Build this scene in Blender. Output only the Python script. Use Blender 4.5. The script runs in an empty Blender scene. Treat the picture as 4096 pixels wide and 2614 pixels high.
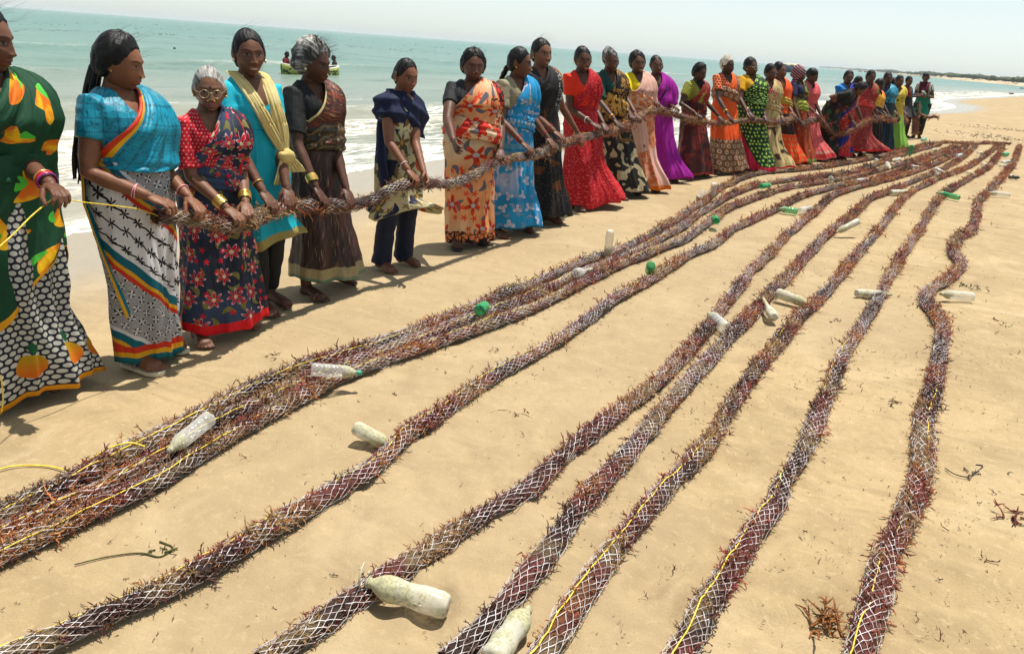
import bpy, math, random
import numpy as np
from mathutils import Vector, Matrix, noise as mnoise
random.seed(7); rng = np.random.default_rng(7)
scene = bpy.context.scene
COL = scene.collection

# ------------------------------------------------------------------ camera, sky, sun, exposure
IW, IH, FPX = 4096.0, 2614.0, 3216.0
PITCH, ROLL, CAMH = math.radians(19.3), math.radians(4.25), 1.6
C0 = np.array([0.0, 0.0, CAMH])
FW = np.array([0, math.cos(PITCH), -math.sin(PITCH)])
_u = np.array([0, math.sin(PITCH), math.cos(PITCH)]); _r = np.array([1.0, 0, 0])
RT = math.cos(ROLL)*_r + math.sin(ROLL)*_u
UP = -math.sin(ROLL)*_r + math.cos(ROLL)*_u
cam_d = bpy.data.cameras.new('camera'); cam = bpy.data.objects.new('camera', cam_d); COL.objects.link(cam)
cam_d.sensor_width = 36.0; cam_d.lens = 36.0*FPX/IW; cam_d.clip_start = 0.05; cam_d.clip_end = 20000
M = Matrix.Identity(4)
for i in range(3):
    M[i][0], M[i][1], M[i][2], M[i][3] = RT[i], UP[i], -FW[i], C0[i]
cam.matrix_world = M
scene.camera = cam
scene.view_settings.view_transform = 'Standard'; scene.view_settings.look = 'None'
scene.view_settings.exposure = EXPOSURE = 0.56; scene.view_settings.gamma = 1.0
scene.view_settings.use_curve_mapping = False

SUN_DIR = np.array([0.17, 0.15, 1.0]); SUN_DIR /= np.linalg.norm(SUN_DIR)   # towards the sun
sun_el = math.asin(SUN_DIR[2]); sun_az = math.atan2(SUN_DIR[0], SUN_DIR[1])
world = bpy.data.worlds.new('World'); scene.world = world; world.use_nodes = True
wn = world.node_tree; wn.nodes.clear()
sky = wn.nodes.new('ShaderNodeTexSky'); sky.sky_type = 'NISHITA'; sky.sun_disc = False
sky.sun_elevation = sun_el; sky.sun_rotation = sun_az
sky.altitude = 0; sky.air_density = 1.0; sky.dust_density = 0.5; sky.ozone_density = 1.0
hsv = wn.nodes.new('ShaderNodeHueSaturation'); hsv.inputs['Saturation'].default_value = 0.30
bg = wn.nodes.new('ShaderNodeBackground'); bg.inputs['Strength'].default_value = 0.102
wo = wn.nodes.new('ShaderNodeOutputWorld')
wn.links.new(sky.outputs[0], hsv.inputs['Color']); tint = wn.nodes.new('ShaderNodeMix'); tint.data_type = 'RGBA'; tint.blend_type = 'MULTIPLY'; tint.inputs[0].default_value = 1.0; tint.inputs[7].default_value = (0.925, 1.0, 1.005, 1)
wn.links.new(hsv.outputs[0], tint.inputs[6]); wn.links.new(tint.outputs[2], bg.inputs[0]); wn.links.new(bg.outputs[0], wo.inputs[0])
sl = bpy.data.lights.new('sun', 'SUN'); sl.energy = 4.5; sl.angle = math.radians(0.53); sl.color = (1.0, 0.955, 0.88)
so = bpy.data.objects.new('sun', sl); COL.objects.link(so)
so.rotation_euler = Vector(SUN_DIR).to_track_quat('Z', 'Y').to_euler()
scene.cycles.max_bounces = 6; scene.cycles.diffuse_bounces = 3; scene.cycles.glossy_bounces = 3
scene.cycles.transparent_max_bounces = 8; scene.cycles.transmission_bounces = 5
scene.cycles.use_denoising = True
scene.cycles.caustics_reflective = False; scene.cycles.caustics_refractive = False
# ------------------------------------------------------------------ helpers
def ray(x, y):
    return FW + RT*((x-IW/2)/FPX) - UP*((y-IH/2)/FPX)
def gp(x, y, z=0.0):                       # pixel of the photograph -> point on the plane at height z
    d = ray(x, y); t = (z-CAMH)/d[2]
    return C0 + d*t
def nrm(v):
    v = np.asarray(v, float); n = np.linalg.norm(v, axis=-1, keepdims=True)
    return v/np.maximum(n, 1e-9)
def sstep(a, b, x):
    t = np.clip((x-a)/(b-a), 0, 1); return t*t*(3-2*t)
def lerp(a, b, t): return a + (b-a)*t
def catmull(P, n):
    P = np.asarray(P, float); k = len(P)
    t = np.linspace(0, k-1, n); i = np.clip(t.astype(int), 0, k-2); f = (t-i)[:, None]
    g = lambda j: P[np.clip(j, 0, k-1)]
    p0, p1, p2, p3 = g(i-1), g(i), g(i+1), g(i+2)
    return 0.5*((2*p1)+(-p0+p2)*f+(2*p0-5*p1+4*p2-p3)*f**2+(-p0+3*p1-3*p2+p3)*f**3)
_perm = np.random.default_rng(3).random((64, 64, 4))
def vnoise(x, y, k=0):                      # smooth value noise, period 64, range -1..1
    x = np.asarray(x, float); y = np.asarray(y, float)
    xi = np.floor(x).astype(int); yi = np.floor(y).astype(int); fx = x-xi; fy = y-yi
    fx = fx*fx*(3-2*fx); fy = fy*fy*(3-2*fy); T = _perm[:, :, k]
    a = T[xi % 64, yi % 64]; b = T[(xi+1) % 64, yi % 64]; c = T[xi % 64, (yi+1) % 64]; d = T[(xi+1) % 64, (yi+1) % 64]
    return 2*((a*(1-fx)+b*fx)*(1-fy)+(c*(1-fx)+d*fx)*fy)-1

class Geo:
    def __init__(s): s.V = []; s.F = {3: [], 4: []}; s.C = []; s.U = []; s.n = 0
    def add(s, V, F, col=None, uv=None):
        V = np.asarray(V, float).reshape(-1, 3)
        for f in (F if isinstance(F, list) else [F]):
            f = np.asarray(f, int)
            if len(f): s.F[f.shape[1]].append(f+s.n)
        if col is None: col = np.ones((len(V), 3))
        col = np.asarray(col, float)
        if col.ndim == 1: col = np.tile(col, (len(V), 1))
        s.C.append(col)
        s.U.append(np.zeros((len(V), 2)) if uv is None else np.asarray(uv, float))
        s.V.append(V); s.n += len(V)
    def merge(s, g):
        V = g.verts(); s.add(V, [f for f in g.faces() if len(f)], np.vstack(g.C), np.vstack(g.U))
    def verts(s): return np.vstack(s.V) if s.V else np.zeros((0, 3))
    def faces(s): return [np.vstack(s.F[k]) for k in (3, 4) if s.F[k]]
def grid_faces(nu, nv, wrap_u=False):       # verts laid out [v][u]
    u = np.arange(nu if wrap_u else nu-1); v = np.arange(nv-1)
    U, Vv = np.meshgrid(u, v); U2 = (U+1) % nu
    return np.stack([Vv*nu+U, Vv*nu+U2, (Vv+1)*nu+U2, (Vv+1)*nu+U], -1).reshape(-1, 4)
def to_mesh(name, V, F, uv=None, col=None, smooth=True):
    me = bpy.data.meshes.new(name); V = np.asarray(V, np.float32)
    F = [np.asarray(f, np.int32) for f in F if len(f)]
    nl = sum(f.size for f in F); nf = sum(len(f) for f in F)
    me.vertices.add(len(V)); me.vertices.foreach_set('co', V.ravel())
    me.loops.add(nl); me.polygons.add(nf)
    li = np.concatenate([f.ravel() for f in F]) if F else np.zeros(0, np.int32)
    tot = np.concatenate([np.full(len(f), f.shape[1], np.int32) for f in F]) if F else np.zeros(0, np.int32)
    st = np.concatenate([[0], np.cumsum(tot)[:-1]]).astype(np.int32)
    me.loops.foreach_set('vertex_index', li); me.polygons.foreach_set('loop_start', st)
    if smooth: me.polygons.foreach_set('use_smooth', np.ones(nf, bool))
    if uv is not None:
        l = me.uv_layers.new(name='UVMap'); l.data.foreach_set('uv', np.asarray(uv, np.float32)[li].ravel())
    if col is not None:
        a = me.color_attributes.new('Col', 'FLOAT_COLOR', 'POINT')
        a.data.foreach_set('color', np.hstack([col, np.ones((len(V), 1))]).astype(np.float32).ravel())
    me.update(calc_edges=True)
    return me
def obj(name, g, mat, parent=None, smooth=True, kind=None, V=None):
    me = to_mesh(name, g.verts() if V is None else V, g.faces(), np.vstack(g.U), np.vstack(g.C), smooth)
    me.materials.append(mat)
    o = bpy.data.objects.new(name, me); COL.objects.link(o)
    if parent is not None: o.parent = parent
    if kind: o['kind'] = kind
    return o
def empty(name, loc, rz=0.0):
    o = bpy.data.objects.new(name, None); COL.objects.link(o); o.location = loc; o.rotation_euler = (0, 0, rz)
    o.empty_display_size = 0.1
    return o
def tag(o, label, cat, group=None, kind=None):
    o['label'] = label; o['category'] = cat
    if group: o['group'] = group
    if kind: o['kind'] = kind
    return o
def frames(P, ref=None):
    T = np.gradient(P, axis=0); T = nrm(T)
    if ref is None:
        m = np.abs(T).max(0); ref = np.eye(3)[np.argmin(m)]
    ref = np.broadcast_to(ref, P.shape)
    A = nrm(np.cross(T, ref)); B = np.cross(A, T)
    return T, A, B
def tube(P, R, n=8, cap=True, ref=None, flat=1.0):
    P = np.asarray(P, float); k = len(P); R = np.broadcast_to(np.asarray(R, float), (k,)).copy()
    if cap:                                 # rounded ends
        d0 = nrm(P[0]-P[1]); d1 = nrm(P[-1]-P[-2])
        P = np.vstack([P[0]+d0*R[0]*0.75, P[0]+d0*R[0]*0.5, P, P[-1]+d1*R[-1]*0.5, P[-1]+d1*R[-1]*0.75])
        R = np.concatenate([[R[0]*0.35, R[0]*0.8], R, [R[-1]*0.8, R[-1]*0.35]]); k += 4
    T, A, B = frames(P, ref)
    a = np.linspace(0, 2*np.pi, n, endpoint=False)
    V = (P[:, None]+R[:, None, None]*(np.cos(a)[None, :, None]*A[:, None]+flat*np.sin(a)[None, :, None]*B[:, None])).reshape(-1, 3)
    F = [grid_faces(n, k, True)]
    if cap:
        V = np.vstack([V, P[0], P[-1]]); m = k*n; i = np.arange(n)
        F.append(np.stack([(i+1) % n, i, np.full(n, m)], -1))
        F.append(np.stack([(k-1)*n+i, (k-1)*n+(i+1) % n, np.full(n, m+1)], -1))
    return V, F
def ellipsoid(c, r, n=12, m=8, rot=None):
    th = np.linspace(0, 2*np.pi, n, endpoint=False); ph = np.linspace(-np.pi/2+.05, np.pi/2-.05, m)
    TH, PH = np.meshgrid(th, ph)
    V = np.stack([np.cos(TH)*np.cos(PH), np.sin(TH)*np.cos(PH), np.sin(PH)], -1).reshape(-1, 3)*np.asarray(r)
    F = [grid_faces(n, m, True)]
    V = np.vstack([V, [0, 0, -r[2]], [0, 0, r[2]]]); i = np.arange(n)
    F.append(np.stack([(i+1) % n, i, np.full(n, n*m)], -1)); F.append(np.stack([(m-1)*n+i, (m-1)*n+(i+1) % n, np.full(n, n*m+1)], -1))
    if rot is not None: V = V @ np.asarray(rot).T
    return V+np.asarray(c), F
def torus(c, R, r, axis, n=20, m=6, sy=1.0):
    axis = nrm(axis); a = nrm(np.cross(axis, [0.3, 0.2, 0.9])); b = np.cross(axis, a)
    t = np.linspace(0, 2*np.pi, n, endpoint=False); q = np.linspace(0, 2*np.pi, m, endpoint=False)
    rad = np.cos(t)[:, None]*a+np.sin(t)[:, None]*b*sy
    V = np.asarray(c)+rad[:, None]*R+r*(np.cos(q)[None, :, None]*rad[:, None]+np.sin(q)[None, :, None]*axis)
    V = V.reshape(-1, 3); i, j = np.meshgrid(np.arange(n), np.arange(m), indexing='ij')
    F = np.stack([i*m+j, ((i+1) % n)*m+j, ((i+1) % n)*m+(j+1) % m, i*m+(j+1) % m], -1).reshape(-1, 4)
    return V, [F]
_tmp = bpy.data.objects.new('tmp_remesh', bpy.data.meshes.new('tmp_remesh'))
def remesh(g, voxel, it=3):
    me = to_mesh('tmp', g.verts(), g.faces())
    o = bpy.data.objects.new('tmp', me); COL.objects.link(o)
    md = o.modifiers.new('r', 'REMESH'); md.mode = 'VOXEL'; md.voxel_size = voxel
    if it:
        ms = o.modifiers.new('s', 'SMOOTH'); ms.factor = 0.5; ms.iterations = it
    dg = bpy.context.evaluated_depsgraph_get(); dg.update()
    e = o.evaluated_get(dg); m = e.to_mesh()
    V = np.zeros(len(m.vertices)*3, np.float32); m.vertices.foreach_get('co', V); V = V.reshape(-1, 3)
    lt = np.zeros(len(m.polygons), np.int32); m.polygons.foreach_get('loop_total', lt)
    li = np.zeros(len(m.loops), np.int32); m.loops.foreach_get('vertex_index', li)
    st = np.concatenate([[0], np.cumsum(lt)[:-1]])
    Fs = []
    for k in (3, 4):
        s = st[lt == k]
        if len(s): Fs.append(li[s[:, None]+np.arange(k)])
    e.to_mesh_clear(); bpy.data.objects.remove(o); bpy.data.meshes.remove(me)
    return V.astype(float), Fs
bpy.data.objects.remove(_tmp)

# ------------------------------------------------------------------ node expressions
class X:                                    # a float socket with operators
    def __init__(s, nt, v): s.nt = nt; s.v = v
    def _m(s, op, *a, clamp=False):
        n = s.nt.nodes.new('ShaderNodeMath'); n.operation = op; n.use_clamp = clamp
        for i, q in enumerate((s,)+a):
            q = q.v if isinstance(q, X) else q
            if isinstance(q, (int, float)): n.inputs[i].default_value = q
            else: s.nt.links.new(q, n.inputs[i])
        return X(s.nt, n.outputs[0])
    def __add__(s, o): return s._m('ADD', o)
    __radd__ = __add__
    def __mul__(s, o): return s._m('MULTIPLY', o)
    __rmul__ = __mul__
    def __sub__(s, o): return s._m('SUBTRACT', o)
    def __rsub__(s, o): return X(s.nt, float(o))._m('SUBTRACT', s)
    def __truediv__(s, o): return s._m('DIVIDE', o)
    def __neg__(s): return s*-1.0
    def lt(s, o): return s._m('LESS_THAN', o)
    def gt(s, o): return s._m('GREATER_THAN', o)
    def floor(s): return s._m('FLOOR')
    def fract(s): return s._m('FRACT')
    def abs(s): return s._m('ABSOLUTE')
    def sin(s): return s._m('SINE')
    def cos(s): return s._m('COSINE')
    def sqrt(s): return s._m('SQRT')
    def pow(s, e): return s._m('POWER', e)
    def atan2(s, o): return s._m('ARCTAN2', o)
    def max(s, o): return s._m('MAXIMUM', o)
    def min(s, o): return s._m('MINIMUM', o)
    def clamp(s): return s._m('ADD', 0.0, clamp=True)
    def ss(s, a, b):                        # smoothstep
        n = s.nt.nodes.new('ShaderNodeMapRange'); n.interpolation_type = 'SMOOTHSTEP'
        s.nt.links.new(s.v, n.inputs[0]); n.inputs[1].default_value = a; n.inputs[2].default_value = b
        return X(s.nt, n.outputs[0])
class NT:
    def __init__(s, name):
        s.mat = bpy.data.materials.new(name); s.mat.use_nodes = True; s.nt = s.mat.node_tree; s.nt.nodes.clear()
        s.out = s.nt.nodes.new('ShaderNodeOutputMaterial')
    def node(s, t, **kw):
        n = s.nt.nodes.new(t)
        for k, v in kw.items(): setattr(n, k, v)
        return n
    def link(s, a, b): s.nt.links.new(a.v if isinstance(a, X) else a, b)
    def uv(s):
        n = s.node('ShaderNodeUVMap'); n.uv_map = 'UVMap'
        sp = s.node('ShaderNodeSeparateXYZ'); s.link(n.outputs[0], sp.inputs[0])
        return X(s.nt, sp.outputs[0]), X(s.nt, sp.outputs[1])
    def objco(s, kind='Object'):
        n = s.node('ShaderNodeTexCoord'); sp = s.node('ShaderNodeSeparateXYZ'); s.link(n.outputs[kind], sp.inputs[0])
        return tuple(X(s.nt, sp.outputs[i]) for i in range(3))
    def geo(s):
        n = s.node('ShaderNodeNewGeometry'); sp = s.node('ShaderNodeSeparateXYZ'); s.link(n.outputs['Position'], sp.inputs[0])
        return tuple(X(s.nt, sp.outputs[i]) for i in range(3))
    def vec(s, x, y, z=0.0):
        n = s.node('ShaderNodeCombineXYZ')
        for i, q in enumerate((x, y, z)):
            if isinstance(q, X): s.link(q, n.inputs[i])
            else: n.inputs[i].default_value = q
        return n.outputs[0]
    def noise(s, v, scale, detail=2.0, rough=0.5, dist=0.0):
        n = s.node('ShaderNodeTexNoise'); s.link(v, n.inputs['Vector']); n.inputs['Scale'].default_value = scale
        n.inputs['Detail'].default_value = detail; n.inputs['Roughness'].default_value = rough; n.inputs['Distortion'].default_value = dist
        return X(s.nt, n.outputs[0])
    def voro(s, v, scale, feature='F1', rnd=1.0):
        n = s.node('ShaderNodeTexVoronoi', feature=feature); s.link(v, n.inputs['Vector']); n.inputs['Scale'].default_value = scale
        n.inputs['Randomness'].default_value = rnd
        return X(s.nt, n.outputs['Distance'])
    def white(s, v):
        n = s.node('ShaderNodeTexWhiteNoise', noise_dimensions='3D'); s.link(v, n.inputs['Vector'])
        sp = s.node('ShaderNodeSeparateXYZ'); s.link(n.outputs['Color'], sp.inputs[0])
        return tuple(X(s.nt, sp.outputs[i]) for i in range(3))
    def mix(s, f, a, b):
        n = s.node('ShaderNodeMix', data_type='RGBA')
        for inp, q in ((n.inputs[0], f), (n.inputs[6], a), (n.inputs[7], b)):
            if isinstance(q, X): s.link(q, inp)
            elif isinstance(q, (int, float)): inp.default_value = q
            elif isinstance(q, tuple): inp.default_value = (*q[:3], 1)
            else: s.link(q, inp)
        return n.outputs[2]
    def attr(s, name):
        n = s.node('ShaderNodeAttribute'); n.attribute_name = name
        return n
    def bump(s, h, strength=0.3, dist=0.01):
        n = s.node('ShaderNodeBump'); n.inputs['Strength'].default_value = strength; n.inputs['Distance'].default_value = dist
        s.link(h, n.inputs['Height']); return n.outputs[0]
    def bsdf(s, col, rough=0.6, normal=None, spec=0.5, **kw):
        b = s.node('ShaderNodeBsdfPrincipled')
        if isinstance(col, tuple): b.inputs['Base Color'].default_value = (*col[:3], 1)
        else: s.link(col, b.inputs['Base Color'])
        if isinstance(rough, X): s.link(rough, b.inputs['Roughness'])
        else: b.inputs['Roughness'].default_value = rough
        b.inputs['Specular IOR Level'].default_value = spec
        if normal is not None: s.link(normal, b.inputs['Normal'])
        for k, v in kw.items():
            k = k.replace('_', ' ')
            if isinstance(v, X): s.link(v, b.inputs[k])
            elif isinstance(v, (int, float, tuple)): b.inputs[k].default_value = v if not isinstance(v, tuple) else (*v[:3], 1)
            else: s.link(v, b.inputs[k])
        return b.outputs[0]
    def done(s, sh): s.link(sh, s.out.inputs[0]); return s.mat
def simple(name, col, rough=0.5, **kw):
    n = NT(name); return n.done(n.bsdf(tuple(col), rough, **kw))
# ------------------------------------------------------------------ cloth, skin, hair materials
def srgb(r, g, b, k=0.85):
    f = lambda c: ((c/255+0.055)/1.055)**2.4 if c > 10 else c/255/12.92
    return (f(r)*k, f(g)*k, f(b)*k)
def cells(n, u, v, freq, jit=0.25, seed=0.0, stag=True):
    """jittered cells: local coordinates, and three random values per cell"""
    y = v*freq; row = y.floor(); x = u*freq
    if stag: x = x+row*0.5
    cx = x.floor(); w = n.white(n.vec(cx+seed, row, seed))
    lx = x.fract()-0.5-(w[0]-0.5)*(2*jit); ly = y.fract()-0.5-(w[1]-0.5)*(2*jit)
    return lx, ly, w
def flower_mask(n, lx, ly, w, R, petals=5, depth=0.35):
    r = (lx*lx+ly*ly).sqrt(); a = ly.atan2(lx)
    edge = (((a+w[2]*6.28)*petals).cos()*depth+(1-depth))*R
    return r.lt(edge), r.lt(R*0.22), r/edge
def leaf_mask(n, lx, ly, w, a, b):
    t = w[2]*6.28; c = t.cos(); s = t.sin()
    x = lx*c+ly*s; y = ly*c-lx*s
    return ((x/a)*(x/a)+((y+x*x*2.0)/b)*((y+x*x*2.0)/b)).lt(1.0)
def pat_solid(n, u, v, c, vary=0.12):
    k = n.noise(n.vec(u, v, 0), 9, 3)
    return n.mix(k, tuple(x*(1-vary) for x in c), tuple(min(1, x*(1+vary)) for x in c))
def pat_floral(n, u, v, bgc, fl, leaf, freq=8, R=0.36, petals=5, bg2=None, ctr=(0.7, 0.6, 0.3), small=True, edge=None):
    col = bgc
    if bg2 is not None: col = n.mix(n.noise(n.vec(u, v, 3.1), freq*0.35, 2).ss(0.42, 0.6), bgc, bg2)
    lx, ly, w = cells(n, u+0.31, v+0.17, freq*1.35, 0.2, 5.0)
    m = leaf_mask(n, lx, ly, w, 0.36, 0.15)
    col = n.mix(m*w[0].gt(0.25), col, leaf)
    if small:
        lx, ly, w = cells(n, u+0.7, v+0.4, freq*2.1, 0.25, 9.0)
        m, c, q = flower_mask(n, lx, ly, w, 0.3, 5)
        col = n.mix(m*w[1].gt(0.55), col, fl)
    lx, ly, w = cells(n, u, v, freq, 0.12, 2.0)
    m, c, q = flower_mask(n, lx, ly, w, R, petals)
    on = w[2].gt(0.22)
    fc = n.mix(q.ss(0.2, 1.0), tuple(x*0.6 for x in fl), fl)
    if edge is not None: fc = n.mix(q.gt(0.86), fc, edge)
    col = n.mix(m*on, col, fc); col = n.mix(c*on, col, ctr)
    return col
def pat_dots(n, u, v, bgc, dot, freq=25, r=0.3, jit=0.0, ring=False):
    lx, ly, w = cells(n, u, v, freq, jit, 1.0); d = (lx*lx+ly*ly).sqrt()
    m = d.lt(r)
    if ring: m = m*d.gt(r*0.72)
    return n.mix(m, bgc, dot)
def pat_pebble(n, u, v, line, stone, freq=22, wd=0.10, col2=None):
    vec = n.vec(u, v, 0); d = n.voro(vec, freq, 'DISTANCE_TO_EDGE', 0.75)
    c = stone
    if col2 is not None: c = n.mix(n.noise(vec, freq*0.3, 1).ss(0.45, 0.6), stone, col2)
    return n.mix(d.gt(wd), line, c)
def pat_streak(n, u, v, c1, c2, c3=None, fr=(60, 4), ang=0.3):
    x = u+v*ang+n.noise(n.vec(u, v, 1), 5, 2)*0.12
    k = n.noise(n.vec(x*fr[0], v*fr[1], 0), 1.0, 2)
    c = n.mix(k.ss(0.46, 0.62), c1, c2)
    if c3 is not None: c = n.mix(n.noise(n.vec(x*fr[0]*1.7, v*fr[1]*2, 7), 1.0, 1).gt(0.68), c, c3)
    return c
def pat_paisley(n, u, v, c1, c2, freq=6, k=3.0, thr=0.5, c3=None):
    q = n.noise(n.vec(u, v, 0), freq, 1.5)
    s = ((q*k*6.28+u*freq*0.6).sin()*0.5+0.5)
    c = n.mix(s.ss(thr-0.08, thr+0.08), c1, c2)
    if c3 is not None: c = n.mix(n.noise(n.vec(u, v, 5), freq*0.6, 1).ss(0.5, 0.62)*s.gt(thr), c, c3)
    return c
def pat_jacquard(n, u, v, c1, c2, freq=10):
    a = (u*freq*6.28).sin(); b = (v*freq*6.28).sin(); s = (a*b).abs()
    lines = s.lt(0.10)
    lx, ly, w = cells(n, u, v, freq*2.0, 0.0, 3.0); m, c, q = flower_mask(n, lx, ly, w, 0.34, 4, 0.45)
    k = lines.max(m*0.8)
    return n.mix(k, c1, c2)
def pat_geo(n, u, v):
    """white cloth with black block print, and stripes of red, amber and teal running aslant"""
    wh, bk = srgb(215, 212, 210), srgb(22, 20, 26)
    wob = n.noise(n.vec(u, v, 0), 3, 1)*0.10
    d = v*0.80-u*0.62+wob
    ph = (d*3.0).fract(); row = (d*3.0).floor()
    lx, ly, w = cells(n, u*0.8+v*0.6, d, 19, 0.0, 2.0, False)
    r = lx.abs()+ly.abs()
    chev = ((lx.abs()*1.0+ly)*7.0).fract().lt(0.5)
    m1, c1, q = flower_mask(n, lx, ly, w, 0.46, 4, 0.5)
    ornament = n.mix(r.lt(0.40), n.mix(chev, wh, bk), n.mix(m1, bk, wh))
    lx2, ly2, w2 = cells(n, u*0.8+v*0.6, d, 13, 0.0, 4.0)
    m2, c2, q2 = flower_mask(n, lx2, ly2, w2, 0.36, 6, 0.45)
    wav = ((u*0.8+v*0.6)*81.0).sin()*0.05+ly2
    viny = n.mix(wav.abs().lt(0.055).max(m2), wh, bk)
    body = n.mix((row*0.5).fract().gt(0.25), ornament, viny)
    c = n.mix(ph.gt(0.70), body, srgb(200, 50, 25)); c = n.mix(ph.gt(0.765), c, srgb(222, 160, 20))
    c = n.mix(ph.gt(0.82), c, srgb(0, 95, 110)); c = n.mix(ph.gt(0.94), c, wh)
    return c
def borders(n, v, c, bands):
    for a, b, cc in bands: c = n.mix(v.gt(a)*v.lt(b), c, cc)
    return c
def cloth(name, fn, bands=(), rough=0.75, trans=0.0, sheen=0.0, bump=0.22, coat=0.0):
    n = NT(name); u, v = n.uv()
    c = fn(n, u, v)
    c = borders(n, v, c, bands)
    x, y, z = n.objco()
    wr = n.noise(n.vec(x*26, y*26, z*9), 1.0, 3, 0.55, 0.6)
    wv = n.noise(n.vec(x, y, z), 420, 1)
    dr = n.noise(n.vec(u*17, v*1.6, 0), 1.0, 3, 0.55, 0.5)
    nr = n.bump(wr*0.6+wv*0.05+dr*2.6, bump*1.6, 0.022)
    # slight worn, uneven dye
    k = n.noise(n.vec(x, y, z), 14, 3)
    c2 = n.node('ShaderNodeHueSaturation'); n.link(c, c2.inputs['Color']) if not isinstance(c, tuple) else setattr(c2.inputs['Color'], 'default_value', (*c, 1))
    n.link(k*0.34+0.83, c2.inputs['Value'])
    sh = n.bsdf(c2.outputs[0], rough, nr, 0.3, Sheen_Weight=sheen)
    if trans > 0:
        t = n.node('ShaderNodeBsdfTranslucent'); n.link(c2.outputs[0], t.inputs[0])
        m = n.node('ShaderNodeMixShader'); m.inputs[0].default_value = trans
        n.link(sh, m.inputs[1]); n.link(t.outputs[0], m.inputs[2]); sh = m.outputs[0]
    return n.done(sh)
def skin_material():
    n = NT('skin'); a = n.attr('Col')
    x, y, z = n.objco(); k = n.noise(n.vec(x, y, z), 22, 5, 0.6)
    h = n.node('ShaderNodeHueSaturation'); n.link(a.outputs['Color'], h.inputs['Color']); n.link(k*0.9+0.50, h.inputs['Value'])
    p = n.noise(n.vec(x, y, z), 260, 2)
    return n.done(n.bsdf(h.outputs[0], 0.50, n.bump(p+k*2, 0.12, 0.004), 0.26))
SKIN = skin_material()
def hair_material(name, c1, c2, mixamt):
    n = NT(name); x, y, z = n.objco(); u, v = n.uv()
    k = n.noise(n.vec(u*26, v*9, 0), 1.0, 4, 0.65, 0.35); g = n.noise(n.vec(x, y, z), 12, 2)
    col = n.mix((k*0.6+g*0.4).ss(0.62-mixamt*0.4, 0.78-mixamt*0.4), c1, c2)
    return n.done(n.bsdf(col, 0.46, n.bump(k, 0.5, 0.006), 0.22))
HAIR = {'black': hair_material('hair_black', (0.006, 0.005, 0.005), (0.022, 0.017, 0.014), 0.3),
        'grey': hair_material('hair_grey', (0.03, 0.028, 0.027), (0.42, 0.40, 0.37), 0.42),
        'silver': hair_material('hair_silver', (0.10, 0.095, 0.09), (0.42, 0.40, 0.37), 0.55),
        'white': hair_material('hair_white', (0.20, 0.18, 0.14), (0.60, 0.56, 0.46), 0.6)}
GOLD = simple('gold', (0.72, 0.47, 0.12), 0.32, Metallic=0.85)
REDB = simple('red_bangle', (0.5, 0.02, 0.03), 0.3)
WHITEB = simple('white_bangle', (0.75, 0.68, 0.62), 0.4)
PINKB = simple('pink_bangle', (0.7, 0.28, 0.3), 0.4)
STUD = simple('pearl_stud', (0.85, 0.78, 0.62), 0.25)
BINDI = simple('bindi', (0.05, 0.004, 0.006), 0.5)
STEEL = simple('spectacle_wire', (0.55, 0.45, 0.28), 0.3, Metallic=0.9)
RUBBER = simple('dark_rubber', (0.02, 0.017, 0.015), 0.7)
CREAM_SOLE = simple('cream_foam', (0.55, 0.47, 0.33), 0.7)
STRAP = simple('strap_grey', (0.16, 0.17, 0.2), 0.6)
# ------------------------------------------------------------------ setting: shore, sand, sea, far coast
SEA_Z = -0.14
def gz(x, y): return gp(x, y, SEA_Z)[:2]
_sh = [gz(0, 985), gz(420, 905), (gz(1000, 760)), gz(1500, 668), gz(1800, 628), gz(2250, 592), gz(2700, 560), gz(3000, 524), gz(3300, 482), gz(3600, 448),
       gz(3740, 443), gz(3822, 430), gz(3800, 416), gz(3742, 405), gz(3800, 394), gz(3950, 388), gz(4096, 380)]
_d = nrm(np.array(_sh[0])-np.array(_sh[2]))
SHORE = np.array([np.array(_sh[0])+_d*60, np.array(_sh[0])+_d*6]+_sh+[[120, 170], [220, 230], [420, 300], [900, 420]], float)
LAND_POLY = np.vstack([SHORE, [[3000, 300], [3000, -3000], [-3000, -3000], [-300, -200]]])
def inside(P, poly):
    x, y = P[:, 0], P[:, 1]; r = np.zeros(len(P), bool); n = len(poly)
    for i in range(n):
        x1, y1 = poly[i]; x2, y2 = poly[(i+1) % n]
        c = ((y1 > y) != (y2 > y)); xi = (x2-x1)*(y-y1)/((y2-y1) if y2 != y1 else 1e-9)+x1
        r ^= c & (x < xi)
    return r
def shore_sd(P):
    """distance out to sea (positive over water) and position along the shore"""
    best = np.full(len(P), 1e9); u = np.zeros(len(P)); acc = 0.0
    for i in range(len(SHORE)-1):
        a, b = SHORE[i], SHORE[i+1]; ab = b-a; L = np.linalg.norm(ab)
        t = np.clip(((P-a)@ab)/L**2, 0, 1); d = np.linalg.norm(P-(a+t[:, None]*ab), axis=1)
        m = d < best; best[m] = d[m]; u[m] = acc+t[m]*L; acc += L
    return np.where(inside(P, LAND_POLY), -best, best), u
def polar(nr, na, r0, r1, a0=-48, a1=48):
    r = np.geomspace(r0, r1, nr); a = np.radians(np.linspace(a0, a1, na))
    A, R = np.meshgrid(a, r)
    return np.stack([R*np.sin(A), R*np.cos(A)], -1).reshape(-1, 2), grid_faces(na, nr)
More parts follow.
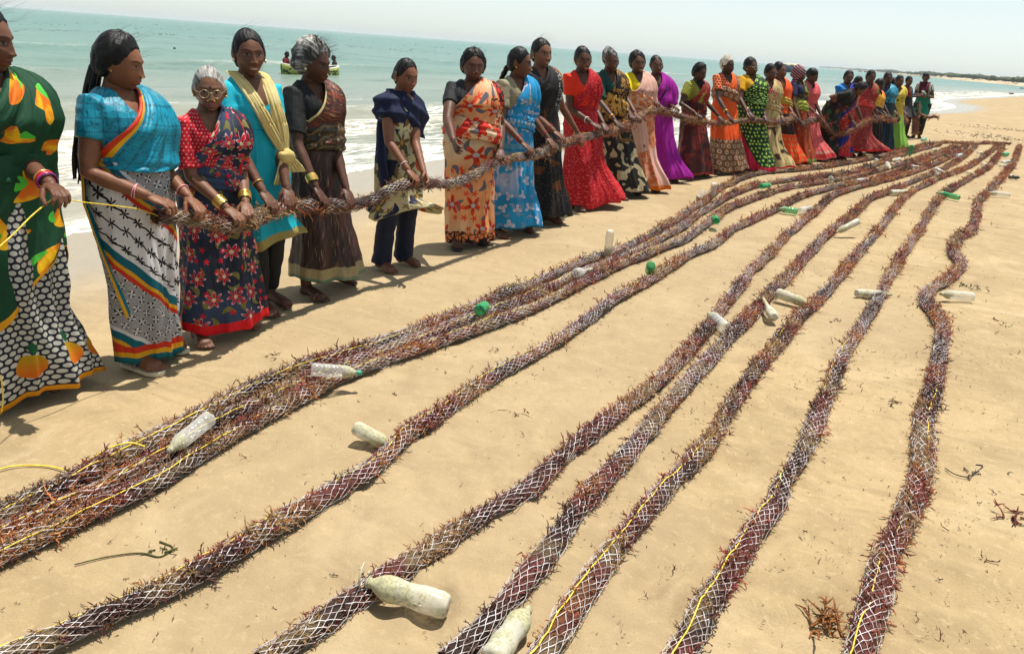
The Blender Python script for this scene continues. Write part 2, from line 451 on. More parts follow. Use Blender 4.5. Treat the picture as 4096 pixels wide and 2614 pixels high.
def sand_z(P, sd):
    z = np.where(sd < 0, SEA_Z*sstep(-3.4, 0, sd), SEA_Z-0.06*np.minimum(sd, 20))
    near = np.hypot(P[:, 0], P[:, 1]) < 60
    und = 0.006*vnoise(P[:, 0]*0.9, P[:, 1]*0.9, 0)+0.004*vnoise(P[:, 0]*2.3, P[:, 1]*2.3, 1)+0.0025*vnoise(P[:, 0]*6.1, P[:, 1]*6.1, 2)
    return z+und*near*sstep(0.5, -2, sd)
PITS = []                                   # shallow footprints
_pr = np.random.default_rng(11)
for _ in range(320):
    x, y = _pr.uniform(1200, 4060), _pr.uniform(640, 2560)
    p = gp(x, y)[:2]; PITS.append((p[0], p[1], _pr.uniform(-3, 3), _pr.uniform(0.006, 0.016)))
def make_sand():
    n = NT('beach_sand'); x, y, z = n.geo(); p = n.vec(x, y, 0)
    at = n.attr('Col'); sep = n.node('ShaderNodeSeparateColor'); n.link(at.outputs['Color'], sep.inputs[0])
    wet, damp = X(n.nt, sep.outputs[0]), X(n.nt, sep.outputs[1])
    big = n.noise(p, 0.8, 4, 0.55, 0.4); mid = n.noise(p, 4.5, 4, 0.6, 0.8); fine = n.noise(p, 330, 3, 0.7); g = n.noise(p, 90, 2)
    strk = n.noise(n.vec(x*3.0+y*5.0, y*1.1-x*0.6, 0), 1.6, 4, 0.6, 0.6)
    c = n.mix((big*0.5+mid*0.5).ss(0.34, 0.66), (0.292, 0.208, 0.106), (0.402, 0.297, 0.158))
    c = n.mix(strk.ss(0.48, 0.72)*0.6, c, (0.265, 0.187, 0.101))
    c = n.mix(n.noise(p, 1.7, 3, 0.5, 1.0).ss(0.53, 0.70)*0.55, c, (0.445, 0.338, 0.196))
    c = n.mix(fine.ss(0.56, 0.74)*0.4, c, (0.56, 0.45, 0.29)); c = n.mix(fine.ss(0.44, 0.28)*0.45, c, (0.19, 0.13, 0.065))
    gr = n.noise(p, 120, 4, 0.75); gr2 = n.noise(p, 28, 4, 0.7, 0.4)
    c = n.mix(gr.ss(0.50, 0.66)*0.35, c, (0.20, 0.145, 0.08)); c = n.mix(gr2.ss(0.54, 0.68)*0.30, c, (0.255, 0.18, 0.10)); c = n.mix(gr2.ss(0.46, 0.34)*0.30, c, (0.50, 0.39, 0.23))
    c = n.mix(damp*0.35, c, (0.33, 0.25, 0.15))
    c = n.mix(wet*0.80, c, (0.31, 0.262, 0.19))
    rough = 0.95-wet*0.78
    bm = n.bump(fine*0.12+g*0.2+gr2*0.35+mid*0.6+strk*0.35, 0.60, 0.018)
    m = n.done(n.bsdf(c, rough, bm, 0.35))
    P, F = polar(330, 300, 0.9, 900)
    sd, u = shore_sd(P)
    w = sstep(-2.3, -1.0, sd+0.35*vnoise(u*0.9, sd*0.7, 1))
    w2 = sstep(1.0, -6.5, sd)*0
    damp = sstep(0.1, 0.6, vnoise(P[:, 0]*0.5+7, P[:, 1]*0.35, 3))*sstep(0, 25, 25-P[:, 1])
    z = sand_z(P, sd)
    for px, py, a, dp in PITS:
        q = (P[:, 0]-px)*math.cos(a)+(P[:, 1]-py)*math.sin(a); s = -(P[:, 0]-px)*math.sin(a)+(P[:, 1]-py)*math.cos(a)
        e = (q/0.12)**2+(s/0.055)**2
        z += -dp*np.exp(-e*1.5)+dp*0.5*np.exp(-(np.sqrt(e)-1.5)**2*4)
    g_ = Geo(); g_.add(np.column_stack([P, z]), F, np.column_stack([w, damp, np.zeros(len(P))]))
    o = obj('beach_sand', g_, m); o['kind'] = 'structure'
    # sand behind and beside the photographer, a little lower so the sheets never share a plane
    return o
make_sand()

def breaker(sd, u):
    """height of the small waves near the shore"""
    w = 0.10*vnoise(u*0.22, sd*0.05, 0)
    z = np.zeros_like(sd)
    for d0, h, wd in ((1.6, 0.06, 0.5), (3.4, 0.17, 0.55), (6.6, 0.14, 0.8), (10.5, 0.12, 1.1), (16, 0.20, 1.7), (24, 0.20, 2.4), (36, 0.2, 3.5)):
        dd = sd-d0-1.4*vnoise(u*0.16+d0, d0*3.1, 1)-0.25*vnoise(u*1.1+d0*2, d0, 2)
        amp = h*np.clip(0.55+0.75*vnoise(u*0.12+d0*7, d0*1.7, 3), 0.05, 1.2)
        z += amp*np.where(dd < 0, np.exp(-(dd/(wd*0.45))**2), np.exp(-(dd/(wd*1.3))**2))
    return z*sstep(0.0, 1.2, sd)
def make_sea():
    n = NT('sea_water'); u, v = n.uv(); x, y, z = n.geo()
    at = n.attr('Col'); sep = n.node('ShaderNodeSeparateColor'); n.link(at.outputs['Color'], sep.inputs[0])
    rel, crest = X(n.nt, sep.outputs[0]), X(n.nt, sep.outputs[1])
    # body colour of the water: sandy in the shallows, green, then teal
    vv = v+(n.noise(n.vec(u*0.07, v*0.12, 0), 1.0, 3)-0.5)*9.0
    c = n.mix(vv.ss(1.0, 12.0), (0.31, 0.285, 0.215), (0.20, 0.235, 0.185))
    c = n.mix(vv.ss(9.0, 30.0), c, (0.105, 0.20, 0.155)); c = n.mix(vv.ss(28.0, 120.0), c, (0.070, 0.185, 0.143))
    c = n.mix(vv.ss(120.0, 900.0), c, (0.085, 0.20, 0.158))
    pat = n.noise(n.vec(u*0.03, v*0.13, 3), 1.0, 4, 0.6, 0.5)
    c = n.mix(pat.ss(0.50, 0.64)*0.5, c, (0.055, 0.125, 0.100))
    pat2 = n.noise(n.vec(u*0.25, v*0.9, 8), 1.0, 4, 0.6, 0.3)
    c = n.mix(pat2.ss(0.55, 0.72)*vv.ss(6.0, 14.0)*0.55, c, (0.045, 0.110, 0.088))
    # lacy foam in the wash, streaks behind, whitecaps out to sea
    wv = n.vec(u*0.75, v*1.5, 0)
    warp = n.noise(wv, 1.3, 3)
    lace = n.voro(n.vec(u*0.7+warp*1.5, v*2.1+warp*1.2, 0), 1.9, 'DISTANCE_TO_EDGE', 1.0)
    lace2 = n.voro(n.vec(u*2.1+warp*3.0, v*5.5+warp*2.0, 4), 1.6, 'DISTANCE_TO_EDGE', 1.0)
    band = n.noise(n.vec(u*0.16, v*0.75, 2), 1.0, 4, 0.62, 0.6)
    near = v.ss(8.5, 0.8)
    f1 = lace.ss(0.16, 0.03)*(band+near*0.13).ss(0.52, 0.66)*v.ss(11.0, 5.5)
    f2 = lace2.ss(0.2, 0.04)*(band*0.8+near*0.24).ss(0.56, 0.80)*v.ss(9.0, 4.0)
    f3 = (n.noise(n.vec(u*0.5, v*2.4, 6), 1.0, 5, 0.7, 0.8)+near*0.08).ss(0.60, 0.70)*v.ss(7.5, 2.0)
    edge = v.ss(0.60, 0.0)*n.noise(n.vec(u*2.2, v*6, 1), 1.0, 4, 0.7).ss(0.36, 0.5)
    cr = crest*(n.noise(n.vec(u*1.6, v*3.0, 5), 1.0, 4, 0.7)).ss(0.40, 0.58)
    caps = n.noise(n.vec(u*0.32, v*0.55, 11), 1.0, 5, 0.72, 0.2).ss(0.735, 0.77)*v.gt(9.0)
    foam = f1.max(f2*0.9).max(f3*0.95).max(edge).max(cr).max(caps*0.9).clamp()
    fc = n.mix(n.noise(n.vec(u*6, v*9, 0), 1.0, 3).ss(0.35, 0.7), (0.60, 0.56, 0.47), (0.86, 0.85, 0.80))
    col = n.mix(foam, c, fc)
    r1 = n.noise(n.vec(u*1.5, v*3.4, 0), 1.0, 5, 0.62, 0.5); r2 = n.noise(n.vec(u*7, v*14, 0), 1.0, 4, 0.6, 0.4); r3 = n.noise(n.vec(u*0.2, v*0.5, 0), 1.0, 4, 0.6, 0.3)
    h = r1*0.5+r2*0.12*v.ss(60.0, 10.0)+r3*1.6*v.ss(5.0, 40.0)+foam*0.12
    bm = n.bump(h, 0.75, 0.40)
    m = n.done(n.bsdf(col, foam*0.6+0.22, bm, 0.12))
    P, F = polar(380, 300, 3.0, 9000, -50, 50)
    sd, uu = shore_sd(P)
    z = SEA_Z+breaker(sd, uu)*np.where(sd < 80, 1, 0)+sstep(2, 15, sd)*0.03*vnoise(P[:, 0]*0.7, P[:, 1]*0.7, 2)*(sd < 200)
    cr = np.clip((breaker(sd, uu)-0.075)/0.09, 0, 1)*sstep(9, 3, sd)+0.55*np.clip((breaker(sd, uu)-0.15)/0.08, 0, 1)*sstep(8, 12, sd)*(sd < 40)
    keep = sd > -0.6
    F = F[keep[F].any(1)]
    g_ = Geo(); g_.add(np.column_stack([P, z]), F, np.column_stack([np.zeros(len(P)), cr, np.zeros(len(P))]), np.column_stack([uu, sd]))
    o = obj('sea', g_, m); o['kind'] = 'structure'
make_sea()

# far coast: a low strip of pale sand with scrub trees, curving round the bay
def at_dist(px, d):                          # ground point under a pixel column at a given distance
    r = ray(px, 300)[:2]; r = r/np.linalg.norm(r); return r*d
COAST = np.array([at_dist(3282, 4200), at_dist(3420, 2600), at_dist(3520, 1700), at_dist(3650, 1000), at_dist(3760, 720), at_dist(3880, 600), at_dist(4000, 520), at_dist(4096, 450), at_dist(4300, 400), at_dist(4700, 380)])
def make_coast():
    P = catmull(COAST, 160); T = nrm(np.gradient(P, axis=0)); N = np.column_stack([-T[:, 1], T[:, 0]])
    if N[0] @ P[0] < 0: N = -N
    N = nrm(P)*1.0
    g_ = Geo(); prof = ((-6, SEA_Z-0.4), (4, 0.35), (14, 1.2), (30, 1.7), (80, 2.2), (400, 2.6))
    wig = 1+0.5*vnoise(np.arange(160)*0.3, np.zeros(160))
    V = np.stack([np.column_stack([P+N*(o*(wig if o > 0 else 1))[:, None] if o > 0 else P+N*o, np.full(160, z)*(1+0.25*vnoise(np.arange(160)*0.5, np.full(160, o)))]) for o, z in prof], 0)
    g_.add(V.reshape(-1, 3), grid_faces(160, len(prof)))
    n = NT('far_sand'); x, y, z = n.geo()
    c = n.mix(n.noise(n.vec(x, y, 0), 0.12, 4).ss(0.4, 0.6), (0.40, 0.31, 0.19), (0.50, 0.41, 0.27))
    o = obj('far_beach', g_, n.done(n.bsdf(c, 0.95))); o['kind'] = 'structure'
    n = NT('scrub_foliage'); a = n.attr('Col')
    mat = n.done(n.bsdf(a.outputs['Color'], 0.8, None, 0.2))
    g_ = Geo(); r = np.random.default_rng(5)
    cum = np.concatenate([[0], np.cumsum(np.linalg.norm(np.diff(P, axis=0), axis=1))])
    base, bf = ellipsoid((0, 0, 0), (1, 1, 1), 7, 5)
    ang = np.arctan2(P[:, 0], P[:, 1])
    for i in range(2400):
        t = r.random(); a_ = lerp(ang[0], ang[-1], t); k = np.interp(a_, ang, np.arange(160)) if ang[-1] > ang[0] else np.interp(-a_, -ang, np.arange(160))
        p = np.array([np.interp(k, np.arange(160), P[:, j]) for j in (0, 1)]); d = np.linalg.norm(p)
        off = r.uniform(24, 24+d*0.14); q = p+p/d*off
        h = (2.2+1.2*vnoise(a_*90, 0.5)+0.9*r.random()+0.5*vnoise(a_*400, 3.3))*(0.75+d/5200)*r.uniform(0.55, 1.0)
        h = max(h, 0.9); w = h*r.uniform(0.6, 1.3)*(1+d/2500)
        V = base*(np.array([w, w, h*0.55]))*(1+0.30*r.standard_normal((len(base), 1)))
        tone = r.uniform(0.75, 1.25)
        g_.add(V+[q[0], q[1], 1.6+h*0.5], bf, np.array([0.055, 0.072, 0.034])*tone)
    o = obj('far_trees', g_, mat, smooth=False); o['kind'] = 'stuff'; tag(o, 'low green line of scrub trees along the far shore', 'trees', kind='stuff')
make_coast()

def haze():
    s = 9600.0; g = Geo(); z0, z1 = -3.0, 16.0
    V = [(x, y, z) for z in (z0, z1) for x, y in ((-s, -200), (s, -200), (s, s), (-s, s))]
    g.add(V, np.array([[0, 3, 2, 1], [4, 5, 6, 7], [0, 1, 5, 4], [1, 2, 6, 5], [2, 3, 7, 6], [3, 0, 4, 7]]))
    m = bpy.data.materials.new('haze'); m.use_nodes = True; nt = m.node_tree; nt.nodes.clear(); o_ = nt.nodes.new('ShaderNodeOutputMaterial')
    v = nt.nodes.new('ShaderNodeVolumePrincipled'); v.inputs['Color'].default_value = (0.88, 0.97, 0.985, 1); v.inputs['Density'].default_value = HAZE
    nt.links.new(v.outputs[0], o_.inputs['Volume'])
    o = obj('haze', g, m, smooth=False); o['kind'] = 'stuff'; tag(o, 'thin pale sea haze over the beach and water', 'haze', kind='stuff')
HAZE = 0.00022
haze()
# ------------------------------------------------------------------ seaweed ropes in white netting
R4 = np.random.default_rng(44)
def weed_colors(s, seed, a=0.0):
    """patchy colour of the weed along the rope"""
    s = np.asarray(s, float); k1 = vnoise(s*3.1+seed*7.3, np.full_like(s, seed*1.7)+a, 0); k2 = vnoise(s*5.7+seed*3.1, np.full_like(s, seed*2.9)+a, 1)
    red, dark, tan, rust = np.array([0.180, 0.046, 0.034]), np.array([0.060, 0.030, 0.022]), np.array([0.270, 0.170, 0.080]), np.array([0.260, 0.095, 0.032])
    c = np.tile(red, (len(s), 1)); f = lambda x: x[:, None]
    c = lerp(c, rust, f(sstep(0.05, 0.5, k1))); c = lerp(c, dark, f(sstep(0.0, 0.5, -k1))); c = lerp(c, tan, f(sstep(0.12, 0.55, k2)*0.85))
    return c
nt_ = NT('seaweed'); a_ = nt_.attr('Col'); x_, y_, z_ = nt_.objco()
k_ = nt_.noise(nt_.vec(x_, y_, z_), 55, 4, 0.65)
h_ = nt_.node('ShaderNodeHueSaturation'); nt_.link(a_.outputs['Color'], h_.inputs['Color']); nt_.link(k_*1.5+0.25, h_.inputs['Value'])
WEED = nt_.done(nt_.bsdf(h_.outputs[0], 0.5, nt_.bump(k_, 0.9, 0.02), 0.22))
def strand_mat(name, c1, c2, sc):
    n = NT(name); x, y, z = n.objco(); k = n.noise(n.vec(x, y, z), sc, 3)
    return n.done(n.bsdf(n.mix(k.ss(0.35, 0.65), c1, c2), 0.55))
NETW = strand_mat('net_twine', (0.34, 0.27, 0.24), (0.76, 0.71, 0.71), 18)
NETD = strand_mat('net_twine_dark', (0.10, 0.07, 0.055), (0.62, 0.55, 0.48), 9)
CORD = strand_mat('yellow_cord', (0.62, 0.42, 0.03), (0.85, 0.66, 0.07), 60)

def sprig_template(r, nb, seg):
    """one branching tuft of weed, about 1 long, growing along +z"""
    g = Geo()
    def br(p, d, L, rad, depth):
        n = seg; bend = r.normal(0, 0.55, 3); pts = [p]; q = p.copy(); dd = d.copy()
        for i in range(n):
            dd = nrm(dd+bend*0.5/n+r.normal(0, 0.18, 3)); q = q+dd*L/n; pts.append(q.copy())
        pts = np.array(pts); rr = np.linspace(rad, rad*0.4, n+1)
        T, A, B = frames(pts); a = np.arange(3)*2.094
        V = (pts[:, None]+rr[:, None, None]*(np.cos(a)[None, :, None]*A[:, None]+np.sin(a)[None, :, None]*B[:, None])).reshape(-1, 3)
        g.add(V, grid_faces(3, n+1, True), np.tile(np.clip(0.75+0.5*np.linspace(0, 1, n+1)[:, None].repeat(3, 1).reshape(-1, 1), 0, 2), (1, 3)))
        if depth:
            for _ in range(nb):
                k = r.integers(1, n+1); br(pts[k], nrm(dd+r.normal(0, 0.75, 3)), L*r.uniform(0.35, 0.6), rad*0.75, depth-1)
    br(np.zeros(3), np.array([0, 0, 1.0]), 0.75, 0.068, 1)
    return g
_sr = np.random.default_rng(8)
SPRIG_HI = [sprig_template(_sr, 4, 3) for _ in range(14)]
SPRIG_LO = [sprig_template(_sr, 3, 2) for _ in range(10)]
def scatter(g, tmpl, pos, dirs, scale, cols, r):
    which = r.integers(0, len(tmpl), len(pos))
    for i, t in enumerate(tmpl):
        m = which == i
        if not m.any(): continue
        V = t.verts(); C = np.vstack(t.C); F = np.vstack(t.F[4]); k = m.sum(); d = nrm(dirs[m]); rv = r.normal(0, 1, (k, 3))
        A = nrm(np.cross(d, rv)); B = np.cross(d, A)
        W = pos[m][:, None]+scale[m][:, None, None]*(V[None, :, 0:1]*A[:, None]+V[None, :, 1:2]*B[:, None]+V[None, :, 2:3]*d[:, None])
        CC = cols[m][:, None]*C[None]
        FF = (F[None]+(np.arange(k)*len(V))[:, None, None]).reshape(-1, 4)
        g.add(W.reshape(-1, 3), FF, CC.reshape(-1, 3))

def resample(P):
    P = np.asarray(P, float); D = catmull(P, len(P)*60); L = np.concatenate([[0], np.cumsum(np.linalg.norm(np.diff(D, axis=0), axis=1))])
    s = [0.0]
    while s[-1] < L[-1]:
        p = [np.interp(s[-1], L, D[:, j]) for j in range(3)]; d = np.linalg.norm(np.array(p)-C0)
        s.append(s[-1]+max(0.016, 0.0042*d))
    s = np.array(s[:-1]); return np.column_stack([np.interp(s, L, D[:, j]) for j in range(3)]), s
def seaweed_rope(P, seed, label, r0=0.041, group='seaweed ropes laid out on the sand', ground=True, dens=1.0, net=NETW, cord_side=0.5, net_gap=0.0, name='seaweed_rope', cord=True, netting=True):
    r = np.random.default_rng(100+seed)
    P, s = resample(P); T = nrm(np.gradient(P, axis=0)); ref = np.array([0, 0, 1.0])
    A = nrm(np.cross(T, ref)); B = np.cross(A, T)          # A to the side, B up
    d = np.linalg.norm(P-C0, axis=1)
    if ground:                                              # small wander
        P = P+A*(0.010*vnoise(s*2.1+seed*5, s*0+seed, 2))[:, None]
    def R(th, ss):
        k = 1+0.22*vnoise(ss*4.0+seed*3, th*0+seed, 0)+0.20*vnoise(ss*15+seed*9, th*1.4+30, 1)+0.17*vnoise(ss*26+seed*9, th*2.6+30, 2)
        return r0*k
    def surf(th, ss, i, off):
        rr = R(th, ss)+off; y = np.sin(th)*rr*(0.86 if ground else 1.0)
        V = P[i]+A[i]*(np.cos(th)*rr*(1.1 if ground else 1.0))[..., None]+B[i]*y[..., None]
        if ground: V[..., 2] = np.maximum(V[..., 2], 0.004)
        return V
    n = 14; th = np.linspace(0, 2*np.pi, n, endpoint=False); N = len(P)
    TH = np.tile(th, (N, 1)); SS = np.tile(s[:, None], (1, n)); I = np.tile(np.arange(N)[:, None], (1, n))
    root = empty(name, tuple(P[N//2]*[1, 1, 0 if ground else 1])); rl = np.array(root.location)
    g = Geo(); col = weed_colors(SS.ravel(), seed, TH.ravel()*0.35)*0.62*np.array([0.92, 1.03, 1.08])
    g.add(surf(TH, SS, I, 0.0).reshape(-1, 3)-rl, grid_faces(n, N, True), col)
    core = obj('seaweed', g, WEED, root); 
    # tufts poking out through the mesh
    per = np.clip(1050*3.2/np.maximum(d, 0.5), 260, 1050)*dens*(0.35+1.2*sstep(-0.5, 0.6, vnoise(s*2.7+seed*2, s*0+seed*1.3, 3)))
    cum = np.concatenate([[0], np.cumsum(per[:-1]*np.diff(s))]); k = int(cum[-1])
    si = np.interp(r.random(k)*cum[-1], cum, s); idx = np.clip(np.searchsorted(s, si), 0, N-1)
    tt = r.uniform(-0.35, np.pi+0.35, k) if ground else r.uniform(0, 2*np.pi, k)
    pos = surf(tt, si, idx, -0.008)
    rad = A[idx]*np.cos(tt)[:, None]+B[idx]*np.sin(tt)[:, None]
    dr = rad*r.uniform(0.25, 1.0, (k, 1))+T[idx]*r.normal(0, 0.8, (k, 1))+r.normal(0, 0.35, (k, 3))
    dd = d[idx]; sc = r.uniform(0.0135, 0.031, k)*(1+0.10*np.minimum(dd, 14))*np.where(r.random(k) < 0.06, 1.7, 1)
    if ground: dr[:, 2] = np.where(pos[:, 2] < 0.03, np.maximum(dr[:, 2], -0.1), dr[:, 2])
    cc = weed_colors(si, seed, tt*0.35)*r.uniform(0.9, 2.5, (k, 1))
    pick = r.random(k); cc[pick < 0.10] = np.array([0.30, 0.115, 0.028])*r.uniform(0.7, 1.2, ((pick < 0.10).sum(), 1)); cc[pick > 0.93] = [0.17, 0.03, 0.045]
    g = Geo(); nr = dd < 4.5
    scatter(g, SPRIG_HI, pos[nr]-rl, dr[nr], sc[nr], cc[nr], r); scatter(g, SPRIG_LO, pos[~nr]-rl, dr[~nr], sc[~nr], cc[~nr], r)
    if ground:
        g.V = [np.column_stack([v[:, :2], np.maximum(v[:, 2], 0.003)]) for v in g.V]
    o = obj('seaweed_tufts', g, WEED, root); o['kind'] = 'stuff'
    # the net: two families of zigzag twine making diamonds
    g = Geo(); ns = 10; cell = 0.050
    ph = np.cumsum(np.concatenate([[0], np.diff(s)*(2*np.pi/ns/cell)*(1+0.30*vnoise(s[1:]*1.3+seed, s[1:]*0, 1))]))
    rw = 0.00108*(1+0.065*np.minimum(d, 8))*(1-0.55*sstep(5, 13, d))
    for fam in (1, -1):
        for q in range(ns):
            t = fam*ph+2*np.pi*q/ns+0.10*vnoise(s*6+q*3.1, s*0+fam+seed, 0)+0.13*fam*np.sin(ph*ns)*0.35+0.4*vnoise(s*0.7, s*0+seed, 2)
            off = 0.0050+0.004*vnoise(s*9+q, s*0+5*fam, 1)
            C = surf(t, s, np.arange(N), off)
            if ground: keep = C[:, 2] > 0.010
            else: keep = np.ones(N, bool)
            rr = np.where(vnoise(s*2.2+q*0.3, s*0+seed*2.1, 3) < -0.62+net_gap, rw*0.45, rw)*np.where(keep, 1, 0.2)
            radv = A*np.cos(t)[:, None]+B*np.sin(t)[:, None]
            a = np.arange(3)*2.094+0.5; T2 = nrm(np.gradient(C, axis=0)); S2 = np.cross(T2, radv)
            V = (C[:, None]+rr[:, None, None]*(np.cos(a)[None, :, None]*S2[:, None]+np.sin(a)[None, :, None]*radv[:, None])).reshape(-1, 3)
            F = grid_faces(3, N, True).reshape(N-1, 3, 4)[keep[:-1] & keep[1:]].reshape(-1, 4)
            if len(F): g.add(V-rl, F)
    if netting: obj('net', g, net, root)
    if cord:
        t = np.pi*(0.5+0.34*(cord_side-0.5)*2)+0.55*vnoise(s*0.5+seed*4, s*0, 0)
        C = surf(t, s, np.arange(N), -0.002+0.011*vnoise(s*1.9+seed, s*0+3, 2)+0.005*vnoise(s*7+seed, s*0+3, 1))
        g = Geo(); V, F = tube(C-rl, 0.0025*(1-0.02*np.minimum(d, 10)), 5, False, ref=[0, 0, 1]); g.add(V, F)
        obj('yellow_cord', g, CORD, root)
    tag(root, label, 'seaweed rope', group)
    return P, s

def on_sand(pts, z=0.038): return np.array([gp(x, y, z) for x, y in pts])
ROPES = [
 ('left bundle, the strand nearest the women, wrapped in white net', [(-160, 2145), (0, 2065), (308, 1915), (514, 1805), (711, 1700), (956, 1572), (1232, 1458), (1590, 1345), (1881, 1232), (2187, 1105), (2348, 1040), (2561, 965), (2660, 905), (2750, 845), (2837, 788), (2893, 745), (3034, 693), (3250, 672), (3421, 645), (3597, 607), (3703, 578)], 0.5),
 ('middle strand of the three-rope bundle, net and seaweed with a yellow cord on top', [(-160, 2230), (0, 2145), (312, 1995), (570, 1865), (751, 1762), (990, 1628), (1248, 1505), (1590, 1382), (1881, 1274), (2180, 1155), (2361, 1076), (2561, 994), (2690, 925), (2837, 830), (2928, 776), (3030, 741), (3175, 716), (3400, 688), (3527, 650), (3632, 612), (3760, 577)], 0.35),
 ('outer strand of the three-rope bundle, bordering the open sand', [(-160, 2310), (0, 2222), (316, 2073), (632, 1922), (790, 1822), (1027, 1680), (1264, 1552), (1590, 1420), (1881, 1318), (2172, 1208), (2374, 1108), (2561, 1022), (2748, 948), (2858, 870), (2899, 840), (2999, 798), (3140, 752), (3290, 726), (3407, 706), (3560, 668), (3738, 614), (3823, 583)], 0.4),
 ('seaweed rope running from the bottom left corner, a green bottle stood against it halfway', [(-60, 2660), (79, 2600), (316, 2506), (553, 2403), (790, 2287), (1012, 2148), (1132, 2078), (1231, 2018), (1369, 1938), (1462, 1884), (1548, 1812), (1627, 1728), (1726, 1668), (1823, 1600), (1940, 1526), (2085, 1435), (2230, 1359), (2347, 1278), (2463, 1191), (2579, 1127), (2695, 1057), (2752, 1015), (2858, 973), (2935, 917), (3020, 874), (3111, 832), (3210, 783), (3316, 751), (3440, 726), (3562, 698), (3703, 642), (3800, 606), (3879, 579)], 0.8),
 ('seaweed rope with the big algae-coated bottle lying across its near end', [(1040, 2640), (1099, 2603), (1231, 2524), (1330, 2458), (1462, 2372), (1548, 2312), (1693, 2227), (1825, 2128), (1957, 2042), (2108, 1956), (2211, 1862), (2305, 1775), (2400, 1697), (2492, 1627), (2608, 1551), (2705, 1450), (2836, 1304), (2898, 1217), (2973, 1124), (3006, 1080), (3069, 1018), (3140, 945), (3210, 888), (3280, 825), (3337, 776), (3442, 744), (3597, 705), (3738, 656), (3837, 607), (3870, 580)], 0.45),
 ('seaweed rope with an old bottle lying along its right flank at the picture bottom', [(1800, 2650), (1844, 2612), (1957, 2497), (2050, 2385), (2194, 2205), (2279, 2092), (2467, 1860), (2600, 1705), (2724, 1562), (2817, 1460), (2911, 1360), (3022, 1242), (3085, 1162), (3159, 1093), (3231, 1015), (3316, 931), (3407, 860), (3478, 797), (3562, 762), (3668, 719), (3760, 680), (3844, 635), (3907, 583)], 0.6),
 ('fifth single seaweed rope from the right-hand wavy one, long and nearly straight', [(2120, 2650), (2160, 2610), (2347, 2350), (2518, 2130), (2631, 1985), (2724, 1893), (2817, 1793), (2867, 1736), (2948, 1578), (3035, 1460), (3116, 1373), (3190, 1280), (3271, 1199), (3346, 1112), (3439, 1000), (3527, 903), (3597, 811), (3654, 762), (3773, 705), (3879, 663), (3964, 605), (3990, 580)], 0.55),
 ('seaweed rope with tall dark tufts, second from the right, a green bottle across its far part', [(2690, 2660), (2724, 2610), (2774, 2520), (2836, 2402), (2898, 2309), (2960, 2209), (3022, 2104), (3097, 2011), (3128, 1930), (3190, 1837), (3245, 1731), (3296, 1590), (3352, 1472), (3401, 1373), (3457, 1280), (3501, 1205), (3557, 1106), (3619, 1000), (3668, 931), (3717, 846), (3773, 776), (3879, 712), (3955, 667), (4002, 605), (4012, 580)], 0.75),
 ('wavy kinked seaweed rope, rightmost of those on the sand', [(3430, 2670), (3452, 2610), (3482, 2508), (3513, 2414), (3532, 2309), (3557, 2216), (3607, 2129), (3644, 2023), (3681, 1949), (3694, 1874), (3698, 1775), (3700, 1652), (3731, 1559), (3749, 1485), (3768, 1404), (3774, 1311), (3743, 1255), (3704, 1205), (3712, 1158), (3780, 1118), (3846, 1058), (3815, 1000), (3832, 950), (3879, 925), (3900, 874), (3914, 811), (3956, 762), (4013, 705), (4055, 649), (4078, 584)], 0.5),
 ('seaweed rope laid crosswise at the far end joining the others', [(3700, 573), (3790, 570), (3880, 574), (3960, 572), (4050, 576)], 0.5),
]
LABELS = ['strand of the left bundle nearest the women, dark red seaweed in white net',
 'middle strand of the three-rope left bundle, yellow cord along its top',
 'outer strand of the three-rope left bundle, bordering the open sand',
 'netted seaweed rope running out of the bottom left corner',
 'netted seaweed rope passing under the big algae-coated bottle',
 'netted seaweed rope with a mouldy bottle along its flank at the picture bottom',
 'netted seaweed rope between the mouldy-bottle rope and the dark tufted one',
 'netted seaweed rope with long dark tufts, next to the kinked rope',
 'kinked netted seaweed rope, rightmost of those on the sand',
 'short far seaweed rope laid crosswise where the others end']
ROPE_PATHS = []
for i, (_, pts, cs) in enumerate(ROPES):
    ROPE_PATHS.append(seaweed_rope(on_sand(pts), i+1, LABELS[i], cord_side=cs, r0=0.0285 if i != 8 else 0.033, cord=i not in (9, 4, 5)))

# ------------------------------------------------------------------ bottles used as floats
def bottle_mat(name, tint, dirt, amount, alpha):
    n = NT(name); x, y, z = n.objco(); at = n.attr('Col')
    sp = n.node('ShaderNodeSeparateColor'); n.link(at.outputs['Color'], sp.inputs[0]); nk = X(n.nt, sp.outputs[0])
    k = n.noise(n.vec(x, y, z), 22, 4, 0.65); f = n.noise(n.vec(x, y, z), 120, 2)
    m = (k*0.75+f*0.25+nk*0.35).ss(0.62-amount*0.3, 0.80-amount*0.3)
    dcol = n.mix(f.ss(0.4, 0.62), dirt, tuple(c*0.68 for c in dirt))
    cl = n.bsdf(n.mix(k, tint, tuple(c*0.82 for c in tint)), 0.16, n.bump(f, 0.1, 0.003), 0.6)
    tr = n.node('ShaderNodeBsdfTransparent'); tr.inputs[0].default_value = (*[0.55+0.45*c for c in tint], 1)
    lw = n.node('ShaderNodeLayerWeight'); lw.inputs[0].default_value = 0.35
    fac = X(n.nt, lw.outputs['Facing'])
    mx = n.node('ShaderNodeMixShader'); n.link((fac*0.55+alpha).clamp(), mx.inputs[0]); n.link(tr.outputs[0], mx.inputs[1]); n.link(cl, mx.inputs[2])
    d = n.bsdf(dcol, 0.85); m2 = n.node('ShaderNodeMixShader'); n.link(m, m2.inputs[0]); n.link(mx.outputs[0], m2.inputs[1]); n.link(d, m2.inputs[2])
    return n.done(m2.outputs[0])
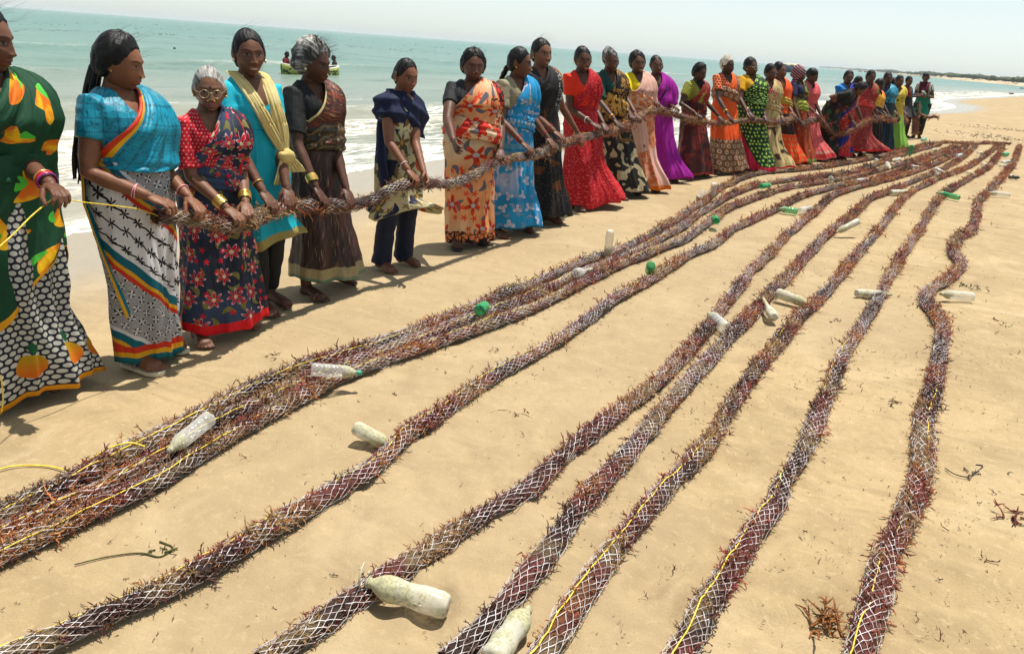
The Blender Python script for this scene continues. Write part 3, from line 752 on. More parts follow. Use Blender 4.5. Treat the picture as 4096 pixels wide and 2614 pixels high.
BMAT = {'clear': bottle_mat('clear_plastic', (0.82, 0.81, 0.75), (0.46, 0.43, 0.28), 0.10, 0.22),
        'dirty': bottle_mat('dirty_plastic', (0.74, 0.70, 0.56), (0.44, 0.41, 0.24), 0.55, 0.55),
        'green': bottle_mat('green_plastic', (0.05, 0.48, 0.17), (0.30, 0.45, 0.22), 0.14, 0.34),
        'pale': bottle_mat('pale_green_plastic', (0.32, 0.62, 0.42), (0.4, 0.45, 0.3), 0.15, 0.45),
        'dark': bottle_mat('weathered_plastic', (0.16, 0.14, 0.10), (0.06, 0.05, 0.035), 0.6, 0.8)}
CAPG = simple('green_cap', (0.02, 0.28, 0.16), 0.45); TWINE = simple('dirty_twine', (0.42, 0.38, 0.26), 0.8)
_prof = {'soda': [(0, .33), (.02, .42), (.05, .47), (.10, .5), (.17, .485), (.20, .5), (.33, .5), (.42, .455), (.50, .445), (.58, .47), (.66, .5), (.74, .485), (.80, .42), (.86, .31), (.91, .20), (.935, .165), (.94, .20), (.955, .20), (.96, .16), (1.0, .16)],
         'water': [(0, .40), (.03, .48), (.06, .5), (.20, .5), (.215, .47), (.24, .5), (.36, .5), (.375, .47), (.40, .5), (.52, .5), (.535, .47), (.56, .5), (.72, .5), (.80, .43), (.87, .30), (.92, .20), (.94, .17), (.945, .21), (.96, .21), (.965, .165), (1, .165)],
         'pear': [(0, .3), (.03, .44), (.10, .5), (.22, .5), (.34, .42), (.45, .30), (.56, .22), (.72, .19), (.88, .17), (.92, .165), (.93, .2), (.95, .2), (.96, .165), (1, .165)]}
def bottle(base, neck, kind, shape, label, dia=0.085, cap=None, bend=0.0, twine=False, group='plastic bottles tied to the ropes as floats'):
    base = np.array(base, float); neck = np.array(neck, float); L = np.linalg.norm(neck-base); ax = (neck-base)/L
    root = empty('plastic_bottle', tuple(base)); ref = np.array([0, 0, 1.0]) if abs(ax[2]) < 0.9 else np.array([1.0, 0, 0])
    A = nrm(np.cross(ax, ref)); B = np.cross(A, ax); n = 24; a = np.linspace(0, 2*np.pi, n, endpoint=False)
    pr = np.array(_prof[shape]); r = pr[:, 1]*dia*0.80
    lobes = 1+0.10*np.cos(5*a)[None]*sstep(0.07, 0.0, pr[:, 0])[:, None]
    dent = 1+0.05*vnoise(pr[:, 0:1]*5+R4.uniform(0, 40), np.cos(a)[None]*1.3+R4.uniform(0, 40), 1)*sstep(0.95, 0.7, pr[:, 0:1])
    rr = r[:, None]*lobes*dent
    V = (pr[:, 0]*L)[:, None, None]*ax+rr[..., None]*(np.cos(a)[None, :, None]*A+np.sin(a)[None, :, None]*B)
    V = V+(bend*np.sin(pr[:, 0]*np.pi)*L)[:, None, None]*B
    g = Geo(); k = len(pr); V = np.vstack([V.reshape(-1, 3), ax*L*0.035, ax*L])
    i = np.arange(n); colr = np.concatenate([np.repeat(sstep(0.45, 0.95, pr[:, 0]), n), [0, 1]])
    g.add(V, [grid_faces(n, k, True), np.stack([(i+1) % n, i, np.full(n, k*n)], -1), np.stack([(k-1)*n+i, (k-1)*n+(i+1) % n, np.full(n, k*n+1)], -1)], np.column_stack([colr]*3))
    obj('body', g, BMAT[kind], root)
    if cap:
        g = Geo(); V, F = tube([ax*L*0.955, ax*L*1.02], [dia*.172]*2, 14); g.add(V, F); obj('cap', g, cap, root)
    if twine:
        g = Geo(); V, F = torus(ax*L*0.97, dia*0.16, 0.003, ax, 14, 5); g.add(V, F)
        t = np.linspace(0, 1, 18)[:, None]; C = ax*L*(0.98+0.10*t)+A*0.028*np.sin(t*9)+B*0.030*np.cos(t*9)*(1-t*0.3)+np.array([0, 0, 1.0])*0.045*t**2
        V, F = tube(C, 0.0035, 5); g.add(V, F); obj('twine', g, TWINE, root)
    tag(root, label, 'bottle', group); return root
def bt(b, nk, kind, shape, label, zb=0.05, zn=0.045, **kw):
    return bottle(gp(b[0], b[1], zb), gp(nk[0], nk[1], zn), kind, shape, label, **kw)
bt((842, 1668), (672, 1806), 'clear', 'water', 'clear water bottle with muddy neck on the left bundle below the flip-flops', 0.14, 0.09, dia=0.078)
bt((1244, 1476), (1436, 1490), 'clear', 'water', 'clear bottle with a green cap lying across the left bundle', 0.12, 0.10, dia=0.075, cap=CAPG)
bt((1418, 1708), (1560, 1780), 'dirty', 'soda', 'half-muddy bottle sticking out from under the corner rope', 0.075, 0.04, dia=0.08)
bt((1794, 2426), (1462, 2322), 'dirty', 'soda', 'big greenish algae-coated bottle in the foreground with twine on its neck', 0.055, 0.085, dia=0.098, twine=True)
bt((1962, 2640), (2116, 2432), 'dirty', 'soda', 'mouldy cream bottle cut off by the bottom edge of the picture', 0.05, 0.06, dia=0.094)
bottle(gp(2430, 1022, 0.05)+np.array([0, -0.01, 0.21]), gp(2430, 1022, 0.05)+np.array([0, 0.01, -0.02]), 'clear', 'soda', 'clear bottle standing neck down in the left bundle', dia=0.085)
bt((2300, 1096), (2368, 1076), 'clear', 'pear', 'crumpled clear bottle in the gap between bundle strands', 0.08, 0.08, dia=0.10)
bottle(gp(1920, 1225, 0.11)+np.array([0.0, -0.07, 0.0]), gp(1920, 1225, 0.11)+np.array([0.03, 0.12, -0.03]), 'green', 'soda', 'bright green bottle seen end-on, on top of the left bundle', dia=0.088)
bottle(gp(2598, 1080, 0.09)+np.array([-0.0, -0.04, 0.05]), gp(2598, 1080, 0.09)+np.array([0.02, 0.12, -0.05]), 'green', 'soda', 'green bottle tilted up beside the corner rope', dia=0.088)
bottle(gp(2862, 890, 0.08)+np.array([-0.01, -0.07, 0.03]), gp(2862, 890, 0.08)+np.array([0.01, 0.12, 0.02]), 'green', 'soda', 'green bottle end-on below the bundle where its strands part', dia=0.095)
bottle(gp(2813, 782, 0.1)+np.array([0, 0, 0.05]), gp(2813, 782, 0.1)+np.array([-0.08, -0.06, -0.06]), 'clear', 'soda', 'left clear bottle of the pair on the bundle near the dark red skirt', dia=0.09)
bottle(gp(2850, 772, 0.1)+np.array([0.0, 0, 0.12]), gp(2850, 772, 0.1)+np.array([0.02, 0.05, -0.08]), 'clear', 'soda', 'right clear bottle of the pair on the bundle near the dark red skirt', dia=0.09)
bottle(gp(3048, 742, 0.09)+np.array([-0.04, -0.08, 0]), gp(3048, 742, 0.09)+np.array([0.14, 0.08, 0]), 'green', 'soda', 'green bottle in front of the women in orange and yellow-and-green', dia=0.095)
bt((3190, 846), (3116, 834), 'green', 'soda', 'green bottle lying neck to neck with a clear one in mid-field', 0.05, 0.06, dia=0.09)
bt((3198, 842), (3252, 832), 'clear', 'soda', 'clear bottle beside the mid-field green bottle', 0.05, 0.06, dia=0.09)
bt((3436, 884), (3342, 930), 'dirty', 'soda', 'yellowish bottle propped up slantwise on a rope', 0.17, 0.05, dia=0.085)
bt((3562, 770), (3645, 766), 'dirty', 'soda', 'muddy bottle between two ropes left of the long green one', 0.05, 0.05, dia=0.09)
bt((3838, 791), (3745, 770), 'green', 'soda', 'long green bottle across the dark tufted rope', 0.06, 0.07, dia=0.095)
bt((4038, 780), (3955, 771), 'clear', 'water', 'clear bottle beside the kinked rope near the right edge', 0.05, 0.06, dia=0.09)
bt((3106, 1170), (3236, 1216), 'dirty', 'soda', 'whitish bottle slanting between two middle ropes', 0.07, 0.05, dia=0.09)
bt((3096, 1270), (3050, 1190), 'dirty', 'pear', 'pear-shaped bottle with long thin neck hanging off a middle rope', 0.06, 0.08, dia=0.085)
bottle(gp(2884, 1298, 0.06)+np.array([0.02, -0.06, 0]), gp(2884, 1298, 0.06)+np.array([-0.05, 0.15, 0.02]), 'clear', 'water', 'clear bottle seen end-on under the pear-shaped bottle', dia=0.09)
bt((3424, 1172), (3566, 1178), 'dirty', 'soda', 'muddy bottle trapped crosswise under the dark tufted rope', 0.045, 0.03, dia=0.08)
bt((3895, 1188), (3760, 1174), 'clear', 'soda', 'clear bottle lying out from the bend of the kinked rope', 0.05, 0.06, dia=0.09)
bt((3508, 636), (3490, 668), 'clear', 'soda', 'clear bottle propped upright on the bundle before the green skirt', 0.22, 0.08, dia=0.09)
bt((3547, 652), (3560, 676), 'clear', 'soda', 'clear bottle tipped over the bundle, right of the propped one', 0.14, 0.08, dia=0.09)
bt((3600, 636), (3568, 643), 'clear', 'soda', 'clear bottle lying on the bundle below the upright green one', 0.1, 0.1, dia=0.09)
bottle(gp(3641, 620, 0.06)+np.array([0, 0, 0.2]), gp(3641, 620, 0.06)+np.array([0, 0.02, -0.04]), 'green', 'soda', 'green bottle standing on the bundle near its far end', dia=0.11)
bottle(gp(3690, 566, 0.08)+np.array([-0.05, -0.06, 0.03]), gp(3690, 566, 0.08)+np.array([0.12, 0.1, 0.08]), 'pale', 'soda', 'pale green bottle at the very end of the bundle', dia=0.11)
bt((3322, 712), (3324, 730), 'clear', 'soda', 'small clear bottle on end on the bundle before the pink sari', 0.16, 0.05, dia=0.09)
bt((3426, 724), (3478, 716), 'clear', 'soda', 'clear bottle lying on sand left of the far muddy bottles', 0.05, 0.05, dia=0.09)
bt((3642, 666), (3682, 671), 'clear', 'soda', 'clear bottle lying low between ropes before the lime green skirt', 0.05, 0.05, dia=0.09)
bt((3738, 674), (3782, 696), 'clear', 'soda', 'upper clear bottle of the slanting pair at far right', 0.12, 0.06, dia=0.09)
bt((3742, 700), (3768, 700), 'clear', 'soda', 'lower clear bottle of the slanting pair at far right', 0.05, 0.05, dia=0.09)
bt((3868, 689), (3898, 702), 'clear', 'soda', 'clear bottle right of the slanting pair', 0.08, 0.05, dia=0.09)
bt((3928, 658), (3968, 661), 'clear', 'water', 'clear bottle with dark end by the far part of the tufted rope', 0.06, 0.06, dia=0.09)
bt((4008, 650), (4044, 644), 'clear', 'water', 'upper clear bottle beside the far kinked rope', 0.06, 0.06, dia=0.09)
bt((3998, 664), (4030, 666), 'clear', 'soda', 'lower clear bottle beside the far kinked rope', 0.05, 0.05, dia=0.09)
bt((4012, 618), (4036, 615), 'green', 'soda', 'far green bottle near the crosswise rope', 0.05, 0.05, dia=0.11)
bt((4034, 706), (4080, 711), 'dark', 'soda', 'dark weathered bottle near the right edge of the picture', 0.05, 0.05, dia=0.09)
bt((3726, 601), (3750, 602), 'clear', 'soda', 'far clear bottle between the first and second rope ends', 0.07, 0.07, dia=0.1)
bt((3828, 625), (3848, 618), 'clear', 'soda', 'far clear bottle leaning on the middle rope ends', 0.1, 0.05, dia=0.1)
bt((3908, 611), (3932, 613), 'clear', 'soda', 'far clear bottle between the last rope ends', 0.06, 0.06, dia=0.1)

# ------------------------------------------------------------------ bits of weed on the sand
def crumbs():
    r = np.random.default_rng(21); g = Geo(); pos = []; sc = []
    while len(pos) < 3000:
        x, y = r.uniform(500, 4150), r.uniform(560, 2600)
        dens = 0.25+0.75*sstep(1500, 3300, x)
        if r.random() > dens*(0.35+0.65*sstep(-0.3, 0.4, float(vnoise(x*0.004, y*0.006, 1)))): continue
        p = gp(x, y, 0.0)
        if shore_sd(p[None, :2])[0][0] > -2.6: continue
        pos.append([p[0], p[1], 0.004]); sc.append(r.uniform(0.0025, 0.0065)*(2.6 if r.random() < 0.07 else 1)*(1+0.05*p[1]))
    # strewn near ropes
    for P, s in ROPE_PATHS[2:9]:
        k = 330; i = r.integers(0, len(P), k); q = P[i]+np.column_stack([r.normal(0, 0.11, (k, 2)), np.zeros(k)]); q[:, 2] = 0.004
        pos += q.tolist(); sc += (r.uniform(0.003, 0.011, k)).tolist()
    pos = np.array(pos); sc = np.array(sc); k = len(pos)
    d = np.column_stack([r.normal(0, 1, (k, 2)), r.uniform(0, 0.35, k)])
    cc = np.array([0.075, 0.05, 0.027])*r.uniform(0.5, 1.9, (k, 1)); red = r.random(k) < 0.2; cc[red] = [0.15, 0.05, 0.03]
    scatter(g, SPRIG_LO, pos, d, sc*2.2, cc, r)
    g.V = [np.column_stack([v[:, :2], np.maximum(v[:, 2], 0.002)]) for v in g.V]
    o = obj('seaweed_crumbs', g, WEED); tag(o, 'dark crumbs of dry seaweed strewn over the sand', 'seaweed', kind='stuff')
crumbs()
def loose(x, y, label, n, size, col, spread=0.5, flat=0.25, seed=0, stem=None):
    r = np.random.default_rng(300+seed); g = Geo(); p = gp(x, y, 0.0)
    pos = np.column_stack([r.normal(0, size*spread, (n, 2)), np.full(n, 0.006)]); a = r.uniform(0, 6.28, n)
    d = np.column_stack([np.cos(a), np.sin(a), r.uniform(0, flat, n)])
    scatter(g, SPRIG_HI, pos, d, r.uniform(0.6, 1.3, n)*size, np.array(col)*r.uniform(0.7, 1.4, (n, 1)), r)
    if stem:
        C = catmull([gp(*q, 0.006)-p for q in stem], 40); V, F = tube(C, np.linspace(0.002, 0.0032, 40)*1.1, 5, ref=[0, 0, 1]); g.add(V, F, np.array(col)*0.9)
    g.V = [np.column_stack([v[:, :2], np.maximum(v[:, 2], 0.002)]) for v in g.V]
    o = obj('seaweed_sprig', g, WEED); o.location = p; tag(o, label, 'seaweed', 'loose weed lying on the sand', 'stuff' if n > 100 else None)
OL, RD, BR = (0.10, 0.10, 0.03), (0.20, 0.05, 0.035), (0.15, 0.075, 0.03)
loose(665, 2195, 'green weed sprig with a long thin stem left of the corner rope', 4, 0.05, OL, 0.3, 0.4, 1, [(300, 2256), (430, 2225), (560, 2210), (640, 2225), (690, 2190), (655, 2170), (640, 2165)])
loose(1975, 1408, 'small tangle of green weed alone on open sand', 5, 0.03, (0.07, 0.07, 0.03), 0.4, 0.6, 2)
loose(2120, 1665, 'fine brown weed threads on the sand in mid-field', 6, 0.05, BR, 0.5, 0.1, 3, [(1930, 1662), (2000, 1640), (2080, 1652), (2120, 1668), (2160, 1690)])
loose(4060, 2070, 'reddish weed fronds cut by the right edge of the picture', 9, 0.09, RD, 0.55, 0.3, 4)
loose(3915, 2235, 'brown forked weed scrap in the right foreground', 3, 0.055, BR, 0.25, 0.3, 5)
loose(3560, 1608, 'brown weed strip between the tufted and the kinked rope', 4, 0.07, BR, 0.2, 0.15, 6)
loose(3880, 1895, 'thin dark weed string with a red curl right of the kinked rope', 4, 0.045, (0.06, 0.05, 0.035), 0.3, 0.2, 7, [(3780, 1870), (3820, 1895), (3870, 1905), (3915, 1880), (3930, 1862), (3905, 1858)])
loose(3330, 2520, 'bushy orange-brown weed tuft by the near end of the kinked rope', 16, 0.085, (0.26, 0.10, 0.03), 0.45, 0.9, 8)
loose(4018, 1305, 'bright green weed scrap near the right edge', 5, 0.03, (0.06, 0.16, 0.03), 0.4, 0.3, 9)
loose(3990, 1285, 'reddish weed twig beside the bright green scrap', 3, 0.05, RD, 0.5, 0.2, 10)
loose(3650, 1222, 'rust-coloured weed scrap left of the kinked rope bend', 4, 0.045, (0.22, 0.07, 0.03), 0.4, 0.2, 11)
loose(3880, 1150, 'green-brown weed heap above the clear bottle at the kink', 14, 0.06, (0.08, 0.08, 0.035), 0.9, 0.4, 12)
loose(1095, 1428, 'dark weed scrap on sand between women and bundle', 6, 0.035, (0.09, 0.055, 0.03), 0.5, 0.3, 13)
loose(3340, 1285, 'wispy grey weed threads right of the slanting whitish bottle', 7, 0.05, (0.10, 0.08, 0.05), 0.9, 0.15, 14)
loose(3960, 548, 'dark weed heaped on the beach beyond the rope ends', 150, 0.09, (0.07, 0.05, 0.025), 8.0, 0.2, 15)
loose(4040, 520, 'second dark weed heap farther right beyond the rope ends', 110, 0.09, (0.06, 0.045, 0.022), 8.0, 0.2, 16)
loose(3830, 975, 'small brown weed clump left of the kinked rope', 6, 0.05, BR, 0.7, 0.3, 17)
# ------------------------------------------------------------------ people: templates
def head_geo(n_az, n_el, old=0.0, wide=1.0, smile=0.0, lidded=0.0, tone=(0.1, 0.05, 0.03), lip=None, brow=(0.012, 0.008, 0.006)):
    """a head with a face, centre of the skull at the origin, looking along +y, 0.23 tall"""
    u = np.linspace(-np.pi, np.pi, n_az, endpoint=False); az = u-0.55*np.sin(u)
    w = np.linspace(-1, 1, n_el); el = (w*0.62+0.38*w**3)*np.pi/2*0.995-0.10*np.cos(w*np.pi/2)
    A, E = np.meshgrid(az, el)
    d = np.stack([np.sin(A)*np.cos(E), np.cos(A)*np.cos(E), np.sin(E)], -1).reshape(-1, 3)
    x, y, z = d[:, 0]*0.0735*wide, d[:, 1]*0.091, d[:, 2]*0.1115
    front = sstep(-0.1, 0.5, d[:, 1]); low = sstep(0.0, -0.10, z)
    x = x*(1-0.24*low*front-0.12*low); y = y*(1-0.06*front*sstep(0.02, 0.1, z))
    y = np.where(y < 0, y*(1-0.30*sstep(-0.02, -0.1, z))*1.02, y)
    y = y+front*0.012*low
    y = np.where(front > 0, lerp(y, np.minimum(y, 0.088+0.1*(y-0.088)), 0.75*front), y)      # flatten the face
    ax = np.abs(x); G = lambda cx, cz, sx, sz, a=ax: np.exp(-((a-cx)/sx)**2-((z-cz)/sz)**2)
    f = front
    prof = np.interp(z, [-0.046, -0.040, -0.033, -0.024, 0.0, 0.018, 0.03], [0, 0.008, 0.0185, 0.0165, 0.0085, 0.003, 0])
    y = y+f*prof*np.exp(-(x/np.interp(z, [-0.045, -0.03, 0.015], [0.016, 0.014, 0.0085]))**2)
    y = y+f*0.007*G(0.013, -0.034, 0.0065, 0.008)                                            # nostrils' wings
    y = y-f*0.010*G(0.031, 0.007, 0.017, 0.013)+f*0.006*G(0.031, 0.005, 0.011, 0.008)         # socket and eyeball
    y = y+f*0.005*G(0.028, 0.025, 0.022, 0.008)+f*0.005*G(0.042, -0.022, 0.018, 0.018)
    y = y+f*0.008*G(0.0, -0.056, 0.020, 0.006)+f*0.009*G(0.0, -0.068, 0.017, 0.007)-f*0.004*G(0, -0.0615, 0.022, 0.0025)
    y = y+f*0.008*G(0.0, -0.096, 0.020, 0.014)-f*0.004*G(0, -0.080, 0.02, 0.006)
    y = y-f*old*(0.006*G(0.045, -0.048, 0.015, 0.02)+0.004*G(0.022+0.15*0.02, -0.045, 0.004, 0.015))
    y = y+f*0.004*G(0.030, -0.040, 0.022, 0.022)
    V = np.column_stack([x, y, z])
    t = np.array(tone); C = np.tile(t, (len(V), 1)); f1 = f[:, None]
    lip = t*np.array([1.25, 0.85, 0.9])+np.array([0.035, 0.008, 0.010]) if lip is None else np.array(lip)
    ml = np.exp(-((x/(0.023+0.004*smile))**4)-(((z+0.0615-smile*0.06*np.abs(x))/0.0105)**4))*(d[:, 1] > 0.4)
    C = lerp(C, lip, np.clip(ml*1.2, 0, 1)[:, None])
    mm = np.exp(-((x/0.021)**4)-(((z+0.0615)/0.0026)**2))*(d[:, 1] > 0.4); C = lerp(C, t*0.25, (mm*0.8*(1-smile))[:, None])
    if smile > 0: mt = np.exp(-((x/0.016)**4)-(((z+0.0615)/0.0038)**4))*(d[:, 1] > 0.4); C = lerp(C, np.array([0.62, 0.57, 0.5]), (mt*smile)[:, None])
    bz = 0.0245+0.004*np.sin(np.clip((ax-0.012)/0.034, 0, 1)*np.pi)
    mb = np.exp(-(((ax-0.030)/0.019)**6)-((z-bz)/0.0036)**2)*(d[:, 1] > 0.3); C = lerp(C, np.array(brow), np.clip(mb*0.95, 0, 1)[:, None])
    ez = 0.0055; hgt = 0.0055*(1-0.5*lidded)
    me_ = (((ax-0.031)/0.0145)**2+((z-ez)/hgt)**2); m = sstep(1.25, 0.8, me_)*(d[:, 1] > 0.3); C = lerp(C, t*0.8+np.array([0.085, 0.078, 0.07]), m[:, None])
    mi = sstep(1.2, 0.8, ((ax-0.030)/0.0062)**2+((z-ez)/0.0062)**2)*m; C = lerp(C, np.array([0.012, 0.007, 0.005]), mi[:, None])
    mlid = np.exp(-(((z-ez-hgt*1.05)/0.0024)**2)-(((ax-0.031)/0.0150)**4))*(d[:, 1] > 0.3); C = lerp(C, np.array([0.012, 0.008, 0.006]), np.clip(mlid, 0, 1)[:, None])
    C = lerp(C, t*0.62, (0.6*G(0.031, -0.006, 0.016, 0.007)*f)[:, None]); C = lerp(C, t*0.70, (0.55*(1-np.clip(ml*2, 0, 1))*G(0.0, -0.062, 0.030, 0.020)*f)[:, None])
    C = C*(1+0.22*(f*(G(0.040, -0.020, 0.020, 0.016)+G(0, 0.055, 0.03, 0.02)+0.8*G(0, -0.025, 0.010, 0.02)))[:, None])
    if old > 0:
        wr = old*f*(0.5*np.exp(-((z-0.045-0.003*np.sin(ax*90))/0.0016)**2)+0.5*np.exp(-((z-0.055-0.002*np.sin(ax*80))/0.0016)**2))*(ax < 0.04)+old*f*0.7*np.exp(-((ax-0.024-0.35*np.clip(-0.03-z, 0, 1))/0.0025)**2)*((z < -0.028) & (z > -0.075))
        C = C*(1-0.45*np.clip(wr, 0, 1))[:, None]; V[:, 1] -= 0.0012*wr
    g = Geo(); g.add(V, grid_faces(n_az, n_el, True), C)
    for s in (1, -1):                                       # ears
        EV, EF = ellipsoid((s*0.074*wide, -0.008, -0.004), (0.010, 0.019, 0.031), 10, 8)
        EV[:, 0] += s*0.006*np.exp(-((EV[:, 1]+0.02)/0.012)**2); g.add(EV, EF, t*1.05)
    return g
def hair_geo(n_az, n_el, wide=1.0, line=1.0, puff=0.012, rough=0.004, seed=0, cover=0.0):
    """hair over the skull: follows the head, sinks into the skin along the hairline"""
    az = np.linspace(-np.pi, np.pi, n_az, endpoint=False); el = np.linspace(-1.45, 1.56, n_el)
    A, E = np.meshgrid(az, el)
    d = np.stack([np.sin(A)*np.cos(E), np.cos(A)*np.cos(E), np.sin(E)], -1).reshape(-1, 3)
    P = d*np.array([0.0735*wide, 0.092, 0.1115]); z = P[:, 2]
    P[:, 1] = np.where(P[:, 1] < 0, P[:, 1]*(1-0.24*sstep(-0.02, -0.1, z)), P[:, 1]*(1-0.06*sstep(0.02, 0.1, z)))
    P[:, 1] = np.where(P[:, 1] > 0.05, np.minimum(P[:, 1], 0.088+0.1*(P[:, 1]-0.088)), P[:, 1])
    a = np.abs(A.ravel()); e = E.ravel()
    hl = np.interp(a, [0, 0.35, 0.7, 0.95, 1.2, 1.45, 1.75, 2.2, 3.2], [0.76*line, 0.72*line, 0.58*line, 0.36, 0.06, -0.05, -0.42, -0.66, -0.72])-cover
    hl = hl+0.035*vnoise(A.ravel()*6+seed, A.ravel()*0+seed, 2)
    k = sstep(-0.06, 0.05, e-hl); grow = 0.30+0.70*sstep(0.0, 0.75, e-hl+0.35*(a > 1.5))
    n = vnoise(A.ravel()*7+seed, e*3, 0)*0.6+vnoise(A.ravel()*23+seed, e*4, 1)*0.5
    part = np.exp(-(P[:, 0]/0.006)**2)*sstep(-0.02, 0.04, P[:, 1])
    off = lerp(-0.005, puff*grow*(1+0.25*np.sin(a)+0.45*sstep(1.4, 2.6, a))+rough*n-0.0012*part, k)
    V = P+nrm(d*np.array([1, 1, 0.8]))*off[:, None]
    F = grid_faces(n_az, n_el, True); F = F[(off[F] > -0.0035).any(1)]
    g = Geo(); g.add(V, F, None, np.column_stack([np.arctan2(P[:, 0], P[:, 2]+0.07), P[:, 1]])); return g
def strands(g, root_pts, dirs, wind, L, r, rad=0.0008, n=9):
    for p, d in zip(root_pts, dirs):
        l = L*r.uniform(0.4, 1.0); t = np.linspace(0, 1, n)[:, None]; curl = r.normal(0, 0.35, 3)
        C = p+d*l*0.5*t+wind*l*t**1.6+np.sin(t*r.uniform(3, 8))*curl*l*0.35*t
        V, F = tube(C, np.linspace(rad, rad*0.3, n), 3, False); g.add(V, F)
def hand_geo(curl=0.9, voxel=0.0034):
    """right hand, wrist at origin, fingers along +y, palm towards -z, thumb on the -x side"""
    g = Geo()
    V, F = tube([(0, -0.03, 0), (0, 0.0, 0), (0, 0.012, 0)], [0.021, 0.021, 0.021], 10, flat=0.8); g.add(V, F)
    V, F = ellipsoid((0.001, 0.045, 0.0), (0.036, 0.050, 0.0145), 14, 10); g.add(V, F)
    V, F = ellipsoid((-0.018, 0.026, -0.006), (0.017, 0.030, 0.014), 12, 8); g.add(V, F)
    for x, y0, L, sp, rr in ((-0.027, 0.080, 0.066, -0.10, 0.0092), (-0.009, 0.086, 0.074, -0.02, 0.0095), (0.0105, 0.083, 0.069, 0.05, 0.0090), (0.028, 0.073, 0.054, 0.14, 0.0080)):
        p = np.array([x*0.85, y0-0.03, 0.0]); pts = [p.copy()]; p = np.array([x, y0, 0.002]); pts.append(p.copy()); a = 0.25*curl
        for seg in (0.44, 0.31, 0.25):
            q = np.array([sp*0.6, math.cos(a), -math.sin(a)]); p = p+nrm(q)*L*seg; pts.append(p.copy()); a += curl*0.85
        V, F = tube(pts, [rr, rr*1.06, rr*1.0, rr*0.92, rr*0.75], 8); g.add(V, F)
    pts = [(-0.018, 0.018, -0.004), (-0.038, 0.040, -0.014), (-0.046, 0.064, -0.024-0.012*curl), (-0.040, 0.086, -0.030-0.022*curl)]
    V, F = tube(pts, [0.013, 0.0115, 0.0102, 0.0085], 8); g.add(V, F)
    return remesh(g, voxel, 2)
def foot_geo(voxel=0.0045):
    """right foot, ankle above the origin, toes along +y, sole at z=0, big toe on the -x side"""
    g = Geo()
    V, F = tube([(0, -0.005, 0.13), (0, -0.004, 0.085), (0, 0.0, 0.05)], [0.031, 0.034, 0.037], 12); g.add(V, F)
    V, F = ellipsoid((0.0, -0.025, 0.030), (0.031, 0.038, 0.030), 14, 10); g.add(V, F)
    V, F = tube([(0, 0.0, 0.045), (0, 0.05, 0.040), (0.0, 0.09, 0.028), (0.0, 0.125, 0.019)], [0.036, 0.034, 0.034, 0.033], 14, flat=1.0)
    V[:, 2] = np.where(V[:, 2] < 0.03, np.maximum(V[:, 2], 0.003), V[:, 2]); V[:, 0] *= 1+0.35*sstep(0.03, 0.12, V[:, 1]); V[:, 2] = np.where(V[:, 1] > 0.05, np.minimum(V[:, 2], 0.075-0.32*(V[:, 1]-0.05)), V[:, 2])
    g.add(V, F)
    for x, y, L, rr in ((-0.027, 0.13, 0.045, 0.0135), (-0.007, 0.137, 0.038, 0.0098), (0.011, 0.133, 0.034, 0.0092), (0.026, 0.125, 0.030, 0.0088), (0.039, 0.112, 0.028, 0.0088)):
        V, F = tube([(x, y-0.03, 0.017), (x*1.05, y+L*0.3, 0.017), (x*1.08, y+L*0.7, 0.011)], [rr, rr, rr*0.95], 8); g.add(V, F)
    V, F = remesh(g, voxel, 2); V[:, 2] = np.maximum(V[:, 2], 0.0); return V, F
HAND_GRIP, HAND_REST = hand_geo(0.95), hand_geo(0.5)
FOOT = foot_geo()
def flip(F): return [f[:, ::-1] for f in F]

TZ = np.array([0.64, 0.72, 0.80, 0.88, 0.94, 1.00, 1.06, 1.12, 1.17, 1.21, 1.245, 1.275])
TA = np.array([0.12, 0.165, 0.172, 0.158, 0.146, 0.142, 0.146, 0.150, 0.150, 0.144, 0.112, 0.074])
TF = np.array([0.08, 0.112, 0.120, 0.120, 0.116, 0.114, 0.126, 0.142, 0.132, 0.105, 0.080, 0.055])
TB = np.array([0.09, 0.128, 0.130, 0.108, 0.096, 0.092, 0.094, 0.096, 0.096, 0.090, 0.078, 0.058])
def torso(th, z, fat, off=0.0, belly=0.0):
    """point on the torso, th = 0 front, +90 deg right"""
    th, z = np.broadcast_arrays(np.asarray(th, float), np.asarray(z, float))
    a = np.interp(z, TZ, TA)*fat+off; f = np.interp(z, TZ, TF)*(1+(fat-1)*1.2)+off+belly*np.exp(-((z-0.93)/0.10)**2); b = np.interp(z, TZ, TB)*fat+off
    s, c = np.sin(th), np.cos(th); e = 0.82
    sx = np.sign(s)*np.abs(s)**e; cy = np.sign(c)*np.abs(c)**e
    return np.stack([a*sx, np.where(c > 0, f, b)*cy, z], -1)

N_FACING = {}
PEOPLE = []
LINE = []                                    # ground points of the women in line
def cdir(p):
    c = -np.array([p[0], p[1]]); c = c/np.linalg.norm(c); return c, np.array([-c[1], c[0]])
def face_dir(p, psi):
    c, r = cdir(p); a = math.radians(psi); return math.cos(a)*c+math.sin(a)*r
def rotz(a): return np.array([[math.cos(a), -math.sin(a), 0], [math.sin(a), math.cos(a), 0], [0, 0, 1]])
def rotx(a): return np.array([[1, 0, 0], [0, math.cos(a), -math.sin(a)], [0, math.sin(a), math.cos(a)]])
def roty(a): return np.array([[math.cos(a), 0, math.sin(a)], [0, 1, 0], [-math.sin(a), 0, math.cos(a)]])

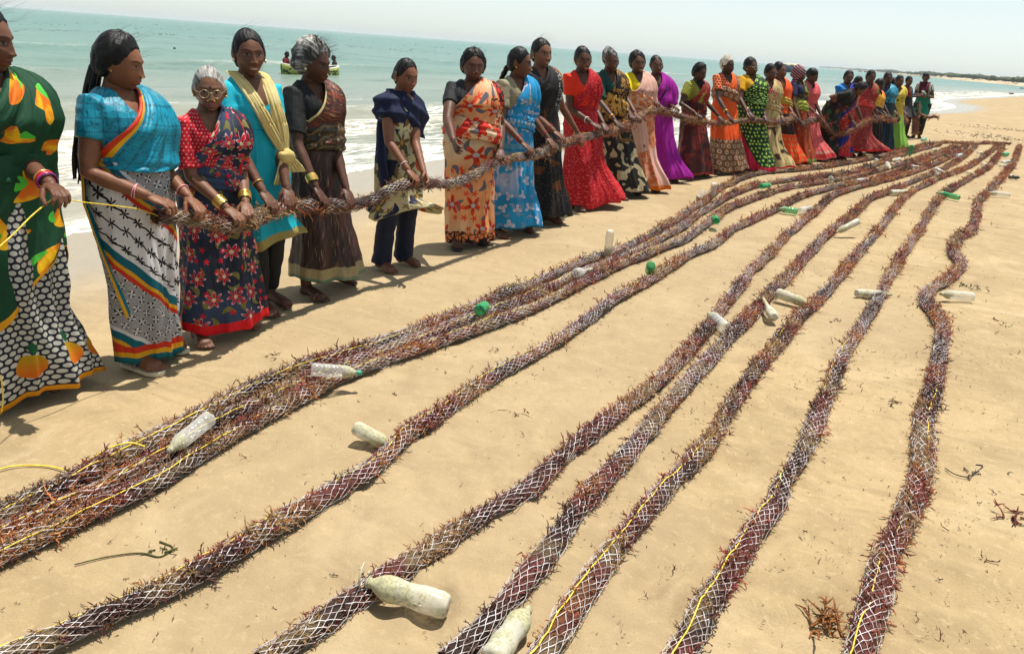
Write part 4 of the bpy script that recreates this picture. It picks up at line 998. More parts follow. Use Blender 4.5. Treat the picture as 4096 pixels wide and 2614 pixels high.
def fabric_sheet(S, T, fn, n=(26, 40)):
    s = np.linspace(0, 1, n[0]); t = np.linspace(0, 1, n[1]); SS, TT = np.meshgrid(s, t)
    V = fn(SS, TT); g = Geo(); uv = np.column_stack([SS.ravel()*S, TT.ravel()*T])
    g.add(V.reshape(-1, 3), grid_faces(n[0], n[1]), None, uv); return g
def thicken(o, t=0.004):
    m = o.modifiers.new('thickness', 'SOLIDIFY'); m.thickness = t; m.offset = 1.0; m.use_rim = True

class Woman:
    def __init__(s, label, foot, head, psi, hpsi, pitch=8, fat=1.0, skin=(0.115, 0.056, 0.034), hair='black', seed=0, bend=0.0, height=None, feet=None,
                 category='person', group='women lined up along the shore holding the seaweed rope', near=True, roll=0.0, tilt=0.0, zoff=0.0, hscale=1.0, wide=1.0):
        s.wide = wide
        s.label, s.psi, s.fat, s.near, s.bend, s.seed = label, psi, fat, near, math.radians(bend), seed
        s.r = np.random.default_rng(1000+seed); s.skin = np.array(skin); s.hair = hair
        s.g = gp(*foot); c, rr = cdir(s.g)
        hp = ray(*head); k = (s.g[:2]@s.g[:2])/(hp[:2]@s.g[:2]); Q = C0+hp*k
        s.bx = lerp(head[0], foot[0], 0.4); h = height or Q[2]; s.h = h; s.sc = h/1.498; s.zoff = zoff
        f = face_dir(s.g, psi); lat = (Q[:2]-s.g[:2])@rr-(f@rr)*math.sin(math.radians(bend))*0.52*(bend < 30); s.shear = lat/max(Q[2], 0.5)*rr if not height else np.zeros(2)
        f = face_dir(s.g, psi); s.yaw = math.atan2(-f[0], f[1]); s.Rz = rotz(s.yaw)
        s.hyaw = math.radians(hpsi-psi); s.pitch = math.radians(pitch); s.roll = math.radians(roll)
        s.root = empty('person', (s.g[0], s.g[1], zoff), s.yaw)
        tag(s.root, label, category, group)
        s.feet_px = feet; s.parts = []
        s.wind = s.Rz.T@np.array([rr[0], rr[1], 0.15])       # the sea breeze blows towards the right of the picture
        s.hips()
        s.hscale = hscale
    def shear_local(s, V):
        k = s.Rz.T@np.array([s.shear[0], s.shear[1], 0]); return V+V[..., 2:3]*k/s.sc*s.sc
    def out(s, V):                            # body units -> object space
        V = np.asarray(V, float)*s.sc; k = s.Rz.T@np.array([s.shear[0], s.shear[1], 0]); return V+V[..., 2:3]*k
    def loc(s, W):                            # world -> body units
        W = np.asarray(W, float); q = s.Rz.T@(W-np.array([s.g[0], s.g[1], s.zoff])); k = s.Rz.T@np.array([s.shear[0], s.shear[1], 0])
        q = q-q[2]*k; return q/s.sc
    def D(s, V):                              # bending forward from the hips
        V = np.asarray(V, float)
        if not s.bend: return V
        z = V[..., 2]; a = -s.bend*sstep(0.76, 1.02, z); pv = np.array([0, 0, 0.84]); q = V-pv
        y = q[..., 1]*np.cos(a)-q[..., 2]*np.sin(a); zz = q[..., 1]*np.sin(a)+q[..., 2]*np.cos(a)
        return np.stack([q[..., 0], y, zz], -1)+pv
    def hips(s):
        s.feet = []
        if s.feet_px:
            for px in s.feet_px: s.feet.append(s.loc(gp(*px)))
        else: s.feet = [np.array([0.085, -0.02, 0]), np.array([-0.085, 0.06, 0])]
    def add(s, name, g, mat, smooth=True, thick=0, label=None, parent=None, kind=None):
        o = obj(name, g, mat, parent or s.root, smooth, kind, V=s.out(g.verts()))
        if thick: thicken(o, thick)
        if label: o['label'] = label
        return o
    def arm(s, side, target, elbow_out=0.35, hang=False):
        """two-bone reach from the shoulder to the wrist; side +1 right, -1 left"""
        S = s.D(np.array([side*0.138*(0.6+0.4*s.fat), -0.008, 1.206])); L1, L2 = 0.275, 0.245
        T = np.asarray(target, float); v = T-S; d = np.linalg.norm(v)
        if d > (L1+L2)*0.985:
            k = min(d/((L1+L2)*0.985), 1.14); L1 *= k; L2 *= k
            if d > (L1+L2)*0.985: T = S+v/d*(L1+L2)*0.985; v = T-S; d = np.linalg.norm(v)
        a = (L1**2-L2**2+d**2)/(2*d); hh = math.sqrt(max(L1**2-a**2, 0)); u = v/d
        hint = np.array([side*elbow_out, -0.8, -0.25]); hint = hint-(hint@u)*u; E = S+u*a+nrm(hint)*hh
        return S, E, T
    def build_body(s, arms, legs=True, grip=(True, True), face={}, palm_in=False):
        """arms: {side: wrist target in body units}"""
        g = Geo(); fat = s.fat; n = 20
        th = np.linspace(0, 2*np.pi, n, endpoint=False); zs = np.concatenate([np.linspace(0.64, 1.21, 14), [1.245, 1.275]])
        TH, ZZ = np.meshgrid(th, zs); V = s.D(torso(TH, ZZ, fat)).reshape(-1, 3); m = len(V)
        V = np.vstack([V, s.D(np.array([[0, 0, 0.62], [0, 0, 1.285]]))]); i = np.arange(n); k = len(zs)
        g.add(V, [grid_faces(n, k, True)[:, ::-1], np.stack([i, (i+1) % n, np.full(n, m)], -1), np.stack([(k-1)*n+(i+1) % n, (k-1)*n+i, np.full(n, m+1)], -1)])
        # neck and head position
        hc = np.array([0, 0.022+0.05*math.sin(s.pitch), 1.386]); s.hc = s.D(hc)
        nb = s.D(np.array([0, -0.018, 1.225])); nm = s.D(np.array([0, -0.004, 1.30]))
        V, F = tube([nb, s.D(np.array([0, -0.012, 1.265])), nm, lerp(nm, s.hc, 0.75)], [0.070*(0.7+0.3*fat), 0.055, 0.047*(0.6+0.4*fat), 0.046], 14); g.add(V, F)
        s.arms = {}
        fa = 0.55+0.45*fat
        for side, tgt in arms.items():
            S, E, T = s.arm(side, tgt[0], tgt[1] if len(tgt) > 1 else 0.35); s.arms[side] = (S, E, T)
            V, F = tube([s.D(np.array([side*0.09, -0.008, 1.205])), S, lerp(S, E, 0.35), lerp(S, E, 0.7), E, lerp(E, T, 0.3), lerp(E, T, 0.7), T],
                        np.array([0.05, 0.050*fa, 0.047*fa, 0.043*fa, 0.036*fa, 0.036*fa, 0.029*fa, 0.0240]), 12); g.add(V, F)
        s.legs = []
        for side, ft in zip((1, -1), s.feet):
            fw = nrm(np.array([side*0.22, 1.0, 0])) if s.feet_px is None else nrm(np.array([side*0.15, 1.0, 0]))
            ank = ft-fw*0.05+np.array([0, 0, 0.10]); hip = np.array([side*0.085, 0, 0.76]); knee = lerp(hip, ank, 0.52)+np.array([0, 0.03, 0])
            V, F = tube([hip, lerp(hip, knee, 0.5), knee, lerp(knee, ank, 0.35), lerp(knee, ank, 0.75), ank], np.array([0.085, 0.074, 0.054, 0.053, 0.038, 0.033])*(0.6+0.4*fat), 12); g.add(V, F)
            s.legs.append((hip, knee, ank, fw, side))
        V, F = remesh(g, 0.0085 if s.near else 0.013, 4)
        B = Geo(); B.add(V, F, s.skin)
        # hands
        for j, side in enumerate((1, -1)):
            if side not in s.arms: continue
            S, E, T = s.arms[side]; fd = nrm(T-E); Y = nrm(fd+np.array([-side*0.10, 0.25, -0.10]))
            palm = np.array([side*0.10, -0.75, -0.65]) if grip[j] else np.array([-side*0.9, -0.35, 0.0])
            Zv = -(palm-(palm@Y)*Y); Zv = nrm(Zv); Xv = np.cross(Y, Zv)
            hv, hf = (HAND_GRIP if grip[j] else HAND_REST); hv = hv.copy()
            if side < 0: hv[:, 0] *= -1; hf = flip(hf)
            k = 0.97
            W = T+k*(hv[:, 0:1]*Xv+hv[:, 1:2]*Y+hv[:, 2:3]*Zv)
            B.add(W, hf, s.skin*np.where((hv[:, 1:2] > 0.02) & (hv[:, 2:3] < -0.006), 1.35, 1.0))
        for hip, knee, ank, fw, side in s.legs:
            fv, ff = FOOT; fv = fv.copy()
            if side < 0: fv[:, 0] *= -1; ff = flip(ff)
            xv = np.array([fw[1], -fw[0], 0]); W = np.column_stack([ank[0]+fv[:, 0]*xv[0]+fv[:, 1]*fw[0], ank[1]+fv[:, 0]*xv[1]+fv[:, 1]*fw[1], fv[:, 2]+s.sole])
            B.add(W, ff, s.skin*0.75)
        # head
        res = (84, 88) if s.near else (44, 44)
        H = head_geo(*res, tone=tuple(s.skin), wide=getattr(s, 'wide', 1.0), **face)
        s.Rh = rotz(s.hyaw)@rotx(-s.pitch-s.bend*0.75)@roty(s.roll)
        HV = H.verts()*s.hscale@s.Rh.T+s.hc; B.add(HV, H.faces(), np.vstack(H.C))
        s.body = s.add('body', B, SKIN)
        return s
    sole = 0.0
    def hd(s, p): return np.asarray(p, float)*s.hscale@s.Rh.T+s.hc      # head coordinates -> body
    def build_hair(s, style='bun', puff=0.012, line=1.0, wisps=14, wl=0.10, rough=0.004, cover=0.0, bun=(0, -0.105, -0.03), bunr=0.036):
        mat = HAIR[s.hair]
        H = hair_geo(*((90, 70) if s.near else (40, 36)), wide=getattr(s, 'wide', 1.0), puff=puff, line=line, rough=rough, seed=s.seed*3.3, cover=cover)
        g = Geo(); g.add(s.hd(H.verts()), H.faces(), None, np.vstack(H.U))
        if style in ('bun', 'low'):
            bv, bf = ellipsoid(bun, (bunr*1.1, bunr*0.85, bunr), 20, 14); bv += 0.004*vnoise(bv[:, 0:1]*90, bv[:, 2:3]*90, 0)*nrm(bv-np.array(bun)); g.add(s.hd(bv), bf, None, np.column_stack([np.arctan2(bv[:, 0]-bun[0], bv[:, 2]-bun[2])*0.7, bv[:, 1]]))
        if style == 'short':
            pass
        h = s.add('hair', g, mat); r = s.r; w = nrm(s.Rh.T@s.wind) if False else nrm(s.wind)
        if style == 'braid':
            g = Geo(); top = s.hd((0.0, -0.095, -0.05)); pts = []
            end = s.braid_end if hasattr(s, 'braid_end') else np.array([0.06, -0.14, 0.95])
            t = np.linspace(0, 1, 40)[:, None]; C = lerp(top, end, t)+np.array([0, -0.03, 0])*np.sin(t*np.pi)
            for ph in (0, 2.1, 4.2):
                q = C+0.010*np.column_stack([np.sin(t[:, 0]*34+ph), 0.6*np.cos(t[:, 0]*68+ph), 0*t[:, 0]]); V, F = tube(q, np.interp(t[:, 0], [0, .1, .8, 1], [.018, .016, .012, .005]), 8); g.add(V, F)
            s.add('braid', g, mat, parent=None)
        if style == 'tail':
            g = Geo(); top = s.hd((0.0, -0.092, -0.045)); e = s.braid_end; t = np.linspace(0, 1, 26)[:, None]
            for q in range(16):
                o = r.normal(0, 0.009, 3)*np.array([1, 1, 0.3]); C = lerp(top, e+o*1.6, t)+np.array([0.0, -0.02, 0])*np.sin(t*np.pi)+o+0.012*np.sin(t*9+q)*np.array([1, 0.4, 0])
                V, F = tube(C, np.interp(t[:, 0], [0, .2, .75, 1], [.014, .013, .010, .003]), 6); g.add(V, F)
            s.add('ponytail', g, mat)
        if wisps:
            g = Geo(); k = int(wisps*1.3); az = r.uniform(-np.pi, np.pi, k); el = r.uniform(0.25, 1.4, k)
            d = np.column_stack([np.sin(az)*np.cos(el), np.cos(az)*np.cos(el), np.sin(el)]); P = s.hd(d*np.array([0.078, 0.10, 0.122]))
            strands(g, P, nrm(d@s.Rh.T+np.array([0, 0, 0.2])), w*0.8, wl*0.75, r, 0.00045 if s.near else 0.0012, 12)
            s.add('loose_hair', g, mat, kind='stuff', parent=h)
        return s
    def blouse(s, mat, sleeve=0.55, puffs=0.013, z0=0.98, neck=0.085, depth=0.10, full=False, off=0.009):
        g = Geo(); n = 22; fat = s.fat; th = np.linspace(0, 2*np.pi, n, endpoint=False); zs = np.concatenate([np.linspace(z0, 1.22, 10), [1.248, 1.282]])
        TH, ZZ = np.meshgrid(th, zs); V = s.D(torso(TH, ZZ, fat, off)).reshape(-1, 3); m = len(V)
        V = np.vstack([V, s.D(np.array([[0, 0, z0-0.01], [0, 0, 1.292]]))]); i = np.arange(n); k = len(zs)
        g.add(V, [grid_faces(n, k, True)[:, ::-1], np.stack([i, (i+1) % n, np.full(n, m)], -1), np.stack([(k-1)*n+(i+1) % n, (k-1)*n+i, np.full(n, m+1)], -1)])
        fa = 0.55+0.45*fat
        for side, (S, E, T) in s.arms.items():
            q = lerp(S, E, sleeve)
            V, F = tube([s.D(np.array([side*0.08, -0.008, 1.205])), S, lerp(S, E, sleeve*0.5), q], np.array([0.056, 0.051*fa+puffs, 0.046*fa+puffs, 0.0425*fa+puffs*1.05]), 14, cap=False)
            # closed end, flat like a cuff
            n2 = 14; c0, c1 = V[:n2].mean(0), V[-n2:].mean(0); V = np.vstack([V, c0, c1]); j = np.arange(n2); M_ = len(V)-2
            F = F+[np.stack([(j+1) % n2, j, np.full(n2, M_)], -1), np.stack([M_-n2+j, M_-n2+(j+1) % n2, np.full(n2, M_+1)], -1)]; g.add(V, F)
        V, F = remesh(g, 0.0055 if s.near else 0.012, 5)
        # neckline: cut where the scoop is
        c = s.D(np.array([0, 0, 1.24])); q = V-c
        if s.bend: q = q@rotx(s.bend).T.T if False else (rotx(s.bend)@q.T).T
        x, y, z = q[:, 0], q[:, 1], q[:, 2]
        cutf = (np.abs(x) < neck*(1-0.25*sstep(0, -depth, z))) & (z > -depth+(np.abs(x)/neck)**2*depth*0.75) & (y > 0)
        cutb = (np.abs(x) < neck*0.85) & (z > -0.045) & (y <= 0)
        cut = cutf | cutb
        wob = V+0.0022*np.column_stack([vnoise(V[:, 2]*40, V[:, 0]*30, 0), vnoise(V[:, 2]*45+9, V[:, 0]*30, 1), 0*V[:, 0]])
        F2 = [f[~cut[f].all(1)] for f in F]
        B = Geo(); ang = np.arctan2(V[:, 0], V[:, 1]); B.add(wob, F2, None, np.column_stack([ang*0.15+V[:, 0]*0.2, V[:, 2]]))
        return s.add('blouse', B, mat)
    def skirt(s, mat, top=0.985, hem=0.055, w=(0.19, 0.175), flare=0.0, flare_dir=None, folds=9, amp=0.018, name='skirt', wave=0.012, belly=0.0, off=0.017, seed=0, knee=1.0, gap=0.0, n=110, pleat=0.012, rows=44, tuck=0.0):
        m = np.mean([f for f in s.feet], 0); r = np.random.default_rng(50+s.seed+seed); p = r.uniform(0, 6.28, 6)
        th = np.linspace(-np.pi, np.pi, n); z01 = np.linspace(0, 1, rows); TH, T = np.meshgrid(th, z01)
        z = lerp(top, hem, T); fat = s.fat
        up = torso(TH, np.clip(z, 0.74, 1.2), fat, off, belly)
        c, sn = np.cos(TH), np.sin(TH); hw = np.array(w)*(0.75+0.25*fat)
        k = sstep(0.80, hem, z); cx, cy = m[0]*k, m[1]*k*0.9
        lowx = hw[0]*np.sign(sn)*np.abs(sn)**0.9; lowy = hw[1]*np.sign(c)*np.abs(c)**0.9
        kb = sstep(0.88, 0.30, z); neckin = 1-knee*0.07*np.exp(-((z-0.35)/0.15)**2)
        X_ = lerp(up[..., 0], lowx*neckin, kb)+cx; Y_ = lerp(up[..., 1], lowy*neckin, kb)+cy
        rid = lambda q: 1-2*np.abs(np.sin(q*0.5))**0.8
        fold = 1.35*amp*sstep(1.0, 0.2, z)*(rid(TH*folds+p[0]+1.3*np.sin(z*5+p[1])+TH*0)*0.5+0.42*rid(TH*(folds*2.0)+p[2]+z*3)+0.8*vnoise(np.cos(TH)*1.5+p[3], np.sin(TH)*1.5+z*2.0+20, 0)+0.40*vnoise(np.cos(TH)*4.5+p[3], np.sin(TH)*4.5+z*2.4+20, 1))
        fold += 0.005*vnoise(np.cos(TH)*4+p[4], np.sin(TH)*4+z*14+20, 1)*sstep(1.0, 0.8, z)
        front = np.exp(-((np.arctan2(np.sin(TH-0.15), np.cos(TH-0.15)))/0.38)**2)
        fold += pleat*front*np.abs(np.sin(TH*14+z*0.8))*sstep(0.99, 0.6, z)
        for side, ft in zip((1, -1), s.feet):
            fw = nrm(np.array([side*0.15, 1.0, 0])); ank = ft-fw*0.05; hip = np.array([side*0.085, 0, 0.76]); q = np.clip((0.76-z)/0.68, 0, 1)
            lx, ly = lerp(hip[0], ank[0], q), lerp(hip[1], ank[1]+0.01, q)+0.03*np.sin(q*np.pi); rl = lerp(0.11*(0.6+0.4*fat), 0.075, q)
            need = (lx-cx)*sn+(ly-cy)*c+rl; have = (X_-cx)*sn+(Y_-cy)*c; ex = np.maximum(need-have, 0)*(z < 0.80); X_ += ex*sn; Y_ += ex*c
        X_ += fold*sn; Y_ += fold*c
        if flare:
            fd = flare_dir if flare_dir is not None else nrm(s.wind*[1, 1, 0]); side = np.clip((sn*fd[0]+c*fd[1]), -0.3, 1)
            a = flare*sstep(0.55, hem, z)**1.5*side; X_ += a*fd[0]; Y_ += a*fd[1]; z = z+0.22*np.abs(a)*T**3
        z = z+wave*np.sin(TH*2+p[5])*T**3+0.008*np.sin(TH*folds+p[0])*T**4
        z = np.maximum(z, 0.006)
        V = np.stack([X_, Y_, z], -1)
        g = Geo(); girth = 1.25; g.add(V.reshape(-1, 3), grid_faces(n, rows)[:, ::-1], None, np.column_stack([TH.ravel()/(2*np.pi)*girth, (1-T.ravel())*(top-hem)]))
        o = s.add(name, g, mat, thick=0.004); return o
    def pallu(s, mat, off=0.020, top=1.272, width=0.105, back=True, low=0.92, fold=0.0065, nf=5, right0=112, left0=-150, belly=0.0, name='sari_drape', slack=0.0, tail=0.72, mid=62, r2=12):
        fat = s.fat; rad = math.radians; sd = s.seed*1.7
        sh = s.D(np.array([-0.150*(0.6+0.4*fat), -0.008, 1.222]))
        def fn(SS, TT):
            f = np.clip(TT/0.56, 0, 1); b = np.clip((TT-0.62)/0.38, 0, 1)
            thr = np.interp(f, [0, 0.35, 0.7, 0.92, 1], [right0, mid+25, mid-18, r2, -6]); thl = np.interp(f, [0, 0.45, 0.8, 1], [left0, -118, -96, -84])
            zr = np.interp(f, [0, 0.35, 0.7, 0.92, 1], [0.965, 1.02, 1.125, 1.205, 1.235]); zl = np.interp(f, [0, 0.45, 0.8, 1], [low, 1.0, 1.14, 1.235])
            q = SS**0.9
            th = np.radians(lerp(thr, thl, q)); z = lerp(zr, zl, q)-0.045*np.sin(q*np.pi)*np.sin(f*np.pi)
            fo = 1.25*fold*(1-2*np.abs(np.sin(SS*nf*3.14+0.8*f+sd))**0.8+0.7*(1-2*np.abs(np.sin(SS*nf*2.3*3.14+sd*2-1.2*f))**0.8)+1.2*vnoise(SS*5+sd, f*4, 2)+0.5*vnoise(SS*13+sd, f*7, 1))
            P = torso(th, z, fat, 0, belly); o_ = off+fo+slack*np.sin(f*np.pi)*sstep(0.2, 0.9, SS)
            o_ = o_+0.038*sstep(0.5, 0.9, f)*sstep(0.3, 0.9, SS)       # room for the sleeve
            N = np.stack([np.sin(th), np.cos(th), 0*th], -1); P = P+N*o_[..., None]
            # shoulder line
            Sx = lerp(-0.060*fat, -0.172*(0.6+0.4*fat), SS); Sz = lerp(1.294, 1.246, SS**1.6)+off*0.5+fo*0.6
            SH = np.stack([Sx, -0.012+0*SS, Sz], -1)
            # back
            thb = np.radians(lerp(-176, -112, SS)); zb = lerp(1.22, tail, b); PB = torso(thb, np.clip(zb, 0.75, 1.25), fat, 0)
            PB[..., 2] = zb; PB = PB+np.stack([np.sin(thb), np.cos(thb), 0*thb], -1)*(off+0.012+fo+0.02*sstep(0.5, 0, b)*SS)[..., None]
            w1 = sstep(0.44, 0.59, TT)[..., None]; w2 = sstep(0.59, 0.74, TT)[..., None]
            R_ = lerp(lerp(P, SH, w1), PB, w2); R_[..., 1] += 0.034*4*w1[..., 0]*(1-w1[..., 0])*(w2[..., 0] < 0.01)-0.03*4*w2[..., 0]*(1-w2[..., 0]); R_[..., 2] += 0.010*4*w1[..., 0]*(1-w1[..., 0])
            return s.D(R_)
        g = fabric_sheet(0.62, 1.25, fn, (44, 64) if s.near else (26, 38))
        return s.add(name, g, mat, thick=0.003)
    def wrap(s, mat, z0=0.86, z1=1.0, off=0.030, name='waist_wrap', belly=0.0, tilt=0.05, nf=3):
        """the sari end wound round the waist, bunched in soft ridges"""
        n = 70; k = 14; th = np.linspace(0, 2*np.pi, n); t = np.linspace(0, 1, k); TH, T = np.meshgrid(th, t)
        z = lerp(z0, z1, T)+tilt*np.sin(TH+0.6); P = torso(TH, np.clip(z, 0.7, 1.2), s.fat, 0, belly)
        o = off*np.sin(T*np.pi)**0.5*0.5+off*0.5+0.006*np.sin(T*nf*6.28+TH*1.0)+0.004*vnoise(TH*3+s.seed, T*4, 0)
        V = P+np.stack([np.sin(TH), np.cos(TH), 0*TH], -1)*o[..., None]; V[..., 2] = z
        g = Geo(); g.add(s.D(V).reshape(-1, 3), grid_faces(n, k)[:, ::-1], None, np.column_stack([TH.ravel()*0.2, T.ravel()*0.15])); return s.add(name, g, mat, thick=0.003)
    def trousers(s, mat, width=0.016, hem=0.10, name='trousers', flare=0.0):
        g = Geo()
        for hip, knee, ank, fw, side in s.legs:
            e = np.array([ank[0], ank[1], hem])
            V, F = tube([hip+[0, 0, 0.06], hip, lerp(hip, knee, 0.5), knee, lerp(knee, ank, 0.4), lerp(knee, e, 0.8), e], np.array([0.10, 0.098, 0.084, 0.064, 0.058, 0.046+flare*0.6, 0.042+flare])*(0.6+0.4*s.fat)+width, 16, cap=False); g.add(V, F)
            c1 = V[-16:].mean(0); j = np.arange(16); m = len(V)
            c0 = V[:16].mean(0); W = np.vstack([c0, V[:16], c1, V[-16:]]); g.add(W, [np.stack([1+(j+1) % 16, 1+j, 0*j], -1)[:, ::-1], np.stack([18+(j+1) % 16, 18+j, 0*j+17], -1)])
        V, F = remesh(g, 0.009 if s.near else 0.014, 3)
        V = V+0.004*np.column_stack([vnoise(V[:, 2]*22, V[:, 0]*12, 0), vnoise(V[:, 2]*25+7, V[:, 0]*12, 1), 0*V[:, 0]])
        B = Geo(); B.add(V, F, None, np.column_stack([V[:, 0], V[:, 2]])); return s.add(name, B, mat)
    # ---- small things worn
    def bangles(s, side, mats, name='bangle', r=0.031, thick=0.0028, start=0.80, step=0.035, wide=False):
        S, E, T = s.arms[side]; ax = nrm(T-E)
        for i, m in enumerate(mats):
            c = lerp(E, T, start+step*i); g = Geo()
            if wide:
                V, F = tube([c-ax*0.02, c-ax*0.007, c+ax*0.007, c+ax*0.02], [r, r*1.04, r*1.02, r*0.98], 22, cap=False); V = V*1.0
                V += 0.0016*nrm(V-c)*np.sign(vnoise(V[:, 0:1]*400, V[:, 2:3]*400, 0)); g.add(V, F)
            else: V, F = torus(c, r, thick, ax+s.r.normal(0, 0.08, 3), 22, 6); g.add(V, F)
            s.add(name, g, m)
    def studs(s, ear=True, nose=False, mat=None, r=0.006, noseboth=False):
        mat = mat or STUD
        if ear:
            for sd in (1, -1):
                g = Geo(); V, F = ellipsoid((sd*0.081, 0.0, -0.032), (r*0.7, r, r), 10, 8); g.add(s.hd(V), F); s.add('earring', g, mat)
        if nose:
            for sd in ((1, -1) if noseboth else (1,)):
                g = Geo(); V, F = ellipsoid((sd*0.0165, 0.1065, -0.035), (0.0035, 0.003, 0.0035), 8, 6); g.add(s.hd(V), F); s.add('nose_stud', g, mat)
    def bindi(s, r=0.005, z=0.030):
        g = Geo(); V, F = ellipsoid((0, 0.0945, z), (r, 0.002, r*1.15), 10, 8); g.add(s.hd(V), F); s.add('bindi', g, BINDI)
    def necklace(s, mat, drop=0.10, r=0.003, w=0.062):
        a = np.linspace(0, 2*np.pi, 40); f = np.clip(np.cos(a), 0, 1)
        z = 1.262-drop*f**1.5; th = a; P = np.column_stack([np.sin(a)*w, np.where(np.cos(a) > 0, 0.058+0.045*f, 0.06)*np.cos(a), z])
        Q = torso(np.arctan2(P[:, 0], P[:, 1]), np.clip(z, 1.1, 1.27), s.fat, 0.008); P[:, 1] = np.where(f > 0.3, np.maximum(P[:, 1], Q[:, 1]*1.02), P[:, 1])
        g = Geo(); V, F = tube(s.D(P), r, 6, False); g.add(V, F); s.add('necklace', g, mat)
    def glasses(s):
        g = Geo()
        for sd in (1, -1):
            V, F = torus((sd*0.031, 0.106, 0.000), 0.023, 0.0017, (sd*0.12, 1, 0.05), 26, 6, 0.86); g.add(s.hd(V), F)
            V, F = tube([(sd*0.054, 0.101, 0.006), (sd*0.074, 0.06, 0.008), (sd*0.080, 0.0, 0.008)], 0.0014, 5); g.add(s.hd(V), F)
        V, F = tube([(-0.010, 0.110, 0.004), (0, 0.114, 0.007), (0.010, 0.110, 0.004)], 0.0015, 5); g.add(s.hd(V), F); s.add('spectacles', g, STEEL)
    def sandals(s, mat, strap):
        for hip, knee, ank, fw, side in s.legs:
            xv = np.array([fw[1], -fw[0], 0]); f3 = np.array([fw[0], fw[1], 0]); g = Geo()
            y = np.linspace(-0.075, 0.175, 24); wd = np.interp(y, [-0.075, -0.06, 0, 0.06, 0.12, 0.16, 0.175], [0.012, 0.034, 0.036, 0.042, 0.048, 0.036, 0.010])
            top = [];
            for zz, k in ((0.001, 0.95), (0.004, 1.0), (0.017, 1.0), (0.020, 0.95)):
                L = np.concatenate([np.column_stack([-wd*k, y]), np.column_stack([wd*k, y])[::-1]]); top.append(np.column_stack([L, np.full(len(L), zz)]))
            n = 48; V = np.vstack(top); F = [grid_faces(n, 4, True)[:, ::-1]]; i = np.arange(23)
            F.append(np.stack([3*n+i, 3*n+47-i, 3*n+46-i, 3*n+i+1], -1))
            W = np.array([ank[0], ank[1], 0])+V[:, 0:1]*xv+V[:, 1:2]*f3+V[:, 2:3]*np.array([0, 0, 1.0]); g.add(W, F)
            o = s.add('flip_flop', g, mat, smooth=False)
            g = Geo(); tp = np.array([-side*0.014, 0.128, 0.028])
            for e in ((-0.040, 0.035, 0.022), (0.040, 0.035, 0.022)):
                C = np.array([e, lerp(np.array(e), tp, 0.35)+[np.sign(e[0])*0.006, 0, 0.042], lerp(np.array(e), tp, 0.7)+[0, 0, 0.034], tp]); C = catmull(C, 12)
                C = np.array([ank[0], ank[1], 0])+C[:, 0:1]*xv+C[:, 1:2]*f3+C[:, 2:3]*np.array([0, 0, 1.0]); V, F = tube(C, 0.0055, 6); g.add(V, F)
            s.add('strap', g, strap, parent=o)
# ------------------------------------------------------------------ the held rope: a vertical sheet in front of the women carries it
_w = [(505, 610, 1440), (850, 890, 1330), (1020, 1075, 1240), (1265, 1312, 1155), (1610, 1588, 1068), (1885, 1872, 982), (2060, 2045, 935), (2160, 2155, 888), (2330, 2340, 825), (2455, 2500, 785), (2555, 2572, 762), (2635, 2652, 726), (2780, 2762, 712), (2902, 2902, 692), (3003, 3012, 688), (3076, 3074, 680), (3128, 3146, 658), (3192, 3192, 652), (3238, 3236, 640), (3300, 3290, 636), (3372, 3340, 636), (3460, 3425, 628), (3502, 3492, 614), (3540, 3528, 608), (3582, 3562, 600), (3630, 3618, 560), (3700, 3672, 553)]
_ax = np.array([q[0] for q in _w], float); _ad = np.array([np.linalg.norm(gp(q[1], q[2])[:2]) for q in _w])
_ad = np.maximum.accumulate(_ad); _ax = _ax+0.15*FPX/_ad
def on_sheet(px, py, push=0.0):
    d = ray(px, py); D_ = np.interp(px, _ax, _ad)-0.25+push
    return C0+d*(D_/np.linalg.norm(d[:2]))
HELD = [(618, 868), (650, 868), (760, 872), (860, 890), (930, 905), (1000, 885), (1070, 850), (1150, 828), (1260, 826), (1390, 822), (1480, 800), (1560, 760), (1640, 735), (1720, 732), (1800, 735), (1880, 708), (1960, 660), (2040, 635), (2130, 622), (2200, 595), (2300, 558), (2400, 535), (2480, 512), (2540, 478), (2600, 443), (2650, 443), (2720, 465), (2800, 485), (2900, 492), (3000, 480), (3080, 490), (3130, 485), (3175, 472), (3210, 495), (3262, 475), (3300, 500), (3330, 532), (3370, 538), (3420, 512), (3470, 482), (3520, 474), (3570, 478), (3625, 484)]
HELD_P = np.array([on_sheet(*p) for p in HELD]); _hx = np.array([p[0] for p in HELD]); _hy = np.array([p[1] for p in HELD])
seaweed_rope(HELD_P, 31, 'netted seaweed rope held up at waist height by the row of women', r0=0.030, group='seaweed ropes held by the women', ground=False, dens=1.35, net=NETD, name='seaweed_rope', cord=True, cord_side=0.6)

def reach(w, side, px, py, eo=0.35, push=0.0):
    """wrist target (body units) so that the hand closes on the rope seen at this pixel; slides along the rope if too far"""
    S = w.D(np.array([side*0.138, -0.008, 1.206])); best = None
    for k in np.linspace(0, 1, 12):
        x = lerp(px, w.bx-side*12, k); y = py+np.interp(x, _hx, _hy)-np.interp(px, _hx, _hy)
        P = w.loc(on_sheet(x, y, push))
        Y = nrm(nrm(P-S)+np.array([-side*0.10, 0.25, -0.10])); pl = np.array([side*0.10, -0.75, -0.65]); pl = nrm(pl-(pl@Y)*Y)
        T = P-Y*0.080-pl*0.030/w.sc; d = np.linalg.norm(T-S)
        if best is None or d < best[0]: best = (d, T)
        if d < 0.535: best = (d, T); break
    if best[0] > 0.55: print('REACH', w.label[:40], side, round(float(best[0]), 3))
    return (best[1], eo)
def free(w, side, px, py, push=0.0, eo=0.2): return (w.loc(on_sheet(px, py, push)), eo)

WHT = srgb(225, 222, 215)
